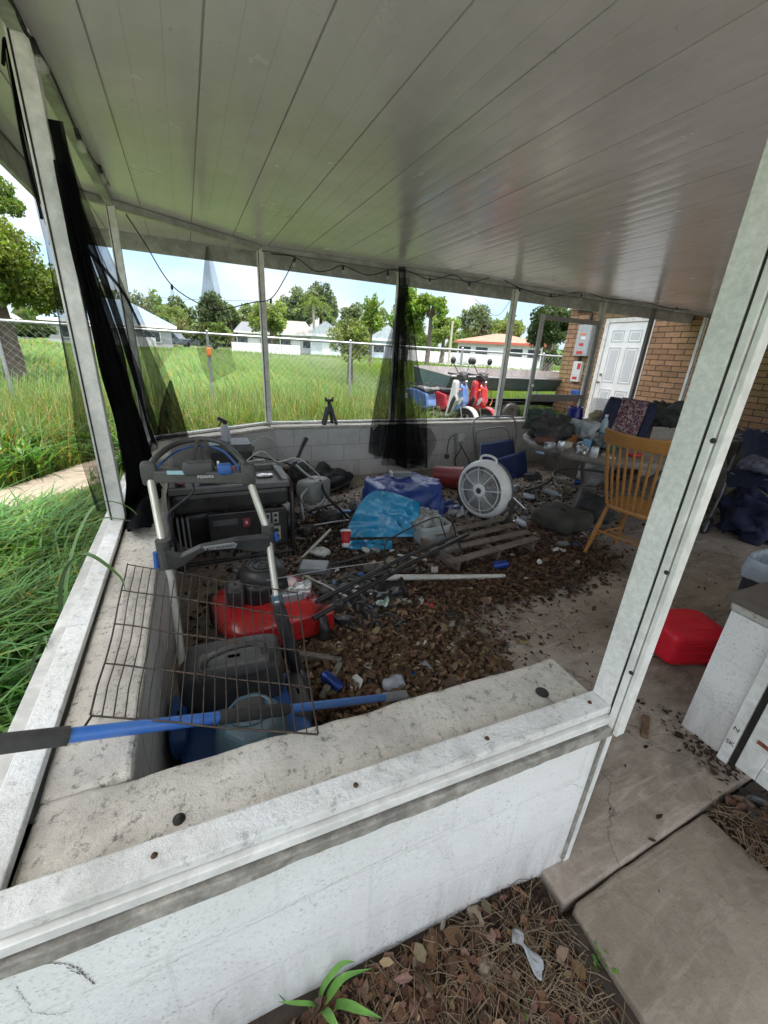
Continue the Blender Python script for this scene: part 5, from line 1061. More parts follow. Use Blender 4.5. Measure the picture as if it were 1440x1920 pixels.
tp.part('loose_edge', MB().grid(lambda u, v: V(2.02+u*.38, 3.12+v*.22, .012+.04*abs(noise.noise(Vector((u*4, v*3, 2))))+.02*math.sin(v*9)), 24, 14), M_tarp)
mb = MB(); a_, b_, c_, d_ = Zp(706, 912, .35), Zp(776, 912, .37), Zp(795, 975, .20), Zp(728, 1022, .02)
cy = Thing('plastic_sheet', 'crumpled shiny cyan plastic sheet draped in front of the blue tarp', 'plastic sheet', (1.35, 2.85, 0))
def cyf(u, v):
    top = Zp(706+u*22, 920-6*math.sin(u*3), .36).lerp(Zp(790, 945, .33), u*.95); bot = Zp(645, 1008, .015).lerp(Zp(782, 1006, .03), u)
    p = top.lerp(bot, v); p.z += .10*math.sin(v*PI)*(1-u*.5); n_ = abs(noise.noise(p*7+V(0, 4, 0)))*.06+abs(noise.noise(p*15))*.02; return p+V(-.35, -.75, .4)*n_
cy.part('sheet', MB().grid(cyf, 44, 36), M_cyan)
cy.part('lower_flap', MB().grid(lambda u, v: Zp(650+u*85, 1012+v*18, .015+.03*abs(noise.noise(Vector((u*5, v*3, 8))))), 26, 10), M_cyan)
T = frame(Zp(748, 984, .13), (.55, -.30, .05), (-.1, .2, .9)); cy.part('printed_mark', MB().prism([(-.05, -.03), (.02, -.04), (.06, .02), (.0, .045), (-.05, .02)], .002, T), mat('mark_blue', (.01, .08, .2), .3))
bk = Thing('blue_box', 'royal blue box corner sticking out beneath the cyan plastic sheet', 'box', Zp(750, 1015, 0)); q = Zp(735, 1002, 0)
bk.part('body', MB().box(q+V(.05, .10, .085), (.28, .16, .17), Matrix.Rotation(-.3, 3, 'Z')), mat('royal', (.01, .09, .4), .35, coat=.3), bev=.008); bk.part('black_end', MB().box(Zp(778, 985, .09), (.05, .1, .15), Matrix.Rotation(-.3, 3, 'Z')), M_blackp, bev=.004)
q = Zp(755, 893, .37); bt_ = Thing('battery_pack', 'flat grey plastic pack lying on top of the blue tarp', 'battery pack', q)
bt_.part('case', MB().box(q+V(0, .02, .02), (.19, .085, .035), Matrix.Rotation(-.25, 3, 'Z')), mat('pack_grey', (.2, .22, .21), .5, dirt=(.1, .1, .09), ds=10, da=.4), bev=.006); bt_.part('end_cap', MB().box(q+V(-.1, .045, .022), (.02, .08, .042), Matrix.Rotation(-.25, 3, 'Z')), M_btube, bev=.003)
# fan
fc = Yp(908, 917, 2.86); fn = Vector((-.93, -.30, .10)).normalized(); FT = frame(fc, (-fn.y, fn.x, 0), (0, 0, 1)) ; z_ = (FT.to_3x3() @ V(0, 0, 1))
if z_.dot(fn) < 0: FT = frame(fc, (fn.y, -fn.x, 0), (0, 0, 1))
M_fan = mat('fan_white', (.84, .83, .79), .4, var=.08, vs=6, dirt=(.5, .48, .42), ds=9, da=.25)
fan = Thing('floor_fan', 'round white plastic floor fan standing on edge beside the pallet', 'fan', (fc.x, fc.y, 0)); R_ = .275
fan.part('rim', MB().lathe([(R_*.82, .075), (R_*.9, .07), (R_*.97, .045), (R_, .01), (R_, -.02), (R_*.97, -.03)], 48, FT), M_fan)
bkh = fan.part('back_housing', MB().lathe([(R_*.975, -.028), (R_*.98, -.07), (R_*.9, -.10), (R_*.6, -.115), (.05, -.115)], 40, FT), mat('fan_grey', (.17, .18, .2), .5, dirt=(.1, .1, .09), ds=8, da=.4))
mb = MB()
for k in range(84):
    a = 2*PI*k/84; mb.tube([FT @ V(math.cos(a)*.055, math.sin(a)*.055, .085), FT @ V(math.cos(a)*.14, math.sin(a)*.14, .088), FT @ V(math.cos(a)*R_*.83, math.sin(a)*R_*.83, .07)], .0013, 4, cap=False)
fan.part('wire_grille', mb, M_fan)
mb = MB()
for k in range(8):
    a = 2*PI*k/8+.2; mb.tube([FT @ V(math.cos(a)*.05, math.sin(a)*.05, .088), FT @ V(math.cos(a)*.14, math.sin(a)*.14, .093), FT @ V(math.cos(a)*R_*.84, math.sin(a)*R_*.84, .073)], .0042, 6)
mb.torus(FT @ Matrix.Translation((0, 0, .072)), R_*.70, .0045, 48); mb.torus(FT @ Matrix.Translation((0, 0, .072)), R_*.84, .007, 48)
fan.part('grille_spokes', mb, M_fan)
fan.part('hub', MB().lathe([(0, .095), (.03, .094), (.05, .10), (.062, .088), (.06, .07)], 28, FT), M_fan); fan.part('hub_badge', MB().lathe([(0, .097), (.026, .0965), (.028, .094)], 20, FT), M_dkp)
mb = MB()
for k in range(5):
    a = 2*PI*k/5
    def bl(u, v, a=a): r_ = .05+u*(R_*.78-.05); th_ = a+(v-.5)*(.9-.15*u); return FT @ V(r_*math.cos(th_), r_*math.sin(th_), .0+(v-.5)*.07)
    mb.grid(bl, 8, 6)
fan.part('blades', mb, mat('blade_grey', (.3, .31, .3), .4), solid=.003)
ha = [PI*(.5+.17*math.sin(x_)) for x_ in (-1.5, -.8, 0, .8, 1.5)]
fan.part('handle', MB().tube([FT @ V(.085*s_, R_*k, -.0) for s_, k in ((-1, .95), (-.85, 1.1), (0, 1.16), (.85, 1.1), (1, .95))], .011, 8, sub=4), M_fan)
fan.part('pivot_knob', MB().tube([FT @ V(R_*1.0, -.06, -.02), FT @ V(R_*1.14, -.06, -.02)], .035, 14), M_dkp); fan.part('pivot_knob', MB().tube([FT @ V(-R_*1.0, -.06, -.02), FT @ V(-R_*1.1, -.06, -.02)], .035, 14), M_dkp)
fan.part('base_stand', MB().tube([FT @ V(R_*1.08, -.06, -.03), FT @ V(R_*.98, -R_*.85, -.04), FT @ V(R_*.5, -R_*1.1, -.05), FT @ V(-R_*.5, -R_*1.1, -.05), FT @ V(-R_*.98, -R_*.85, -.04), FT @ V(-R_*1.06, -.06, -.03)], .02, 8, sub=4), M_dkp)
# pallet
M_pal = mat('grey_pallet_wood', (.20, .16, .125), .85, var=.4, vs=9, dirt=(.07, .05, .04), ds=7, da=.45, bump=.5, bs=40)
pa = Thing('wooden_pallet', 'weathered slatted wooden pallet lying under the fan', 'pallet', (2.2, 2.35, 0))
o_, ux, uy = Zp(842, 1058, .1), None, None; e1 = Zp(1012, 1014, .1)-o_; L1 = e1.length; ux = e1.normalized(); uy = V(-ux.y, ux.x, 0); Rm = Matrix((ux, uy, V(0, 0, 1))).transposed()
for k in range(4): pa.part('slat', MB().box(o_+ux*(L1/2+.05*k+rnd.uniform(-.03, .03))+uy*(.04+k*.14)+V(0, 0, rnd.uniform(-.004, .004)), (L1*(1-.06*k), .062, .016), Rm @ Matrix.Rotation(rnd.uniform(-.04, .04), 3, 'Z') @ Matrix.Rotation(rnd.uniform(-.015, .015), 3, 'Y')), M_pal, bev=.003)
for k in (0.12, .55, .96): pa.part('stringer', MB().box(o_+ux*L1*k+uy*.25+V(0, 0, -.0575), (.036, .46, .082), Rm), M_pal, bev=.003)
# bin of crumpled foil and wads
q = Zp(812, 1020, 0); fb = Thing('foil_bin', 'small translucent bin overflowing with crumpled grey foil wads', 'bin', q)
M_clr = mat('cloudy_plastic', (.5, .53, .52), .35, var=.15, vs=5, alpha=.75, bump=0)
def binfn(u, v):
    a = 2*PI*u; sg = lambda x: math.copysign(abs(x)**.35, x); k = .82+.18*v; return V(q.x+sg(math.cos(a))*.145*k, q.y+.06+sg(math.sin(a))*.105*k, v*.17)
fb.part('bin_wall', MB().grid(binfn, 32, 6), M_clr, solid=.003); fb.part('bin_rim', MB().tube([binfn(i/32, 1) for i in range(33)], .006, 6, cap=False), M_clr)
M_wad = mat('grey_foil_wad', (.36, .37, .36), .45, .35, var=.35, vs=25, dirt=(.12, .12, .11), ds=14, da=.4, bump=.8, bs=30)
for i, (dx, dy, dz, s_) in enumerate(((-.06, .02, .15, .17), (.07, .1, .17, .15), (-.02, .12, .2, .15), (.05, .0, .13, .12), (.12, .06, .13, .1))):
    fb_ = single('foil_wad', ['large crumpled grey wad at the front left of the foil bin', 'crumpled grey wad at the back right of the foil bin', 'topmost crumpled grey wad in the foil bin', 'crumpled grey wad pressed against the front of the foil bin', 'smallest grey wad at the right rim of the foil bin'][i], 'foil', MB().lump(q+V(dx, dy+.05, dz), (s_, s_, s_*.85), .3, 10, 40+i, 20, i, .9, False), M_wad, q+V(dx, dy+.05, dz), 'foil wads in the small bin')
single('strap', 'black strap looped over the foil bin', 'strap', MB().tube([Zp(836, 968, .3), Zp(850, 985, .26), Zp(856, 1010, .2), Zp(870, 1040, .1)], .007, 6, sub=4), M_cable, q+V(.1, 0, .1))
# red bucket on its side
q0, q1 = Zp(845, 906, .14), Zp(820, 888, .14); ax = (V(2.83, 3.75, .135)-V(2.5, 3.95, .13)).normalized(); bc = V(2.50, 3.9, .14)
BT = Matrix.Translation(bc) @ V(.80, -.58, 0).normalized().to_track_quat('Z', 'Y').to_matrix().to_4x4()
bu = Thing('red_bucket', 'dark red bucket lying on its side against the far wall', 'bucket', (bc.x, bc.y, 0)); M_bred = mat('bucket_red', (.22, .01, .015), .4, var=.2, dirt=(.1, .05, .04), ds=6, da=.3)
bu.part('wall', MB().lathe([(0, 0), (.105, 0), (.11, .01), (.135, .33), (.142, .335), (.142, .345), (.13, .34), (.10, .015), (0, .012)], 32, BT), M_bred); bu.part('rim', MB().torus(BT @ Matrix.Translation((0, 0, .34)), .14, .006, 32), M_bred)
bu.part('handle', MB().tube([BT @ V(.14, 0, .33), BT @ V(.09, -.12, .36), BT @ V(0, -.155, .37), BT @ V(-.09, -.12, .36), BT @ V(-.14, 0, .33)], .003, 6, sub=4), M_gal)
lump1('pink_rag', 'pale pink rag spilling from the red bucket', 'rag', Yp(860, 908, 3.7)*1, (.10, .08, .14), mat('pink_cloth', (.45, .3, .3), .8, var=.3, vs=15), 51, .2, 9)
# ---- blue folding cart / chair with steel loop
M_nvy = mat('navy_vinyl', (.012, .03, .13), .4, var=.3, vs=6, dirt=(.06, .07, .12), ds=6, da=.3)
ct = Thing('hand_cart', 'navy blue folding cart with a bent steel tube handle leaning on the far wall', 'cart', (3.75, 4.2, 0))
loop = lambda pts, y: [Yp(a, b, y) for a, b in pts]
ct.part('handle_loop', MB().tube(loop([(892, 862), (888, 815), (888, 792), (896, 783), (925, 781), (955, 781), (964, 786), (968, 808), (964, 840)], 4.42), .012, 8, sub=4), M_gal)
ct.part('handle_loop', MB().tube(loop([(893, 860), (893, 812), (903, 806), (940, 801), (953, 810), (956, 840)], 4.38), .010, 8, sub=4), M_gal)
ct.part('back_panel', MB().grid(lambda u, v: Yp(900+u*62-v*2+u*v*8, 832-u*10+v*42+u*v*8, 4.35-.25*v)+V(0, -.02*math.sin(u*PI), .0), 16, 10), M_nvy, solid=.012)
ct.part('seat_shell', MB().grid(lambda u, v: Yp(925+u*60+v*5, 862-u*18+v*46+u*v*14, 4.1-.22*v)+V(0, -.03*math.sin(u*PI)*math.sin(v*PI), 0), 16, 10), M_nvy, solid=.015)
ct.part('side_tube', MB().tube([Yp(890, 860, 4.42), Yp(915, 905, 4.0)], .012, 8), M_gal); ct.part('side_tube', MB().tube([Yp(964, 840, 4.42), Yp(1000, 915, 3.9)], .012, 8), M_gal)
# ---- socket box on the wall with cords
ob_ = Thing('outlet_box', 'grey weatherproof outlet box with cords on the far wall', 'outlet box', Yp(860, 825, 4.52)); p = Yp(860, 822, 4.54)
ob_.part('box', MB().box(p+V(0, -.02, 0), (.11, .06, .14)), M_box, bev=.006); ob_.part('cover', MB().box(p+V(.0, -.06, .02), (.09, .012, .1)), M_white, bev=.003)
ob_.part('conduit', MB().tube([p+V(-.03, -.01, -.07), Yp(853, 880, 4.53), Yp(852, 908, 4.5)], .011, 8), M_gal)
single('plug_cord', 'thin brown cord with a round plug hanging from the outlet box', 'cord', MB().tube(loop([(852, 815), (842, 825), (838, 850)], 4.5), .006, 6, sub=4).ball(Yp(838, 856, 4.48), .035, 10, 8), mat('cord_brown', (.12, .05, .03), .6), Yp(838, 850, 4.5))
single('looped_cord', 'black cord looped below the outlet box', 'cord', MB().tube(loop([(862, 832), (872, 850), (880, 868), (874, 880), (858, 878), (853, 862), (862, 845), (866, 835)], 4.5), .007, 6, sub=5), M_cable, Yp(865, 860, 4.5))
# ---- jack stand and spray bottle on the far sill
js = Thing('jack_stand', 'black jack stand standing on the far wall ledge', 'jack stand', (1.36, 4.62, .63)); jc = Yp(617, 806, 4.62); top = Yp(617, 772, 4.62)
for dx, dy in ((-.085, -.05), (.085, -.05), (-.06, .07), (.06, .07)): js.part('leg', MB().bar(V(jc.x+dx, 4.62+dy, .635), V(jc.x+dx*.3, 4.62+dy*.3, top.z+.06), .035, .014), M_blackm, bev=.002)
js.part('front_plate', MB().prism([(-.075, 0), (-.05, 0), (-.012, .15), (.012, .15), (.05, 0), (.075, 0), (.022, .23), (-.022, .23)], .006, frame((jc.x, 4.56, .637), (1, 0, 0), (0, .15, 1))), M_blackm, bev=.001)
js.part('column', MB().tube([V(jc.x, 4.62, .75), V(jc.x, 4.62, top.z+.12)], .02, 10), M_blackm); js.part('saddle', MB().box((jc.x, 4.62, top.z+.13), (.09, .035, .03)).box((jc.x-.04, 4.62, top.z+.15), (.015, .035, .03)).box((jc.x+.04, 4.62, top.z+.15), (.015, .035, .03)), M_blackm, bev=.003)
q = Xp(428, 830, .12); q = V(.17, 4.27, .632); sb = Thing('spray_bottle', 'white spray bottle with black trigger standing on the slanting corner wall', 'spray bottle', q)
bq = Yp(424, 828, 3.75); q = V(bq.x, 3.75, bq.z); sb.o.location = q; sb.L = q
sb.part('bottle', MB().lathe([(0, 0), (.035, 0), (.038, .02), (.038, .1), (.03, .125), (.014, .145), (.013, .16)], 20, Matrix.Translation(q)), mat('bottle_white', (.55, .56, .62), .35)); sb.part('trigger_head', MB().box(q+V(-.015, 0, .185), (.085, .028, .03), Matrix.Rotation(.5, 3, 'Y')).box(q+V(0, 0, .165), (.03, .03, .03)).box(q+V(-.035, 0, .155), (.012, .014, .05), Matrix.Rotation(.5, 3, 'Y')), M_blackp, bev=.003)
pk = Thing('storage_crate', 'dusty grey crate behind the generator carrying the white spray bottle', 'crate', (q.x, 3.8, 0)); pk.part('box', MB().bx(q.x-.16, q.x+.2, 3.62, 3.92, 0, q.z-.003), M_dkp, bev=.01); pk.part('lid_rim', MB().bx(q.x-.175, q.x+.215, 3.605, 3.615, q.z-.06, q.z-.015), M_tray)
# ---- junk between generator and far wall
def tubething(name, label, cat, pts, r, m, n=8, sub=4): return single(name, label, cat, MB().tube(pts, r, n, sub=sub), m, pts[len(pts)//2])
tubething('tool_handle', 'thick black rubber handle sticking up by the far corner wall', 'handle', [Yp(558, 858, 3.9), Yp(566, 838, 3.95), Yp(574, 822, 4.0)], [.02, .02, .026], M_blackp, 10, 0)
lump1('black_motor', 'dusty black motor lump below the black rubber handle', 'motor', Yp(560, 888, 3.75)+V(0, 0, -.06), (.18, .16, .2), M_dkp, 61, .2, 7)
lump1('pressure_washer', 'pale grey plastic machine housing tipped beside the generator', 'machine', Yp(590, 935, 3.45)+V(0, 0, -.02), (.30, .2, .22), mat('pale_grey_plastic', (.28, .3, .28), .5, var=.2, dirt=(.1, .09, .08), ds=6, da=.4), 62, .1, 4, .6, sq=.4)
tubething('grey_hose', 'grey hose curling over the pale machine housing', 'hose', [Yp(555, 872, 3.6), Yp(575, 890, 3.5), Yp(598, 905, 3.4), Yp(610, 925, 3.35), Yp(600, 945, 3.32), Yp(575, 950, 3.3), Yp(565, 932, 3.3), Yp(578, 915, 3.35)], .011, M_gal)
tubething('black_hose', 'black hose snaking from the pale machine toward the blue scrap', 'hose', [Yp(600, 900, 3.4), Yp(612, 930, 3.3), Yp(630, 948, 3.2), Zp(655, 975, .02)], .012, M_cable)
for i, pts in enumerate(([(462, 838), (500, 818), (530, 850), (548, 885)], [(470, 855), (510, 862), (545, 872), (580, 905)], [(455, 870), (490, 846), (520, 866), (560, 860), (600, 892)])):
    tubething('power_cord', ['thin grey cord arching over the tangle behind the generator', 'thick black cord running along the tangle behind the generator', 'pale cord wandering across the tangle behind the generator'][i], 'cord', [Yp(a, b, 3.7-.1*i) for a, b in pts], (.004, .008, .006)[i], (M_gal, M_cable, M_btube)[i])
ap = Thing('metal_shelf_frame', 'small white tubular frame upside down behind the generator', 'frame', Yp(480, 885, 3.5))
for a, b in (((448, 868), (494, 862)), ((494, 862), (498, 898)), ((448, 868), (452, 900)), ((470, 866), (474, 896))): ap.part('tube', MB().tube([Yp(*a, 3.5), Yp(*b, 3.5)], .011, 8), M_btube)
lump1('black_heap', 'dark heap of rags and bags along the foot of the far wall', 'heap', (1.15, 4.2, .0), (.95, .45, .2), mat('dark_rags', (.02, .02, .022), .8, var=.5, vs=8, bump=.6), 63, .5, 5, .1, sq=.8, n=30)
lump1('black_heap', 'dark heap of rags between the generator and the left corner', 'heap', (.15, 3.9, .0), (.8, .5, .25), mat('dark_rags2', (.03, .028, .025), .8, var=.5, vs=8, bump=.6), 64, .5, 5, .1, sq=.8, n=30)
lump1('brown_heap', 'brown leafy dirt heap behind the white tubular frame', 'heap', (.65, 3.95, .0), (.5, .4, .3), mat('brown_junk', (.1, .06, .03), .9, var=.6, vs=12, bump=1), 65, .5, 6, .1, sq=.8, n=26)
lump1('blue_scrap', 'bright blue plastic scrap lying left of the cyan sheet', 'plastic scrap', Zp(635, 962, 0)+V(0, 0, 0), (.28, .08, .03), mat('scrap_blue', (.02, .12, .35), .35, coat=.3), 66, .3, 8, -.2)
single('metal_rod', 'pale metal rod standing askew on the floor right of the generator', 'rod', MB().tube([Zp(566, 1046, .01), Zp(620, 993, .12)], .011, 8), M_btube, Zp(566, 1046, 0))
single('plastic_pipe', 'white plastic pipe lying on the leaves below the mower handle', 'pipe', MB().tube([Zp(722, 1083, .035), Zp(845, 1082, .03), Zp(946, 1080, .02)], [.022, .019, .015], 12), mat('pvc', (.6, .58, .53), .45, dirt=(.3, .26, .2), ds=12, da=.4), Zp(840, 1082, 0))
cu = Zp(648, 1034, 0); rc = Thing('paper_cup', 'red and white paper cup lying tipped on the floor', 'cup', cu); CT = Matrix.Translation(cu+V(0, 0, .035)) @ V(.12, .35, .62).normalized().to_track_quat('Z', 'Y').to_matrix().to_4x4()
rc.part('cup_wall', MB().lathe([(0, 0), (.026, 0), (.042, .125), (.038, .125)], 24, CT), M_red); rc.part('lid', MB().lathe([(.044, .12), (.044, .132), (.036, .14), (0, .14)], 24, CT), M_wst); rc.part('white_band', MB().lathe([(.0262, .0), (.031, .03), (.0308, .0305)], 24, CT), M_wst)
# ---- cans, bottles, papers: each a thing of its own
def can(label, p, d, body, L=.12, r=.032):
    p = Vector(p); T = Matrix.Translation(p+V(0, 0, r)) @ Vector(d).normalized().to_track_quat('Z', 'Y').to_matrix().to_4x4(); t = Thing('drink_can', label, 'can', p)
    t.part('can_body', MB().lathe([(r*.8, 0), (r, .008), (r, L-.012), (r*.82, L)], 20, T), body); t.part('can_end', MB().lathe([(0, .003), (r*.8, 0)], 20, T).lathe([(r*.82, L), (r*.78, L-.004), (0, L-.004)], 20, T), M_chrome)
M_cbl = mat('can_blue', (.03, .07, .3), .3, .6, var=.4, vs=18); M_csl = mat('can_silver', (.55, .56, .58), .3, .8, var=.2, vs=18); M_cwh = mat('can_white', (.6, .62, .66), .35, .3, var=.25, vs=22)
can('blue drink can lying on the leaves right of the white pipe', Zp(922, 1068, 0), (1, -.2, .05), M_cbl)
can('blue and silver can standing in leaves by the wooden corner frame', Zp(640, 1302, 0), (-.5, .8, .25), M_cbl, .11, .028)
can('silver can lying on the floor left of the table leg', Zp(960, 922, 0), (1, .4, 0), M_csl); can('white can lying under the near edge of the table', Zp(980, 935, 0), (.6, -.5, 0), M_cwh)
can('dark blue and white can under the table among scraps', Zp(1074, 908, 0), (1, -.2, 0), M_cbl)
can('white can on its side behind the pallet corner', Zp(983, 990, 0), (-.5, .2, .3), M_cwh)
M_pet = mat('clear_pet', (.6, .68, .7), .12, alpha=.45, bump=0)
def bottle(label, p, d, m=M_pet, L=.2, r=.032, cap=M_wst):
    p = Vector(p); T = Matrix.Translation(p+V(0, 0, r)) @ Vector(d).normalized().to_track_quat('Z', 'Y').to_matrix().to_4x4(); t = Thing('plastic_bottle', label, 'bottle', p)
    t.part('bottle_wall', MB().lathe([(0, 0), (r*.85, 0), (r, .012), (r*.93, L*.35), (r, L*.6), (r*.8, L*.78), (r*.38, L*.9), (r*.36, L)], 18, T), m); t.part('cap', MB().lathe([(r*.42, L*.95), (r*.42, L*1.04), (0, L*1.04)], 14, T), cap)
bottle('clear plastic bottle lying in the leaves below the table', Zp(1020, 988, 0), (1, -.3, 0)); bottle('crushed clear bottle under the table beside the chair', Zp(1105, 950, 0), (1, .1, 0))
bottle('clear bottle lying under the far side of the table', Zp(1020, 925, 0), (.3, -1, 0))
def paper(label, p, sx, sy, m, seed, rot=0, cr=.25, z=.006, cat='paper scrap', name='paper_scrap', group=None):
    p = Vector(p); p.z = z; rr = random.Random(seed); n_ = 9; poly = [(math.cos(2*PI*k/n_)*sx*rr.uniform(.7, 1.1), math.sin(2*PI*k/n_)*sy*rr.uniform(.7, 1.1)) for k in range(n_)]
    def fn(u, v):
        a = 2*PI*u; i = u*n_; k = int(i) % n_; q = Vector(poly[k]).lerp(Vector(poly[(k+1) % n_]), i-int(i))*v; c_, s_ = math.cos(rot), math.sin(rot); x, y = q.x*c_-q.y*s_, q.x*s_+q.y*c_
        return V(p.x+x, p.y+y, p.z+cr*sx*abs(noise.noise(Vector((x*26+seed, y*26, seed))))*1.3)
    return single(name, label, cat, MB().grid(fn, 27, 6), m, p, group)
M_pap = mat('dirty_paper', (.5, .46, .4), .8, var=.25, vs=25, dirt=(.2, .16, .12), ds=14, da=.5, bump=.3); M_pap2 = mat('white_paper', (.62, .62, .6), .7, var=.2, vs=25, dirt=(.3, .27, .22), ds=14, da=.4); M_crd = mat('cardboard', (.3, .24, .17), .85, var=.25, vs=10, dirt=(.12, .09, .06), ds=6, da=.4)
paper('torn beige paper piece left of the red wrapper', Zp(752, 1110, 0), .07, .04, M_pap, 1, .4); paper('folded beige paper between the black bag and the red wrapper', Zp(762, 1130, 0), .08, .035, M_pap, 2, -.8)
paper('small pale wrapper half of the red and white packet', Zp(790, 1128, 0), .05, .045, M_pap2, 3, .2); paper('bright red half of the torn packet on the bare floor', Zp(808, 1134, 0), .055, .05, M_sred, 4, .9, .15, .01, 'wrapper', 'wrapper')
paper('small white tissue on the leaf pile in the middle', Zp(790, 1212, 0), .045, .035, M_pap2, 5, 0, .9); paper('pale folded paper on the leaf pile right of the white tissue', Zp(843, 1217, 0), .06, .028, M_pap, 6, .2, .5)
paper('crumpled brownish paper at the right edge of the leaf pile', Zp(872, 1195, 0), .05, .04, M_pap, 7, 1, .8); paper('white twisted tissue near the pallet corner', Zp(1048, 1035, 0), .075, .035, M_pap2, 8, -.7, .8)
paper('flat beige cardboard beside the grey rag at the ledge', Zp(690, 1290, 0), .13, .07, M_crd, 9, .5, .1); paper('large pale wrapper scrap behind the black bag', Zp(700, 1062, 0), .10, .05, M_crd, 10, -.1, .3)
paper('white crumpled slip beside the red cup', Zp(665, 1040, 0), .04, .02, M_pap2, 11, 0, .8); paper('clear crumpled wrapper on the silver foil side of the tarp', Zp(858, 968, 0), .14, .08, mat('clear_wrap', (.45, .45, .45), .2, var=.3, vs=20, bump=.5), 12, 0, .9)
paper('green and white crumpled wrapper lying on the black bag', Zp(717, 1143, 0), .055, .045, mat('wrap_green', (.35, .45, .38), .35, .3, var=.5, vs=30), 13, 0, .9, .04)
paper('pale envelope scrap under the far part of the table', Zp(1010, 905, 0), .12, .06, M_pap, 14, .3, .4); paper('long brownish paper under the table', Zp(1060, 925, 0), .16, .06, M_crd, 15, .1, .5)
paper('white flyer on the floor near the left table leg', Zp(965, 912, 0), .1, .05, M_pap2, 16, .2, .3); paper('brown cardboard flap on the floor by the trash can', Zp(1395, 1003, 0), .13, .06, mat('brown_card', (.22, .12, .06), .85, var=.3), 17, .2, .3)
for i, (a, b) in enumerate(((600, 1095), (668, 1105), (560, 985), (590, 1010), (632, 1075), (700, 1090), (735, 1165), (820, 1250), (905, 1040), (960, 1045), (1010, 1060), (880, 1110), (650, 1185), (742, 1240), (580, 960), (612, 1020), (700, 1120), (640, 1130), (770, 1180), (700, 1200), (830, 1190), (780, 1265), (690, 1255), (840, 1060), (900, 1090), (985, 1090), (1080, 1060), (940, 930), (1060, 900), (1130, 930), (1000, 1005), (1090, 1010), (930, 965), (1000, 960), (1040, 950), (1070, 985), (700, 1035), (585, 1065))):
    paper('tiny pale litter scrap scattered among the leaves', Zp(a, b, 0), rnd.uniform(.016, .035), rnd.uniform(.012, .025), (M_pap, M_pap2, M_crd)[i % 3], 70+i, i, .8, .02, 'litter', 'litter_scrap', 'tiny litter scraps among the leaves')
lump1('grey_rag', 'pale grey rag lying by the end of the blue pole', 'rag', Zp(738, 1292, 0), (.11, .07, .06), mat('rag_grey', (.35, .37, .42), .7, var=.2, vs=20), 71, .25, 12)
M_bag = mat('black_bag', (.014, .014, .016), .35, var=.4, vs=8, bump=.5, bs=20)
single('black_bag', 'torn black plastic bag spread on the floor behind the mower handle', 'bag', MB().grid(lambda u, v: (lambda p: V(p.x, p.y, .012+.07*abs(noise.noise(V(p.x*7, p.y*7, 3)))+.03*abs(noise.noise(V(p.x*19, p.y*19, 3)))))(Zp(622+u*130+10*math.sin(v*7), 1105+v*85-30*abs(u-.5)+8*math.sin(u*9), 0)), 50, 34), M_bag, Zp(680, 1150, 0))
single('black_sheet', 'flat grimy black rubber sheet on the floor behind the petrol mower', 'sheet', MB().grid(lambda u, v: (lambda p: V(p.x, p.y, .008+.03*abs(noise.noise(V(p.x*5, p.y*5, 7)))))(Zp(572+u*112+v*20, 1062+v*62, 0)), 30, 20), mat('rubber_sheet', (.03, .03, .032), .6, var=.4, vs=6, dirt=(.1, .08, .06), ds=6, da=.4), Zp(630, 1090, 0))
wfr = Thing('wooden_corner_frame', 'greyed wooden frame corner lying on leaves beside the mower', 'wood frame', Zp(640, 1240, 0)); M_ow = mat('old_wood', (.25, .235, .2), .85, var=.3, vs=14, dirt=(.08, .07, .05), ds=8, da=.5, bump=.5)
wfr.part('rail', MB().bar(Zp(558, 1226, .03), Zp(640, 1240, .03), .03, .03), M_ow, bev=.003); wfr.part('rail', MB().bar(Zp(638, 1246, .03), Zp(603, 1312, .03), .03, .03), M_ow, bev=.003)
single('wood_chip', 'short brown splinter of wood on the slab by the doorway', 'wood chip', MB().bar(Zp(1208, 1382, .008), Zp(1212, 1342, .01), .028, .014), mat('chip', (.16, .09, .05), .85, var=.5, vs=30, bump=.8), Zp(1210, 1362, 0), bev=.004)
single('lined_paper', 'pale printed card standing against the pallet edge', 'card', MB().prism([(0, 0), (.05, 0), (.05, .06), (0, .06)], .002, frame(Zp(808, 1078, 0), (.9, -.3, 0), (.1, .3, .9))), mat('pinkish_card', (.4, .34, .33), .7), Zp(812, 1070, 0))
# ================================================================ RIGHT SIDE
M_oak = mat('varnished_oak', (.47, .22, .06), .35, var=.22, vs=5, dirt=(.3, .14, .05), ds=5, da=.3, bump=.05, coat=.3)
wch = Thing('wooden_chair', 'honey-coloured wooden spindle-back chair with its back to the camera', 'chair', (3.1, 1.83, 0))
th = math.radians(8); fw = V(math.cos(th), math.sin(th), 0); rtv = V(fw.y, -fw.x, 0); O = V(2.84, 1.77, 0); Q = lambda r_, f_, z: O+rtv*r_+fw*f_+V(0, 0, z)
def seatfn():
    pts = []
    for k in range(28):
        a = 2*PI*k/28; sg = lambda x: math.copysign(abs(x)**.6, x); x, y = sg(math.cos(a))*(.215+.02*math.sin(a)), sg(math.sin(a))*.21; pts.append((x, y))
    return pts
wch.part('seat', MB().prism(seatfn(), .034, frame(Q(0, .21, .425), rtv, fw)), M_oak, bev=.01)
legs = (((-.16, .06), (-.215, .0)), ((.16, .06), (.215, -.0)), ((-.15, .36), (-.2, .44)), ((.15, .36), (.2, .44)))
for (a, b), (c, d) in legs: wch.part('leg', MB().tube([Q(a, b, .43), Q((a+c)/2, (b+d)/2, .22), Q(c, d, 0)], [.014, .019, .013], 12), M_oak)
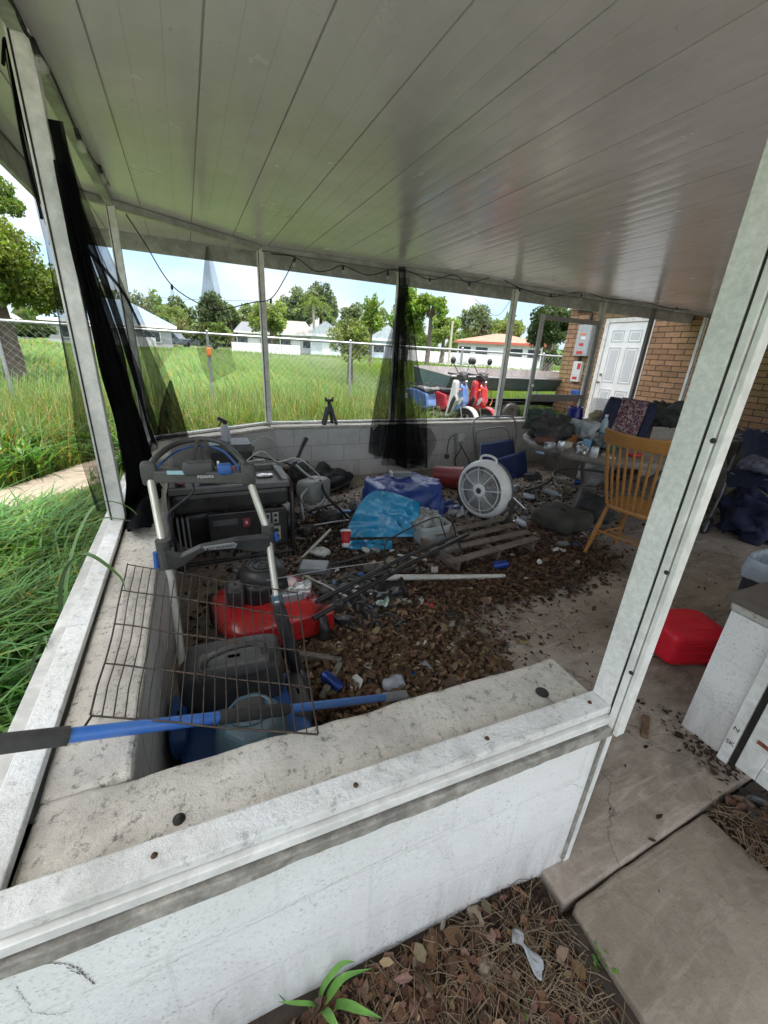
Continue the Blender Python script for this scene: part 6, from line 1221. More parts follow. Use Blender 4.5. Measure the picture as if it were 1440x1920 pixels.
for s_ in (-1, 1): wch.part('side_stretcher', MB().tube([Q(s_*.19, .035, .17), Q(s_*.185, .22, .18), Q(s_*.178, .40, .17)], [.008, .012, .008], 8), M_oak)
wch.part('cross_stretcher', MB().tube([Q(-.185, .22, .18), Q(.185, .22, .18)], .009, 8), M_oak); wch.part('rear_stretcher', MB().tube([Q(-.195, .03, .22), Q(.195, .03, .22)], .009, 8), M_oak)
top = lambda s_: Q(s_*.235, -.10+.055*s_*s_*.0+.05*(1-s_*s_)*-1+.03, .96)
for k in range(9):
    s_ = -1+k*.25; big = k in (0, 8); wch.part('spindle', MB().tube([Q(s_*.165, .035-.02*(1-s_*s_), .455), (Q(s_*.165, .035, .455)+top(s_*.93))*.5+V(0, 0, -.03), top(s_*.93)+V(0, 0, -.005)], [.011 if big else .0075, .014 if big else .0105, .011 if big else .007], 10), M_oak)
def crest(u, v): s_ = -1+2*u; p = top(s_*1.04); return p+V(0, 0, -.035+v*(.088+.018*s_*s_))-fw*.012*v*2
wch.part('crest_rail', MB().grid(crest, 24, 6), M_oak, solid=.022, bev=.004)
# table
M_tt = mat('worn_table_top', (.32, .285, .24), .6, var=.3, vs=6, dirt=(.07, .055, .045), ds=4, da=.5, bump=.2); M_tm = mat('table_steel', (.15, .135, .115), .5, .4, var=.3, vs=8, dirt=(.07, .04, .025), ds=8, da=.4)
tcx, tcy, tr = 3.75, 2.72, .80
tb = Thing('patio_table', 'round patio table buried in clutter, with curved metal legs', 'table', (tcx, tcy, 0))
tb.part('tabletop', MB().lathe([(0, .72), (tr-.03, .72), (tr, .712), (tr+.005, .695), (tr, .66), (tr-.02, .655), (0, .66)], 56, Matrix.Translation((tcx, tcy, 0))), M_tt)
for k in range(4):
    a = math.radians(200+90*k); d = V(math.cos(a), math.sin(a), 0); C0 = V(tcx, tcy, 0); tb.part('leg', MB().tube([C0+d*.5+V(0, 0, .655), C0+d*.52+V(0, 0, .55), C0+d*.42+V(0, 0, .38), C0+d*.5+V(0, 0, .18), C0+d*.74+V(0, 0, .015)], .019, 10, sub=4), M_tm)
tb.part('ring_stretcher', MB().torus(Matrix.Translation((tcx, tcy, .33)), .43, .013, 40, 8), M_tm)
tb.part('under_frame', MB().torus(Matrix.Translation((tcx, tcy, .64)), .56, .015, 40, 8), M_tm)
def on(px, py, z=.72): return Zp(px, py, z)
M_rag1 = mat('dark_clothes', (.03, .03, .03), .75, var=.6, vs=10, dirt=(.12, .11, .1), ds=8, da=.4, bump=.6); M_rag2 = mat('green_grey_cloth', (.06, .09, .075), .75, var=.4, vs=10, bump=.5); M_bagc = mat('white_bag', (.42, .45, .46), .3, var=.3, vs=10, bump=.6, bs=25, alpha=.9)
lump1('clothes_heap', 'dark heap of crumpled clothes on the left of the table', 'clothes', on(1035, 822), (.6, .34, .2), M_rag1, 81, .45, 6, .3, n=30)
lump1('clothes_heap', 'green-grey jacket bundled at the far left of the table clutter', 'clothes', on(1012, 805), (.3, .3, .22), M_rag2, 82, .4, 7, .3, n=24)
lump1('plastic_bag', 'crumpled whitish plastic bag in the middle of the table clutter', 'bag', on(1088, 824), (.26, .22, .2), M_bagc, 83, .35, 8, .0, n=26)
lump1('black_cloth', 'black and white striped cloth bundled near the front of the table', 'cloth', on(1130, 842), (.26, .2, .12), mat('striped_cloth', (.12, .13, .13), .7, var=.9, vs=28, bump=.4), 84, .4, 8, .2, n=24)
lump1('brown_rag', 'reddish brown rag at the front left of the clothes heap', 'rag', on(1020, 832), (.22, .12, .07), mat('rag_brown', (.16, .07, .05), .8, var=.4, vs=14), 85, .35, 9, .1)
lump1('grey_bag', 'flattened grey bag of odds and ends at the back of the table', 'bag', on(1150, 838), (.36, .2, .07), mat('bag_grey2', (.14, .15, .16), .5, var=.5, vs=10, bump=.5), 86, .4, 7, .1, n=24)
ub = on(1072, 800); bb = Thing('blue_pitcher', 'cobalt blue jug with utensils sticking out on the table', 'jug', ub)
bb.part('jug', MB().lathe([(0, 0), (.07, 0), (.095, .06), (.1, .14), (.085, .22), (.09, .24), (.08, .24), (.08, .22), (0, .05)], 24, Matrix.Translation(ub)), mat('cobalt', (.012, .012, .24), .2, coat=.5)); bb.part('utensil', MB().tube([ub+V(0, 0, .1), ub+V(-.04, .02, .34)], .008, 6), mat('utensil_red', (.35, .1, .06), .5)); bb.part('utensil', MB().tube([ub+V(.02, 0, .1), ub+V(.06, .02, .33)], .008, 6), M_btube)
ub = on(1126, 826); wb = Thing('plastic_bottle', 'clear water bottle with teal label standing in the table clutter', 'bottle', ub); wb.part('bottle_wall', MB().lathe([(0, 0), (.032, 0), (.035, .02), (.033, .12), (.036, .16), (.03, .2), (.013, .235), (.013, .25)], 20, Matrix.Translation(ub)), mat('pet2', (.55, .65, .72), .12, alpha=.6, bump=0)); wb.part('label_band', MB().lathe([(.0355, .02), (.0355, .09)], 20, Matrix.Translation(ub)), mat('teal_label', (.02, .2, .22), .4)); wb.part('cap', MB().lathe([(.015, .245), (.015, .265), (0, .265)], 14, Matrix.Translation(ub)), M_wst)
for i, (a, b, d) in enumerate(((1022, 842, (1, 0, 0)), (1050, 846, (0, 0, 1)), (1078, 850, (1, -.4, 0)), (1095, 853, (.2, 1, 0)), (1112, 858, (0, 0, 1)), (1085, 842, (1, .5, 0)))):
    can(['white can lying at the left front edge of the table', 'white can standing at the front edge of the table', 'silver can lying at the front edge of the table', 'second silver can lying behind the first at the table edge', 'white can standing nearest the wooden chair on the table', 'small can lying against the clothes heap on the table'][i], on(a, b)-V(0, 0, .0 if d[2] == 0 else .032), d, (M_cwh, M_csl)[i % 2], .1 if d[2] == 0 else .09)
lump1('food_packet', 'red food packet on the table seen through the chair spindles', 'packet', on(1190, 856), (.16, .09, .035), M_red, 87, .1, 8, .1); lump1('food_packet', 'white foam packet on the table behind the chair spindles', 'packet', on(1232, 850), (.14, .1, .04), M_pap2, 88, .1, 8, .1)
# basket of yellow things on wall side
gb = Thing('clear_jar', 'tall clear jar of yellow straws beside the house door opening', 'jar', Yp(1103, 790, 3.6)); p = Yp(1108, 800, 3.7)
gb.part('jar_wall', MB().lathe([(0, 0), (.09, 0), (.1, .02), (.1, .36), (.09, .38)], 20, Matrix.Translation((p.x, p.y, .72))), mat('jar_glass', (.5, .52, .5), .1, alpha=.35, bump=0)); gb.part('contents', MB().lump((p.x, p.y, .84), (.17, .17, .22), .2, 12, 3, 16, 0, .7), mat('straw_yellow', (.5, .36, .16), .8, var=.5, vs=40)); gb.o.location = (p.x, p.y, .72)
bs_ = Thing('side_cabinet', 'low dark cabinet behind the round table holding boxes and jars', 'cabinet', (p.x+.3, p.y+.25, 0)); bs_.part('carcass', MB().bx(p.x-.15, p.x+1.1, p.y-.12, p.y+.5, 0, .715), mat('cabinet_dark', (.09, .075, .06), .7, var=.3, vs=6), bev=.006); bs_.part('door_panel', MB().bx(p.x-.10, p.x+.46, p.y-.135, p.y-.122, .06, .66).bx(p.x+.49, p.x+1.04, p.y-.135, p.y-.122, .06, .66), mat('cab_panel', (.12, .1, .08), .7, var=.3, vs=6), bev=.003)
# patterned cushion back
TL, TR, BR, BL = Yp(1150, 744, 3.35), Yp(1228, 756, 3.2), Yp(1186, 862, 3.05), Yp(1112, 838, 3.2)
m_, t_, b_2, vec_ = newmat('patterned_upholstery'); br_ = t_.a('ShaderNodeTexChecker', i_Scale=26.); mp_ = t_.a('ShaderNodeMapping'); mp_.inputs['Rotation'].default_value = (.5, .3, .78); wn = noisen(t_, 9, 3, .6, vec_); av = t_.a('ShaderNodeVectorMath', operation='ADD'); nc_ = t_.a('ShaderNodeTexNoise', i_Scale=14.); t_.c(vec_, nc_.inputs[0]); sc_ = t_.a('ShaderNodeVectorMath', operation='SCALE', i_Scale=.12); t_.c(nc_.outputs[1], sc_.inputs[0]); t_.c(vec_, mp_.inputs[0]); t_.c(mp_.outputs[0], av.inputs[0]); t_.c(sc_.outputs[0], av.inputs[1]); t_.c(av.outputs[0], br_.inputs[0])
ck_ = noisen(t_, 22, 3, .6, vec_); t_.c(mix(t_, br_.outputs[1], ramp(t_, ck_, [(.45, (.10, .02, .035)), (.55, (.16, .05, .07))]), ramp(t_, ck_, [(.45, (.42, .33, .30)), (.6, (.12, .09, .16))])), b_2.inputs['Base Color']); b_2.inputs['Roughness'].default_value = .9; M_pat = m_
M_nf = mat('navy_fabric', (.018, .024, .06), .85, var=.25, vs=12, bump=.3, bs=200)
cs_ = Thing('cushion_seat', 'upholstered seat back with maroon patterned panel between navy side bolsters', 'cushion', (TL+BR)/2-V(0, 0, .3))
nrm_ = (TR-TL).cross(BL-TL).normalized(); nrm_ = nrm_ if nrm_.dot(CAM-TL) > 0 else -nrm_
def pad(u0, u1, off, th_, bul):
    def fn(u, v):
        uu_ = u0+(u1-u0)*(.5-.5*math.cos(2*PI*u)) if False else 0
        return None
    mb = MB(); n1_, n2_ = 14, 18
    def side(s_): return lambda u, v: (TL.lerp(TR, u0+(u1-u0)*u)).lerp(BL.lerp(BR, u0+(u1-u0)*u), v)+nrm_*(off+s_*(th_*(max(0, 1-(2*u-1)**6)**.5)*(max(0, 1-(2*v-1)**8)**.5)))
    mb.grid(side(1), n1_, n2_); mb.grid(side(-1), n1_, n2_); return mb
cs_.part('patterned_panel', pad(.17, .83, .03, .035, 0), M_pat); cs_.part('side_bolster', pad(-.06, .20, .0, .06, 0), M_nf); cs_.part('side_bolster', pad(.80, 1.06, .0, .06, 0), M_nf); cs_.part('back_board', pad(.0, 1., -.04, .03, 0), M_nf)
# dark items on the shelf right of the cushion
lump1('black_heap', 'black bag heap behind the cushion against the brick wall', 'bag', on(1248, 800, .70), (.5, .4, .3), M_rag1, 89, .4, 5, .2, n=24)
lump1('storage_tote', 'pale crumpled cloth bundle under the round table', 'cloth', Zp(1110, 905, 0), (.5, .3, .32), mat('pale_bundle', (.4, .39, .37), .7, var=.3, vs=8, dirt=(.15, .13, .1), ds=6, da=.5, bump=.6), 90, .25, 6, .2, n=26)
lump1('dark_cushion', 'grimy dark cushion lying on the floor left of the wooden chair', 'cushion', Zp(1050, 985, 0), (.5, .42, .16), mat('grimy_cushion', (.045, .042, .035), .85, var=.4, vs=7, dirt=(.12, .1, .08), ds=5, da=.4, bump=.5), 91, .12, 4, .2, n=24, sq=.4)
lump1('dark_box', 'old black rubbish bundle under the table next to the grimy cushion', 'bundle', Zp(1115, 972, 0), (.4, .36, .22), M_rag1, 92, .3, 5, .5, n=24)
# red fuel can
gq = V(2.30, .93, 0); gc = Thing('fuel_can', 'red plastic fuel can lying on the porch floor by the doorway', 'fuel can', gq); M_gas = mat('fuel_can_red', (.8, .015, .035), .38, var=.08, vs=4, dirt=(.25, .02, .03), ds=7, da=.2, bump=.05)
GT = Matrix.Translation(gq) @ Matrix.Rotation(math.radians(-20), 4, 'Z')
def gfn(u, v):
    a = 2*PI*u; sg = lambda x, p_: math.copysign(abs(x)**p_, x); b = PI*(v-.5)*.998; x = sg(math.cos(a), .28)*sg(math.cos(b), .3)*.175; y = sg(math.sin(a), .28)*sg(math.cos(b), .3)*.135; z = sg(math.sin(b), .3)*.10
    return GT @ V(x, y*(1-.06*(x > .1)), z+.10)
gc.part('body', MB().grid(gfn, 64, 32), M_gas)
gc.part('neck', MB().tube([GT @ V(-.165, .05, .13), GT @ V(-.215, .07, .155)], .03, 14), M_gas); gc.part('cap_ring', MB().torus(frame(GT @ V(-.21, .067, .153), (0, 1, 0), (0, 0, 1)), .03, .007, 18), M_gas)
gc.part('handle', MB().tube([GT @ V(-.09, .125, .14), GT @ V(-.10, .175, .19), GT @ V(-.03, .185, .21), GT @ V(.0, .13, .17)], .011, 8, sub=4), M_gas)
gc.part('spout_nub', MB().tube([GT @ V(-.06, .15, .19), GT @ V(-.07, .16, .235)], .014, 10), M_gas)
gc.part('mould_seam', MB().tube([GT @ V(math.copysign(abs(math.cos(a_))**.28, math.cos(a_))*.1755, math.copysign(abs(math.sin(a_))**.28, math.sin(a_))*.1355, .1) for a_ in [2*PI*k_/80+.0001 for k_ in range(81)]], .0028, 6, cap=False), M_gas); gc.part('embossed_text', text_mb('GAS', .075, frame(GT @ V(0, -.005, .2032), (1, -.36, 0), (.36, 1, 0)), .0012), M_gas)
for k_ in range(3): gc.part('rib', MB().bar(GT @ V(-.10, -.1365, .05+k_*.045), GT @ V(.12, -.1365, .05+k_*.045), .006, .008), M_gas, bev=.002)
gc.part('raised_panel', MB().prism([(-.11, -.08), (.11, -.08), (.12, .07), (-.11, .075)], .004, GT @ Matrix.Translation((0, 0, .1985))), M_gas, bev=.003)
# trash can with liner
tq = Zp(1472, 1060, .55); tq.z = 0; tc_ = Thing('trash_can', 'dark grey trash can with a white liner folded over its rim', 'trash can', tq); TT = Matrix.Translation(tq)
def rr_(k, z, n_=40):
    out = []
    for i in range(n_+1):
        a = 2*PI*i/n_; sg = lambda x: math.copysign(abs(x)**.5, x); out.append(tq+V(sg(math.cos(a))*.145*k, sg(math.sin(a))*.12*k, z))
    return out
def loft(rings): mb = MB(); n_ = len(rings[0]); return mb.add([p for r_ in rings for p in r_], [(j*n_+i, j*n_+i+1, (j+1)*n_+i+1, (j+1)*n_+i) for j in range(len(rings)-1) for i in range(n_-1)], True)
tc_.part('bin_body', loft([rr_(.0, 0), rr_(.8, 0), rr_(.82, .02), rr_(1, .55)]), mat('bin_dark', (.035, .038, .042), .5, var=.2, dirt=(.12, .11, .1), ds=6, da=.3))
rng = lambda k, z, amp: [p+V(noise.noise(p*30)*amp, noise.noise(p*30+V(5, 0, 0))*amp, noise.noise(p*24+V(0, 5, 0))*amp) for p in rr_(k, z)]
tc_.part('liner', loft([rng(1.06, .47, .02), rng(1.08, .52, .012), rng(1.06, .565, .006), rng(1.0, .575, .006), rng(.93, .54, .012), rng(.85, .42, .02), rng(.6, .36, .03), rng(0, .35, 0)]), mat('liner_white', (.45, .5, .55), .25, var=.2, vs=12, alpha=.85, bump=.5, bs=30))
lump1('bin_rubbish', 'white crumpled rubbish inside the trash can liner', 'rubbish', tq+V(0, 0, .43), (.22, .16, .09), M_pap2, 93, .3, 12)
# folding camp chair / stroller at the right edge
M_fr = mat('grey_frame_tube', (.2, .2, .21), .4, .6); st = Thing('stroller', 'dark navy folding stroller with grey tube frame at the right edge', 'stroller', (4.5, 1.9, 0))
z2 = lambda a, b, x: Xp(a, b, x)
st.part('frame_tube', MB().tube([z2(1395, 825, 4.9), z2(1372, 868, 4.7), z2(1350, 930, 4.5), z2(1318, 1000, 4.35)], .014, 8), M_fr); st.part('frame_tube', MB().tube([z2(1460, 800, 4.9), z2(1395, 822, 4.9), z2(1360, 818, 4.9)], .012, 8), M_fr)
st.part('frame_tube', MB().tube([z2(1300, 905, 4.5), z2(1318, 1000, 4.35)], .012, 8), M_fr); st.part('frame_tube', MB().tube([z2(1365, 905, 4.5), z2(1450, 900, 4.4)], .012, 8), M_fr); st.part('frame_tube', MB().tube([z2(1352, 875, 4.6), z2(1440, 930, 4.3)], .010, 8), M_fr)
st.part('canopy', MB().grid(lambda u, v: z2(1392+u*80, 812-8*u+v*48, 4.9-.3*v)+V(0, 0, .03*math.sin(u*7)+.02*noise.noise(Vector((u*6, v*6, 0)))), 18, 10), M_nf)
st.part('seat_fabric', MB().grid(lambda u, v: z2(1362+u*95, 885+v*28-u*30*(1-v), 4.55-.2*v)+V(0, 0, .04*noise.noise(Vector((u*6, v*6, 3)))), 18, 10), M_nf)
st.part('side_net', MB().grid(lambda u, v: z2(1355+u*45+v*10, 828+v*52, 4.85-.2*v), 8, 8), M_s70)
st.part('wheel', MB().torus(frame(z2(1320, 1000, 4.35)+V(0, 0, .08), (1, 0, 0), (0, 0, 1)), .075, .014, 20), M_blackp)
bg_ = Thing('fabric_bag', 'beige mesh laundry bag hanging behind the speckled near post', 'bag', z2(1345, 870, 5.1)); bg_.part('bag_body', MB().lump(z2(1345, 888, 5.1), (.35, .5, .75), .12, 4, 3, 22, 0, .7, False), mat('beige_bag', (.2, .165, .12), .8, var=.3, vs=8, bump=.5)); bg_.part('bag_rim', MB().tube([z2(1322, 822, 5.0), z2(1350, 826, 5.0), z2(1400, 812, 5.0)], .014, 8), M_fr)
lump1('clothes_heap', 'navy and black clothes heap under the stroller', 'clothes', (4.9, 1.75, 0), (1.0, .5, .4), M_nf, 94, .4, 5, .2, n=28); lump1('clothes_heap', 'grey patterned jacket folded over the stroller seat', 'clothes', z2(1420, 885, 4.5), (.3, .3, .12), mat('patt_cloth', (.1, .1, .14), .8, var=.9, vs=30), 95, .3, 7, .2)
lump1('junk_heap', 'mixed junk piled against the brick wall at the right edge', 'junk', (6.2, 2.3, 0), (1.2, 1.3, .75), mat('junk_mix', (.12, .11, .11), .7, var=.9, vs=14, bump=.8), 96, .4, 4, .2, n=34)
bx2 = Thing('cardboard_box', 'flattened pinkish box on the junk at the right edge', 'box', (5.9, 2.0, .75)); bx2.part('box_body', MB().box((5.9, 2.1, .80), (.5, .6, .1), Matrix.Rotation(.3, 3, 'Z')), mat('pink_box', (.4, .28, .25), .7), bev=.004); bx2.part('box_flap', MB().box((5.6, 1.9, .84), (.2, .5, .008), Matrix.Rotation(.3, 3, 'Z') @ Matrix.Rotation(.5, 3, 'Y')), M_crd)
# round black lid near the walkway
ld = Zp(1425, 1536, -.03); bl_ = Thing('plant_saucer', 'round black plastic drain cup half buried beside the walkway', 'drain cup', ld); LT = Matrix.Translation(ld); 
bl_.part('rim', MB().lathe([(.045, .0), (.05, .045), (.058, .045), (.06, .0)], 28, LT), M_blackp); bl_.part('inner_tube', MB().lathe([(0, .03), (.018, .03), (.02, .0)], 18, LT), M_dkp)
# ================================================================ LEAF LITTER, MULCH, FOREGROUND
def leaves(name, label, blobs, size, m, seed, z0=.0, layer=.03, kind='leaf litter', tint=((.9, 1.1), (.84, 1.08), (.7, 1.1)), asp=.6, zf=None, lim=None):
    r = np.random.default_rng(seed); P = []
    for (px, py, sx, sy, n) in blobs:
        c = Zp(px, py, 0); n = int(n); x = c.x+r.normal(0, sx, n); y = c.y+r.normal(0, sy, n); P.append(np.c_[x, y])
    P = np.concatenate(P); 
    if lim is not None: P = P[lim(P[:, 0], P[:, 1])]
    z = z0+r.uniform(0, 1, len(P))**2*layer+size*.12
    if zf: z = z+np.array([zf(a, b) for a, b in P])
    v, f, s = curled(np.c_[P, z], size, seed, 1.4, tint, asp); return tag(npmesh(name, v, f, m, s), label, kind, kind='stuff')
M_lf = leafmat('dead_leaf', (.125, .074, .045), rough=.7, tr=.1); M_lf2 = leafmat('pale_dead_leaf', (.22, .155, .10), rough=.7, tr=.1); M_lf3 = leafmat('dark_dead_leaf', (.045, .028, .019), rough=.8, tr=.05)
inn = lambda x, y: (x > -.17) & (y > .70) & ~((y > 4.5)) & (y > .0)
B1 = [(700, 1240, .26, .22, 2600), (800, 1240, .2, .16, 1700), (620, 1190, .18, .2, 1200), (850, 1285, .12, .10, 700), (600, 1290, .2, .12, 900), (730, 1180, .3, .14, 900)]
leaves('leaf_litter', 'brown dead leaf pile drifted across the porch floor by the near wall', B1, .030, M_lf, 101, layer=.035, lim=inn); leaves('leaf_litter', 'paler tan leaves mixed through the leaf pile', [(a, b, c, d, n*.3) for a, b, c, d, n in B1], .028, M_lf2, 102, layer=.045, lim=inn); leaves('leaf_litter', 'dark broken leaf crumbs and dirt under the leaf pile', [(a, b, c*1.25, d*1.25, n*1.3) for a, b, c, d, n in B1], .016, M_lf3, 112, layer=.01, lim=inn)
B0 = 0
B2 = [(880, 1085, .3, .14, 1500), (1000, 1075, .3, .16, 1500), (1060, 1050, .25, .12, 900), (840, 1110, .22, .10, 700), (950, 1110, .3, .06, 500), (930, 1020, .3, .2, 600), (1020, 1000, .3, .3, 700)]
leaves('leaf_litter', 'reddish brown leaves strewn around the pallet and the chair', B2, .03, M_lf, 103, layer=.02, lim=inn); leaves('leaf_litter', 'dark crumbled leaves around the pallet', B2, .028, M_lf3, 104, layer=.012, lim=inn)
B3 = [(600, 1000, .35, .35, 2600), (700, 1060, .35, .25, 2000), (550, 1120, .3, .3, 1200), (820, 940, .7, .4, 1700), (1000, 930, .6, .4, 1400), (450, 1010, .3, .3, 500), (1100, 930, .5, .5, 700)]
leaves('leaf_litter', 'dark leaf debris covering the floor among the junk', B3, .026, M_lf3, 105, layer=.015, lim=inn); leaves('leaf_litter', 'small tan debris among the junk', [(a, b, c, d, n*.32) for a, b, c, d, n in B3], .022, M_lf2, 106, layer=.02, lim=inn)
leaves('leaf_litter', 'few stray leaves on the open porch slab', [(1000, 1200, .4, .3, 60), (1200, 1400, .3, .3, 40), (1300, 1390, .04, .1, 90), (1345, 1430, .05, .05, 50), (1250, 1100, .5, .4, 50)], .02, M_lf3, 107, layer=.004)
sm = lambda x, y: (y < .448) & ~((x > .80) & (y < .36)) & (x < 1.9) & (x > -.6)
zs_ = lambda x, y: soil((x+.9)/4.6, (y+1.6)/2.12)[2]
B4 = [(500, 1905, .06, .05, 500), (620, 1810, .09, .05, 500), (740, 1800, .1, .05, 400), (860, 1870, .12, .1, 700), (1080, 1890, .08, .1, 300), (650, 1860, .1, .09, 900), (760, 1880, .12, .08, 900), (560, 1900, .1, .06, 700), (900, 1900, .12, .07, 600), (980, 1880, .1, .08, 300)]
leaves('mulch', 'brown leaf mulch on the soil in front of the near wall', [(a, b, c, d, n*.42) for a, b, c, d, n in B4], .023, leafmat('mulch_brown', (.13, .07, .042), rough=.75, tr=.08), 108, layer=.02, zf=zs_, lim=sm, asp=.7); leaves('mulch', 'tan dry leaves on the soil in front of the near wall', [(a, b, c, d, n*.05) for a, b, c, d, n in B4], .030, M_lf2, 109, layer=.025, zf=zs_, lim=sm, asp=.6)
def straw(name, label, blobs, L, m, seed, lim, zf, w=.0009, n3=3):
    r = random.Random(seed); mb = MB()
    for px, py, sx, sy, n in blobs:
        c = Zp(px, py, 0)
        for _ in range(n):
            x, y = c.x+r.gauss(0, sx), c.y+r.gauss(0, sy)
            if not lim(np.array([x]), np.array([y]))[0]: continue
            a = r.uniform(0, 2*PI); l = L*r.uniform(.4, 1.4); z = (zf(x, y) if zf else 0)+r.uniform(.004, .028); d = V(math.cos(a), math.sin(a), r.uniform(-.12, .12))*l*.5; p = V(x, y, z)
            mb.tube([p-d, p+V(r.uniform(-.1, .1)*l, r.uniform(-.1, .1)*l, .004), p+d], w*r.uniform(.6, 1.5), n3, cap=False)
    return tag(build(name, mb, m), label, 'twigs', kind='stuff')
M_straw = mat('dry_straw', (.2, .145, .09), .8, var=.4, vs=30, bump=0); M_twig = mat('dark_twig', (.05, .035, .025), .85, var=.4, vs=30, bump=0)
straw('dry_straw', 'dry straw and thin stalks over the soil beside the walkway', [(980, 1830, .10, .10, 300), (1060, 1860, .06, .08, 200), (850, 1850, .15, .10, 260), (700, 1850, .12, .1, 120), (1080, 1720, .02, .03, 30)], .08, M_straw, 1, sm, zs_)
straw('dry_straw', 'dry straw beside the right edge of the walkway', [(1430, 1600, .04, .08, 160), (1440, 1700, .05, .1, 120)], .06, M_straw, 2, lambda x, y: (x > WALKX-.05), None)
straw('twigs', 'thin dark twigs on the open part of the porch slab', [(960, 1150, .3, .15, 60), (900, 1190, .12, .1, 40), (1000, 1210, .3, .2, 30)], .07, M_twig, 3, inn, None); straw('twigs', 'stems mixed into the porch leaf pile', [(720, 1230, .3, .2, 200), (850, 1250, .12, .12, 90), (980, 1080, .4, .15, 160)], .08, M_straw, 4, inn, None); straw('twigs', 'dark twigs and stalks among the junk on the floor', [(640, 1040, .4, .4, 260), (850, 1000, .6, .4, 160)], .09, M_twig, 5, inn, None)
leaves('mulch', 'dark crumbled leaf mould over the soil by the near wall', [(a, b, c*1.2, d*1.2, n*1.1) for a, b, c, d, n in B4]+[(900, 1740, .12, .04, 500), (1010, 1690, .06, .04, 300)], .015, M_lf3, 113, layer=.008, zf=zs_, lim=sm)
# foreground plant
fp = Zp(600, 1890, -.03); gt = Thing('grass_tuft', 'bright green broad-leaved grass sprout in the mulch at the bottom of the photo', 'grass tuft', fp); M_gl = mat('sprout_green', (.12, .27, .05), .4, var=.25, vs=20, bump=.03)
P_ = lambda a, b, z: Zp(a, b, z)
for pts, w in (([fp, P_(615, 1868, .04), P_(645, 1832, .09), P_(700, 1815, .075)], .02), ([fp, P_(606, 1850, .06), P_(640, 1808, .12), P_(668, 1803, .12)], .016), ([fp, P_(640, 1882, .04), P_(680, 1895, .05), P_(722, 1912, .03)], .018), ([fp, P_(585, 1882, .05), P_(545, 1880, .07), P_(520, 1878, .06)], .009), ([fp, P_(610, 1895, .05), P_(625, 1915, .07), P_(640, 1935, .06)], .018), ([P_(545, 1890, -.02), P_(528, 1868, .05), P_(505, 1835, .12), P_(487, 1812, .15)], .006)):
    gt.part('blade', blade_single(pts, w), M_gl)
for i, (a, b, s_) in enumerate(((940, 1805, .02), (982, 1878, .015), (1120, 1805, .018), (990, 1835, .015))):
    c = Zp(a, b, -.03); r = np.random.default_rng(200+i); n = 26; P = np.c_[c.x+r.normal(0, s_, n), c.y+r.normal(0, s_, n), np.full(n, -.02)+r.uniform(0, .02, n)]; v, f, s = leafcards(P, .016, 200+i, .8); t = Thing('weed', ['tiny green weed beside the grey tape scrap', 'tiny green weed in the straw below the tape scrap', 'tiny green weed by the walkway edge', 'pale yellow-green sprout touching the tape scrap'][i], 'weed', c); npmesh('leaves', v, f, M_grass2 if i < 3 else M_grass, s, t.o, t.L)
tpc = Zp(993, 1775, .0); single('tape_scrap', 'torn silver-grey tape scrap lying on the mulch', 'tape scrap', MB().grid(lambda u, v: (lambda q: V(q.x, q.y, .022+.012*math.sin(u*5)+.006*noise.noise(q*60)))(Zp(957+u*58-v*0+(8*math.sin(u*9) if v < .5 else 0), 1748+u*62+v*(30-10*math.sin(u*6))-18*u*0, 0)+V(.0, .0, 0)), 20, 6), mat('tape_grey', (.3, .31, .32), .5, var=.15, vs=20), tpc, solid=.0012)
for i, (a, b) in enumerate(((905, 1808), (890, 1725), (560, 1800), (830, 1735), (1010, 1720), (1030, 1728))):
    c = Zp(a, b, 0); lump1('large_leaf' if i in (0, 2) else 'bark_piece', ['large curled brown leaf left of the tape scrap', 'small brown bark piece under the near wall', 'brown leaf lump at the foot of the near wall', 'pale shell-like curl at the foot of the near wall', 'reddish bark strip at the walkway corner', 'second reddish bark strip at the walkway corner'][i], 'leaf' if i in (0, 2) else 'bark', V(c.x, c.y, zs_(c.x, c.y)), (.05, .04, .012) if i < 3 else (.05, .014, .01), (M_crd, M_crd, M_crd, M_pap, mat('red_bark', (.2, .07, .04), .8), mat('red_bark2', (.16, .06, .035), .8))[i], 120+i, .4, 30, i*1.3, n=12)

struct('soil_bed', MB().grid(lambda u, v: (WALKX+.012+u*2.2, -2.2+v*2.55, -.03+.02*noise.noise(Vector((u*9, v*9, 2)))+.008*noise.noise(Vector((u*40, v*40, 2)))), 60, 60), M_dirt)
leaves('mulch', 'brown chips and leaves on the soil right of the walkway', [(1420, 1640, .05, .12, 700), (1440, 1560, .05, .08, 400), (1440, 1750, .06, .12, 400)], .022, M_lf, 120, z0=-.01, layer=.02, lim=lambda x, y: (x > WALKX) & (y < .34)); leaves('mulch', 'dark crumbs on the soil right of the walkway', [(1420, 1640, .08, .14, 700), (1400, 1540, .06, .04, 300)], .016, M_lf3, 121, z0=-.01, layer=.02, lim=lambda x, y: (x > WALKX) & (y < .34))
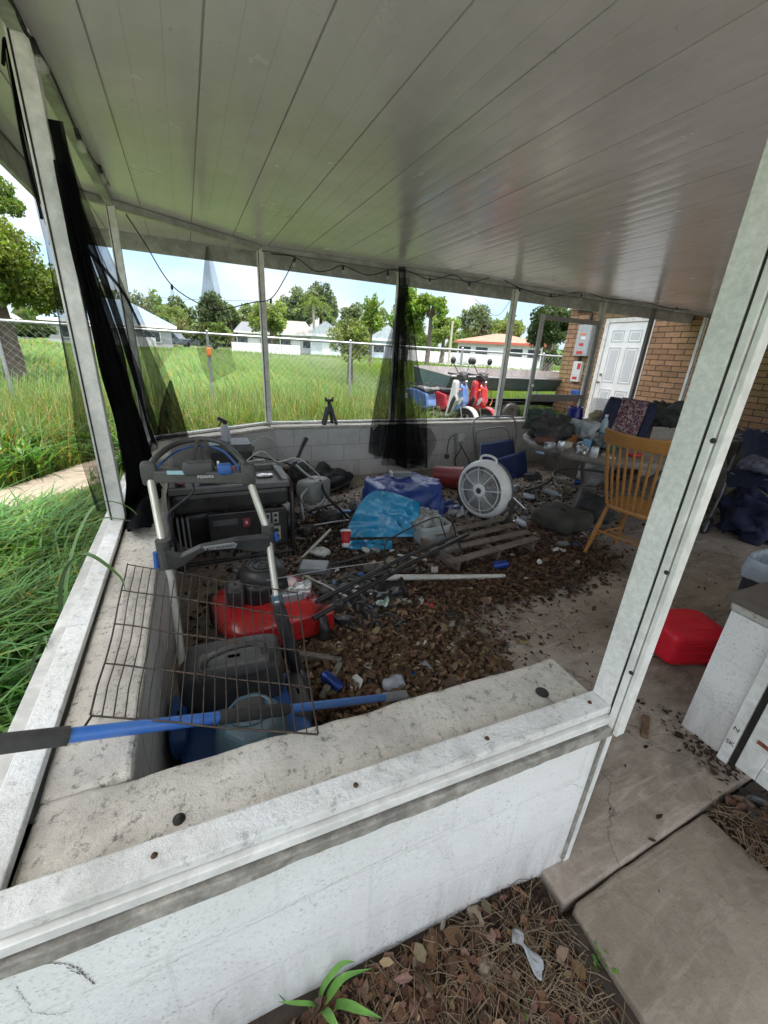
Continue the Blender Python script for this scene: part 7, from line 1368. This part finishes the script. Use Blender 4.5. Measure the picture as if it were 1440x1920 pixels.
# more broken bits among the junk, each its own piece
M_brk = [mat('broken_'+n, c, r_, var=.25, vs=15) for n, c, r_ in (('black', (.02, .02, .022), .35), ('grey', (.22, .23, .23), .5), ('white', (.6, .6, .57), .5), ('blue', (.03, .1, .3), .4), ('tan', (.3, .22, .14), .7))]
spots = [(a, b) for a, b in [(rnd.uniform(560, 760), rnd.uniform(960, 1160)) for _ in range(46)]+[(rnd.uniform(900, 1120), rnd.uniform(900, 1030)) for _ in range(34)]+[(rnd.uniform(600, 900), rnd.uniform(1150, 1300)) for _ in range(16)]]
for i, (a, b) in enumerate(spots):
    c = Zp(a, b, 0); k = i % 5; sz = rnd.uniform(.025, .075)
    if c.x < .0 or c.y < .75: continue
    mb = MB(); n_ = rnd.randint(4, 6); poly = [(math.cos(2*PI*q_/n_)*sz*rnd.uniform(.4, 1), math.sin(2*PI*q_/n_)*sz*rnd.uniform(.3, .8)) for q_ in range(n_)]
    R3 = Matrix.Rotation(rnd.uniform(0, 6.28), 4, 'Z') @ Matrix.Rotation(rnd.uniform(-.5, .5), 4, 'X'); mb.prism(poly, rnd.uniform(.003, .012), Matrix.Translation(c+V(0, 0, .018)) @ R3)
    single('plastic_shard', ['small broken black plastic piece among the floor litter', 'small broken grey plastic piece among the floor litter', 'small broken white plastic piece among the floor litter', 'small broken blue plastic piece among the floor litter', 'small torn tan card piece among the floor litter'][k], 'shard', mb, M_brk[k], c, ['black shards in the litter', 'grey shards in the litter', 'white shards in the litter', 'blue shards in the litter', 'tan card pieces in the litter'][k])

# small things crowding the table top
M_tbl = [mat('odd_'+n, c, .5, var=.2, vs=15) for n, c in (('green', (.05, .2, .12)), ('cream', (.55, .5, .4)), ('orange', (.5, .18, .04)), ('black', (.02, .02, .02)), ('lightblue', (.2, .35, .5)))]
for i, (a, b, sx, sy, sz, k, lab, nm, ct_) in enumerate(((1060, 838, .10, .07, .05, 1, 'cream carton lying among the cans on the table', 'carton', 'carton'), (1042, 852, .08, .05, .02, 3, 'flat black wallet-like case at the table front edge', 'case', 'case'), (1098, 842, .07, .07, .09, 4, 'light blue plastic tub in the middle of the table', 'tub', 'tub'), (1118, 850, .09, .06, .03, 3, 'black charger brick beside the standing white can', 'charger', 'charger'), (1140, 858, .12, .05, .02, 1, 'cream envelope at the table edge by the chair', 'envelope', 'envelope'), (1070, 828, .09, .08, .07, 2, 'small orange box half buried in the clothes heap', 'box', 'box'), (1146, 846, .06, .06, .1, 0, 'small green tin standing beside the chair crest', 'tin', 'tin'), (1012, 850, .07, .04, .015, 4, 'pale blue card at the left rim of the table', 'card', 'card'))):
    c = on(a, b); single(nm, lab, ct_, MB().box(c+V(0, 0, sz/2), (sx, sy, sz), Matrix.Rotation(i*1.1, 3, 'Z')), M_tbl[k], c, bev=.004)

# denser tangle between the generator, the tarp and the far wall
M_grime = mat('grimy_black', (.025, .023, .022), .6, var=.5, vs=12, dirt=(.12, .1, .08), ds=9, da=.4, bump=.3)
for i, (a, b, c, d, r_, k, lab) in enumerate(((575, 960, 640, 940, .012, 0, 'black bar lying behind the metal rod near the generator'), (585, 985, 655, 975, .008, 1, 'thin grey bar pointing at the blue scrap'), (600, 930, 655, 905, .014, 0, 'short black tube leaning in the rubbish below the far wall'), (560, 915, 570, 975, .010, 1, 'grey upright tube beside the generator'), (620, 1060, 705, 1035, .010, 0, 'black bar crossing the floor behind the flat rubber sheet'), (640, 1100, 735, 1068, .009, 0, 'black strip lying parallel to the folded mower handle'), (570, 1080, 650, 1120, .007, 2, 'pale stick across the flat rubber sheet'), (690, 1098, 780, 1062, .008, 0, 'dark rod just under the folded mower handle'), (930, 905, 985, 955, .010, 1, 'grey tube on the floor between the fan and the table'), (1010, 880, 1090, 890, .009, 0, 'dark pole lying on the floor behind the table leg'), (745, 1040, 800, 1050, .009, 2, 'pale stick in front of the foil bin'))):
    p, q = Zp(a, b, .03), Zp(c, d, rnd.uniform(.02, .08)); single('metal_bar' if k < 2 else 'stick', lab, 'bar' if k < 2 else 'stick', MB().tube([p, (p+q)/2+V(0, 0, rnd.uniform(-.01, .015)), q], r_, 8), (M_grime, M_gal, M_btube)[k], p)
for i, (a, b, sx, sy, sz, k, lab) in enumerate(((615, 975, .22, .14, .08, 0, 'crumpled black rag below the blue plastic scrap'), (575, 1000, .14, .12, .07, 0, 'black clump on the floor at the foot of the generator'), (665, 955, .2, .12, .07, 0, 'dark bundle squeezed behind the cyan plastic sheet'), (600, 1040, .15, .12, .04, 2, 'crumpled white paper wad near the metal rod'), (700, 1075, .16, .1, .05, 0, 'black crumpled film behind the folded mower handle'), (660, 1125, .12, .08, .05, 2, 'dirty white cloth scrap beside the torn black bag'), (735, 1060, .1, .08, .05, 1, 'brown paper wad by the end of the white pipe'), (900, 945, .14, .1, .06, 2, 'crumpled clear wrapper between the tarp and the fan'), (1000, 900, .2, .16, .1, 0, 'dark bundle on the floor behind the table'), (1150, 900, .25, .18, .12, 0, 'black bundle under the table behind the chair spindles'), (540, 965, .1, .1, .12, 2, 'grimy white jug shape squeezed beside the generator'), (625, 905, .24, .16, .1, 0, 'black refuse clump against the far wall left of the tarp'), (960, 975, .14, .1, .05, 1, 'brown paper clump behind the pallet'))):
    lump1('refuse_clump', lab, 'refuse', Zp(a, b, 0), (sx, sy, sz), (M_grime, M_crd, M_pap2)[k], 300+i, .4, 11, i*.7, n=18)
leaves('leaf_litter', 'black grime and crumbs matted over the floor between the machines', [(620, 1000, .28, .35, 2600), (720, 1100, .3, .2, 1800), (560, 1100, .25, .3, 1200), (680, 930, .5, .25, 1500), (1050, 930, .5, .35, 1600)], .014, leafmat('grime_crumb', (.02, .015, .012), rough=.8, tr=0), 131, layer=.006, lim=inn)
SKYS, SUNE, SKYMUL = .295, 5.2, (1.0, 1.05, 1.15)
# ---------------------------------------------------------------- world, sun, camera
w = bpy.data.worlds.new('World'); sc.world = w; w.use_nodes = True
t = NT(w); bg = t.n['Background']
sky = t.a('ShaderNodeTexSky', sky_type='NISHITA'); sky.sun_disc = False
SUN_D = Vector((.12, -.34, .93)).normalized()
sky.sun_elevation = math.asin(SUN_D.z); sky.sun_rotation = math.atan2(SUN_D.x, SUN_D.y); sky.air_density = 1.2; sky.dust_density = 1.5; sky.ozone_density = 1.5
tc = t.a('ShaderNodeTexCoord'); mp = t.a('ShaderNodeMapping'); mp.inputs['Scale'].default_value = (1, 1, 2.4); mp.inputs['Location'].default_value = (.3, .1, 0); t.c(tc.outputs['Generated'], mp.inputs[0])
n1 = t.a('ShaderNodeTexNoise', i_Scale=2.6, i_Detail=9., i_Roughness=.56, i_Distortion=.2); t.c(mp.outputs[0], n1.inputs[0])
f = ramp(t, n1.outputs[0], [(.44, (0, 0, 0)), (.66, (1, 1, 1))])
sx = t.a('ShaderNodeSeparateXYZ'); t.c(tc.outputs['Generated'], sx.inputs[0])
# clouds brighten toward the high sun; pale haze low down
cl = ramp(t, sx.outputs[2], [(0, (.64, .66, .67)), (.25, (.88, .87, .86)), (1, (1, .96, .9))])
cs = t.a('ShaderNodeMapRange', i_1=.2, i_2=.9, i_3=5.2, i_4=32.); t.c(sx.outputs[2], cs.inputs[0])
cv = t.a('ShaderNodeVectorMath', operation='SCALE'); t.c(cl, cv.inputs[0]); t.c(cs.outputs[0], cv.inputs['Scale'])
blue = mix(t, .6, mix(t, 1., sky.outputs[0], SKYMUL, 'MULTIPLY'), (1.9, 2.75, 3.6))
c = mix(t, f, blue, cv.outputs[0])
t.c(c, bg.inputs[0]); bg.inputs[1].default_value = SKYS
sl = bpy.data.lights.new('sun', 'SUN'); sl.energy = SUNE; sl.angle = math.radians(1.5); sl.color = (1, .95, .87)
so = bpy.data.objects.new('sun', sl); COL.objects.link(so); so.location = (0, 0, 30); so.rotation_euler = SUN_D.to_track_quat('Z', 'Y').to_euler()
cd = bpy.data.cameras.new('camera'); co = bpy.data.objects.new('camera', cd); COL.objects.link(co); sc.camera = co
M = Matrix((CR, -CD, -CF)).transposed().to_4x4(); M.translation = CAM; co.matrix_world = M
cd.sensor_fit = 'HORIZONTAL'; cd.sensor_width = 36; cd.lens = FP/1440*36; cd.clip_start = .02; cd.clip_end = 600
sc.view_settings.view_transform = 'Standard'; sc.view_settings.look = 'None'; sc.view_settings.exposure = 0; sc.view_settings.gamma = 1
sc.cycles.max_bounces = 10; sc.cycles.transparent_max_bounces = 24; sc.cycles.sample_clamp_indirect = 6
sc.cycles.use_denoising = True
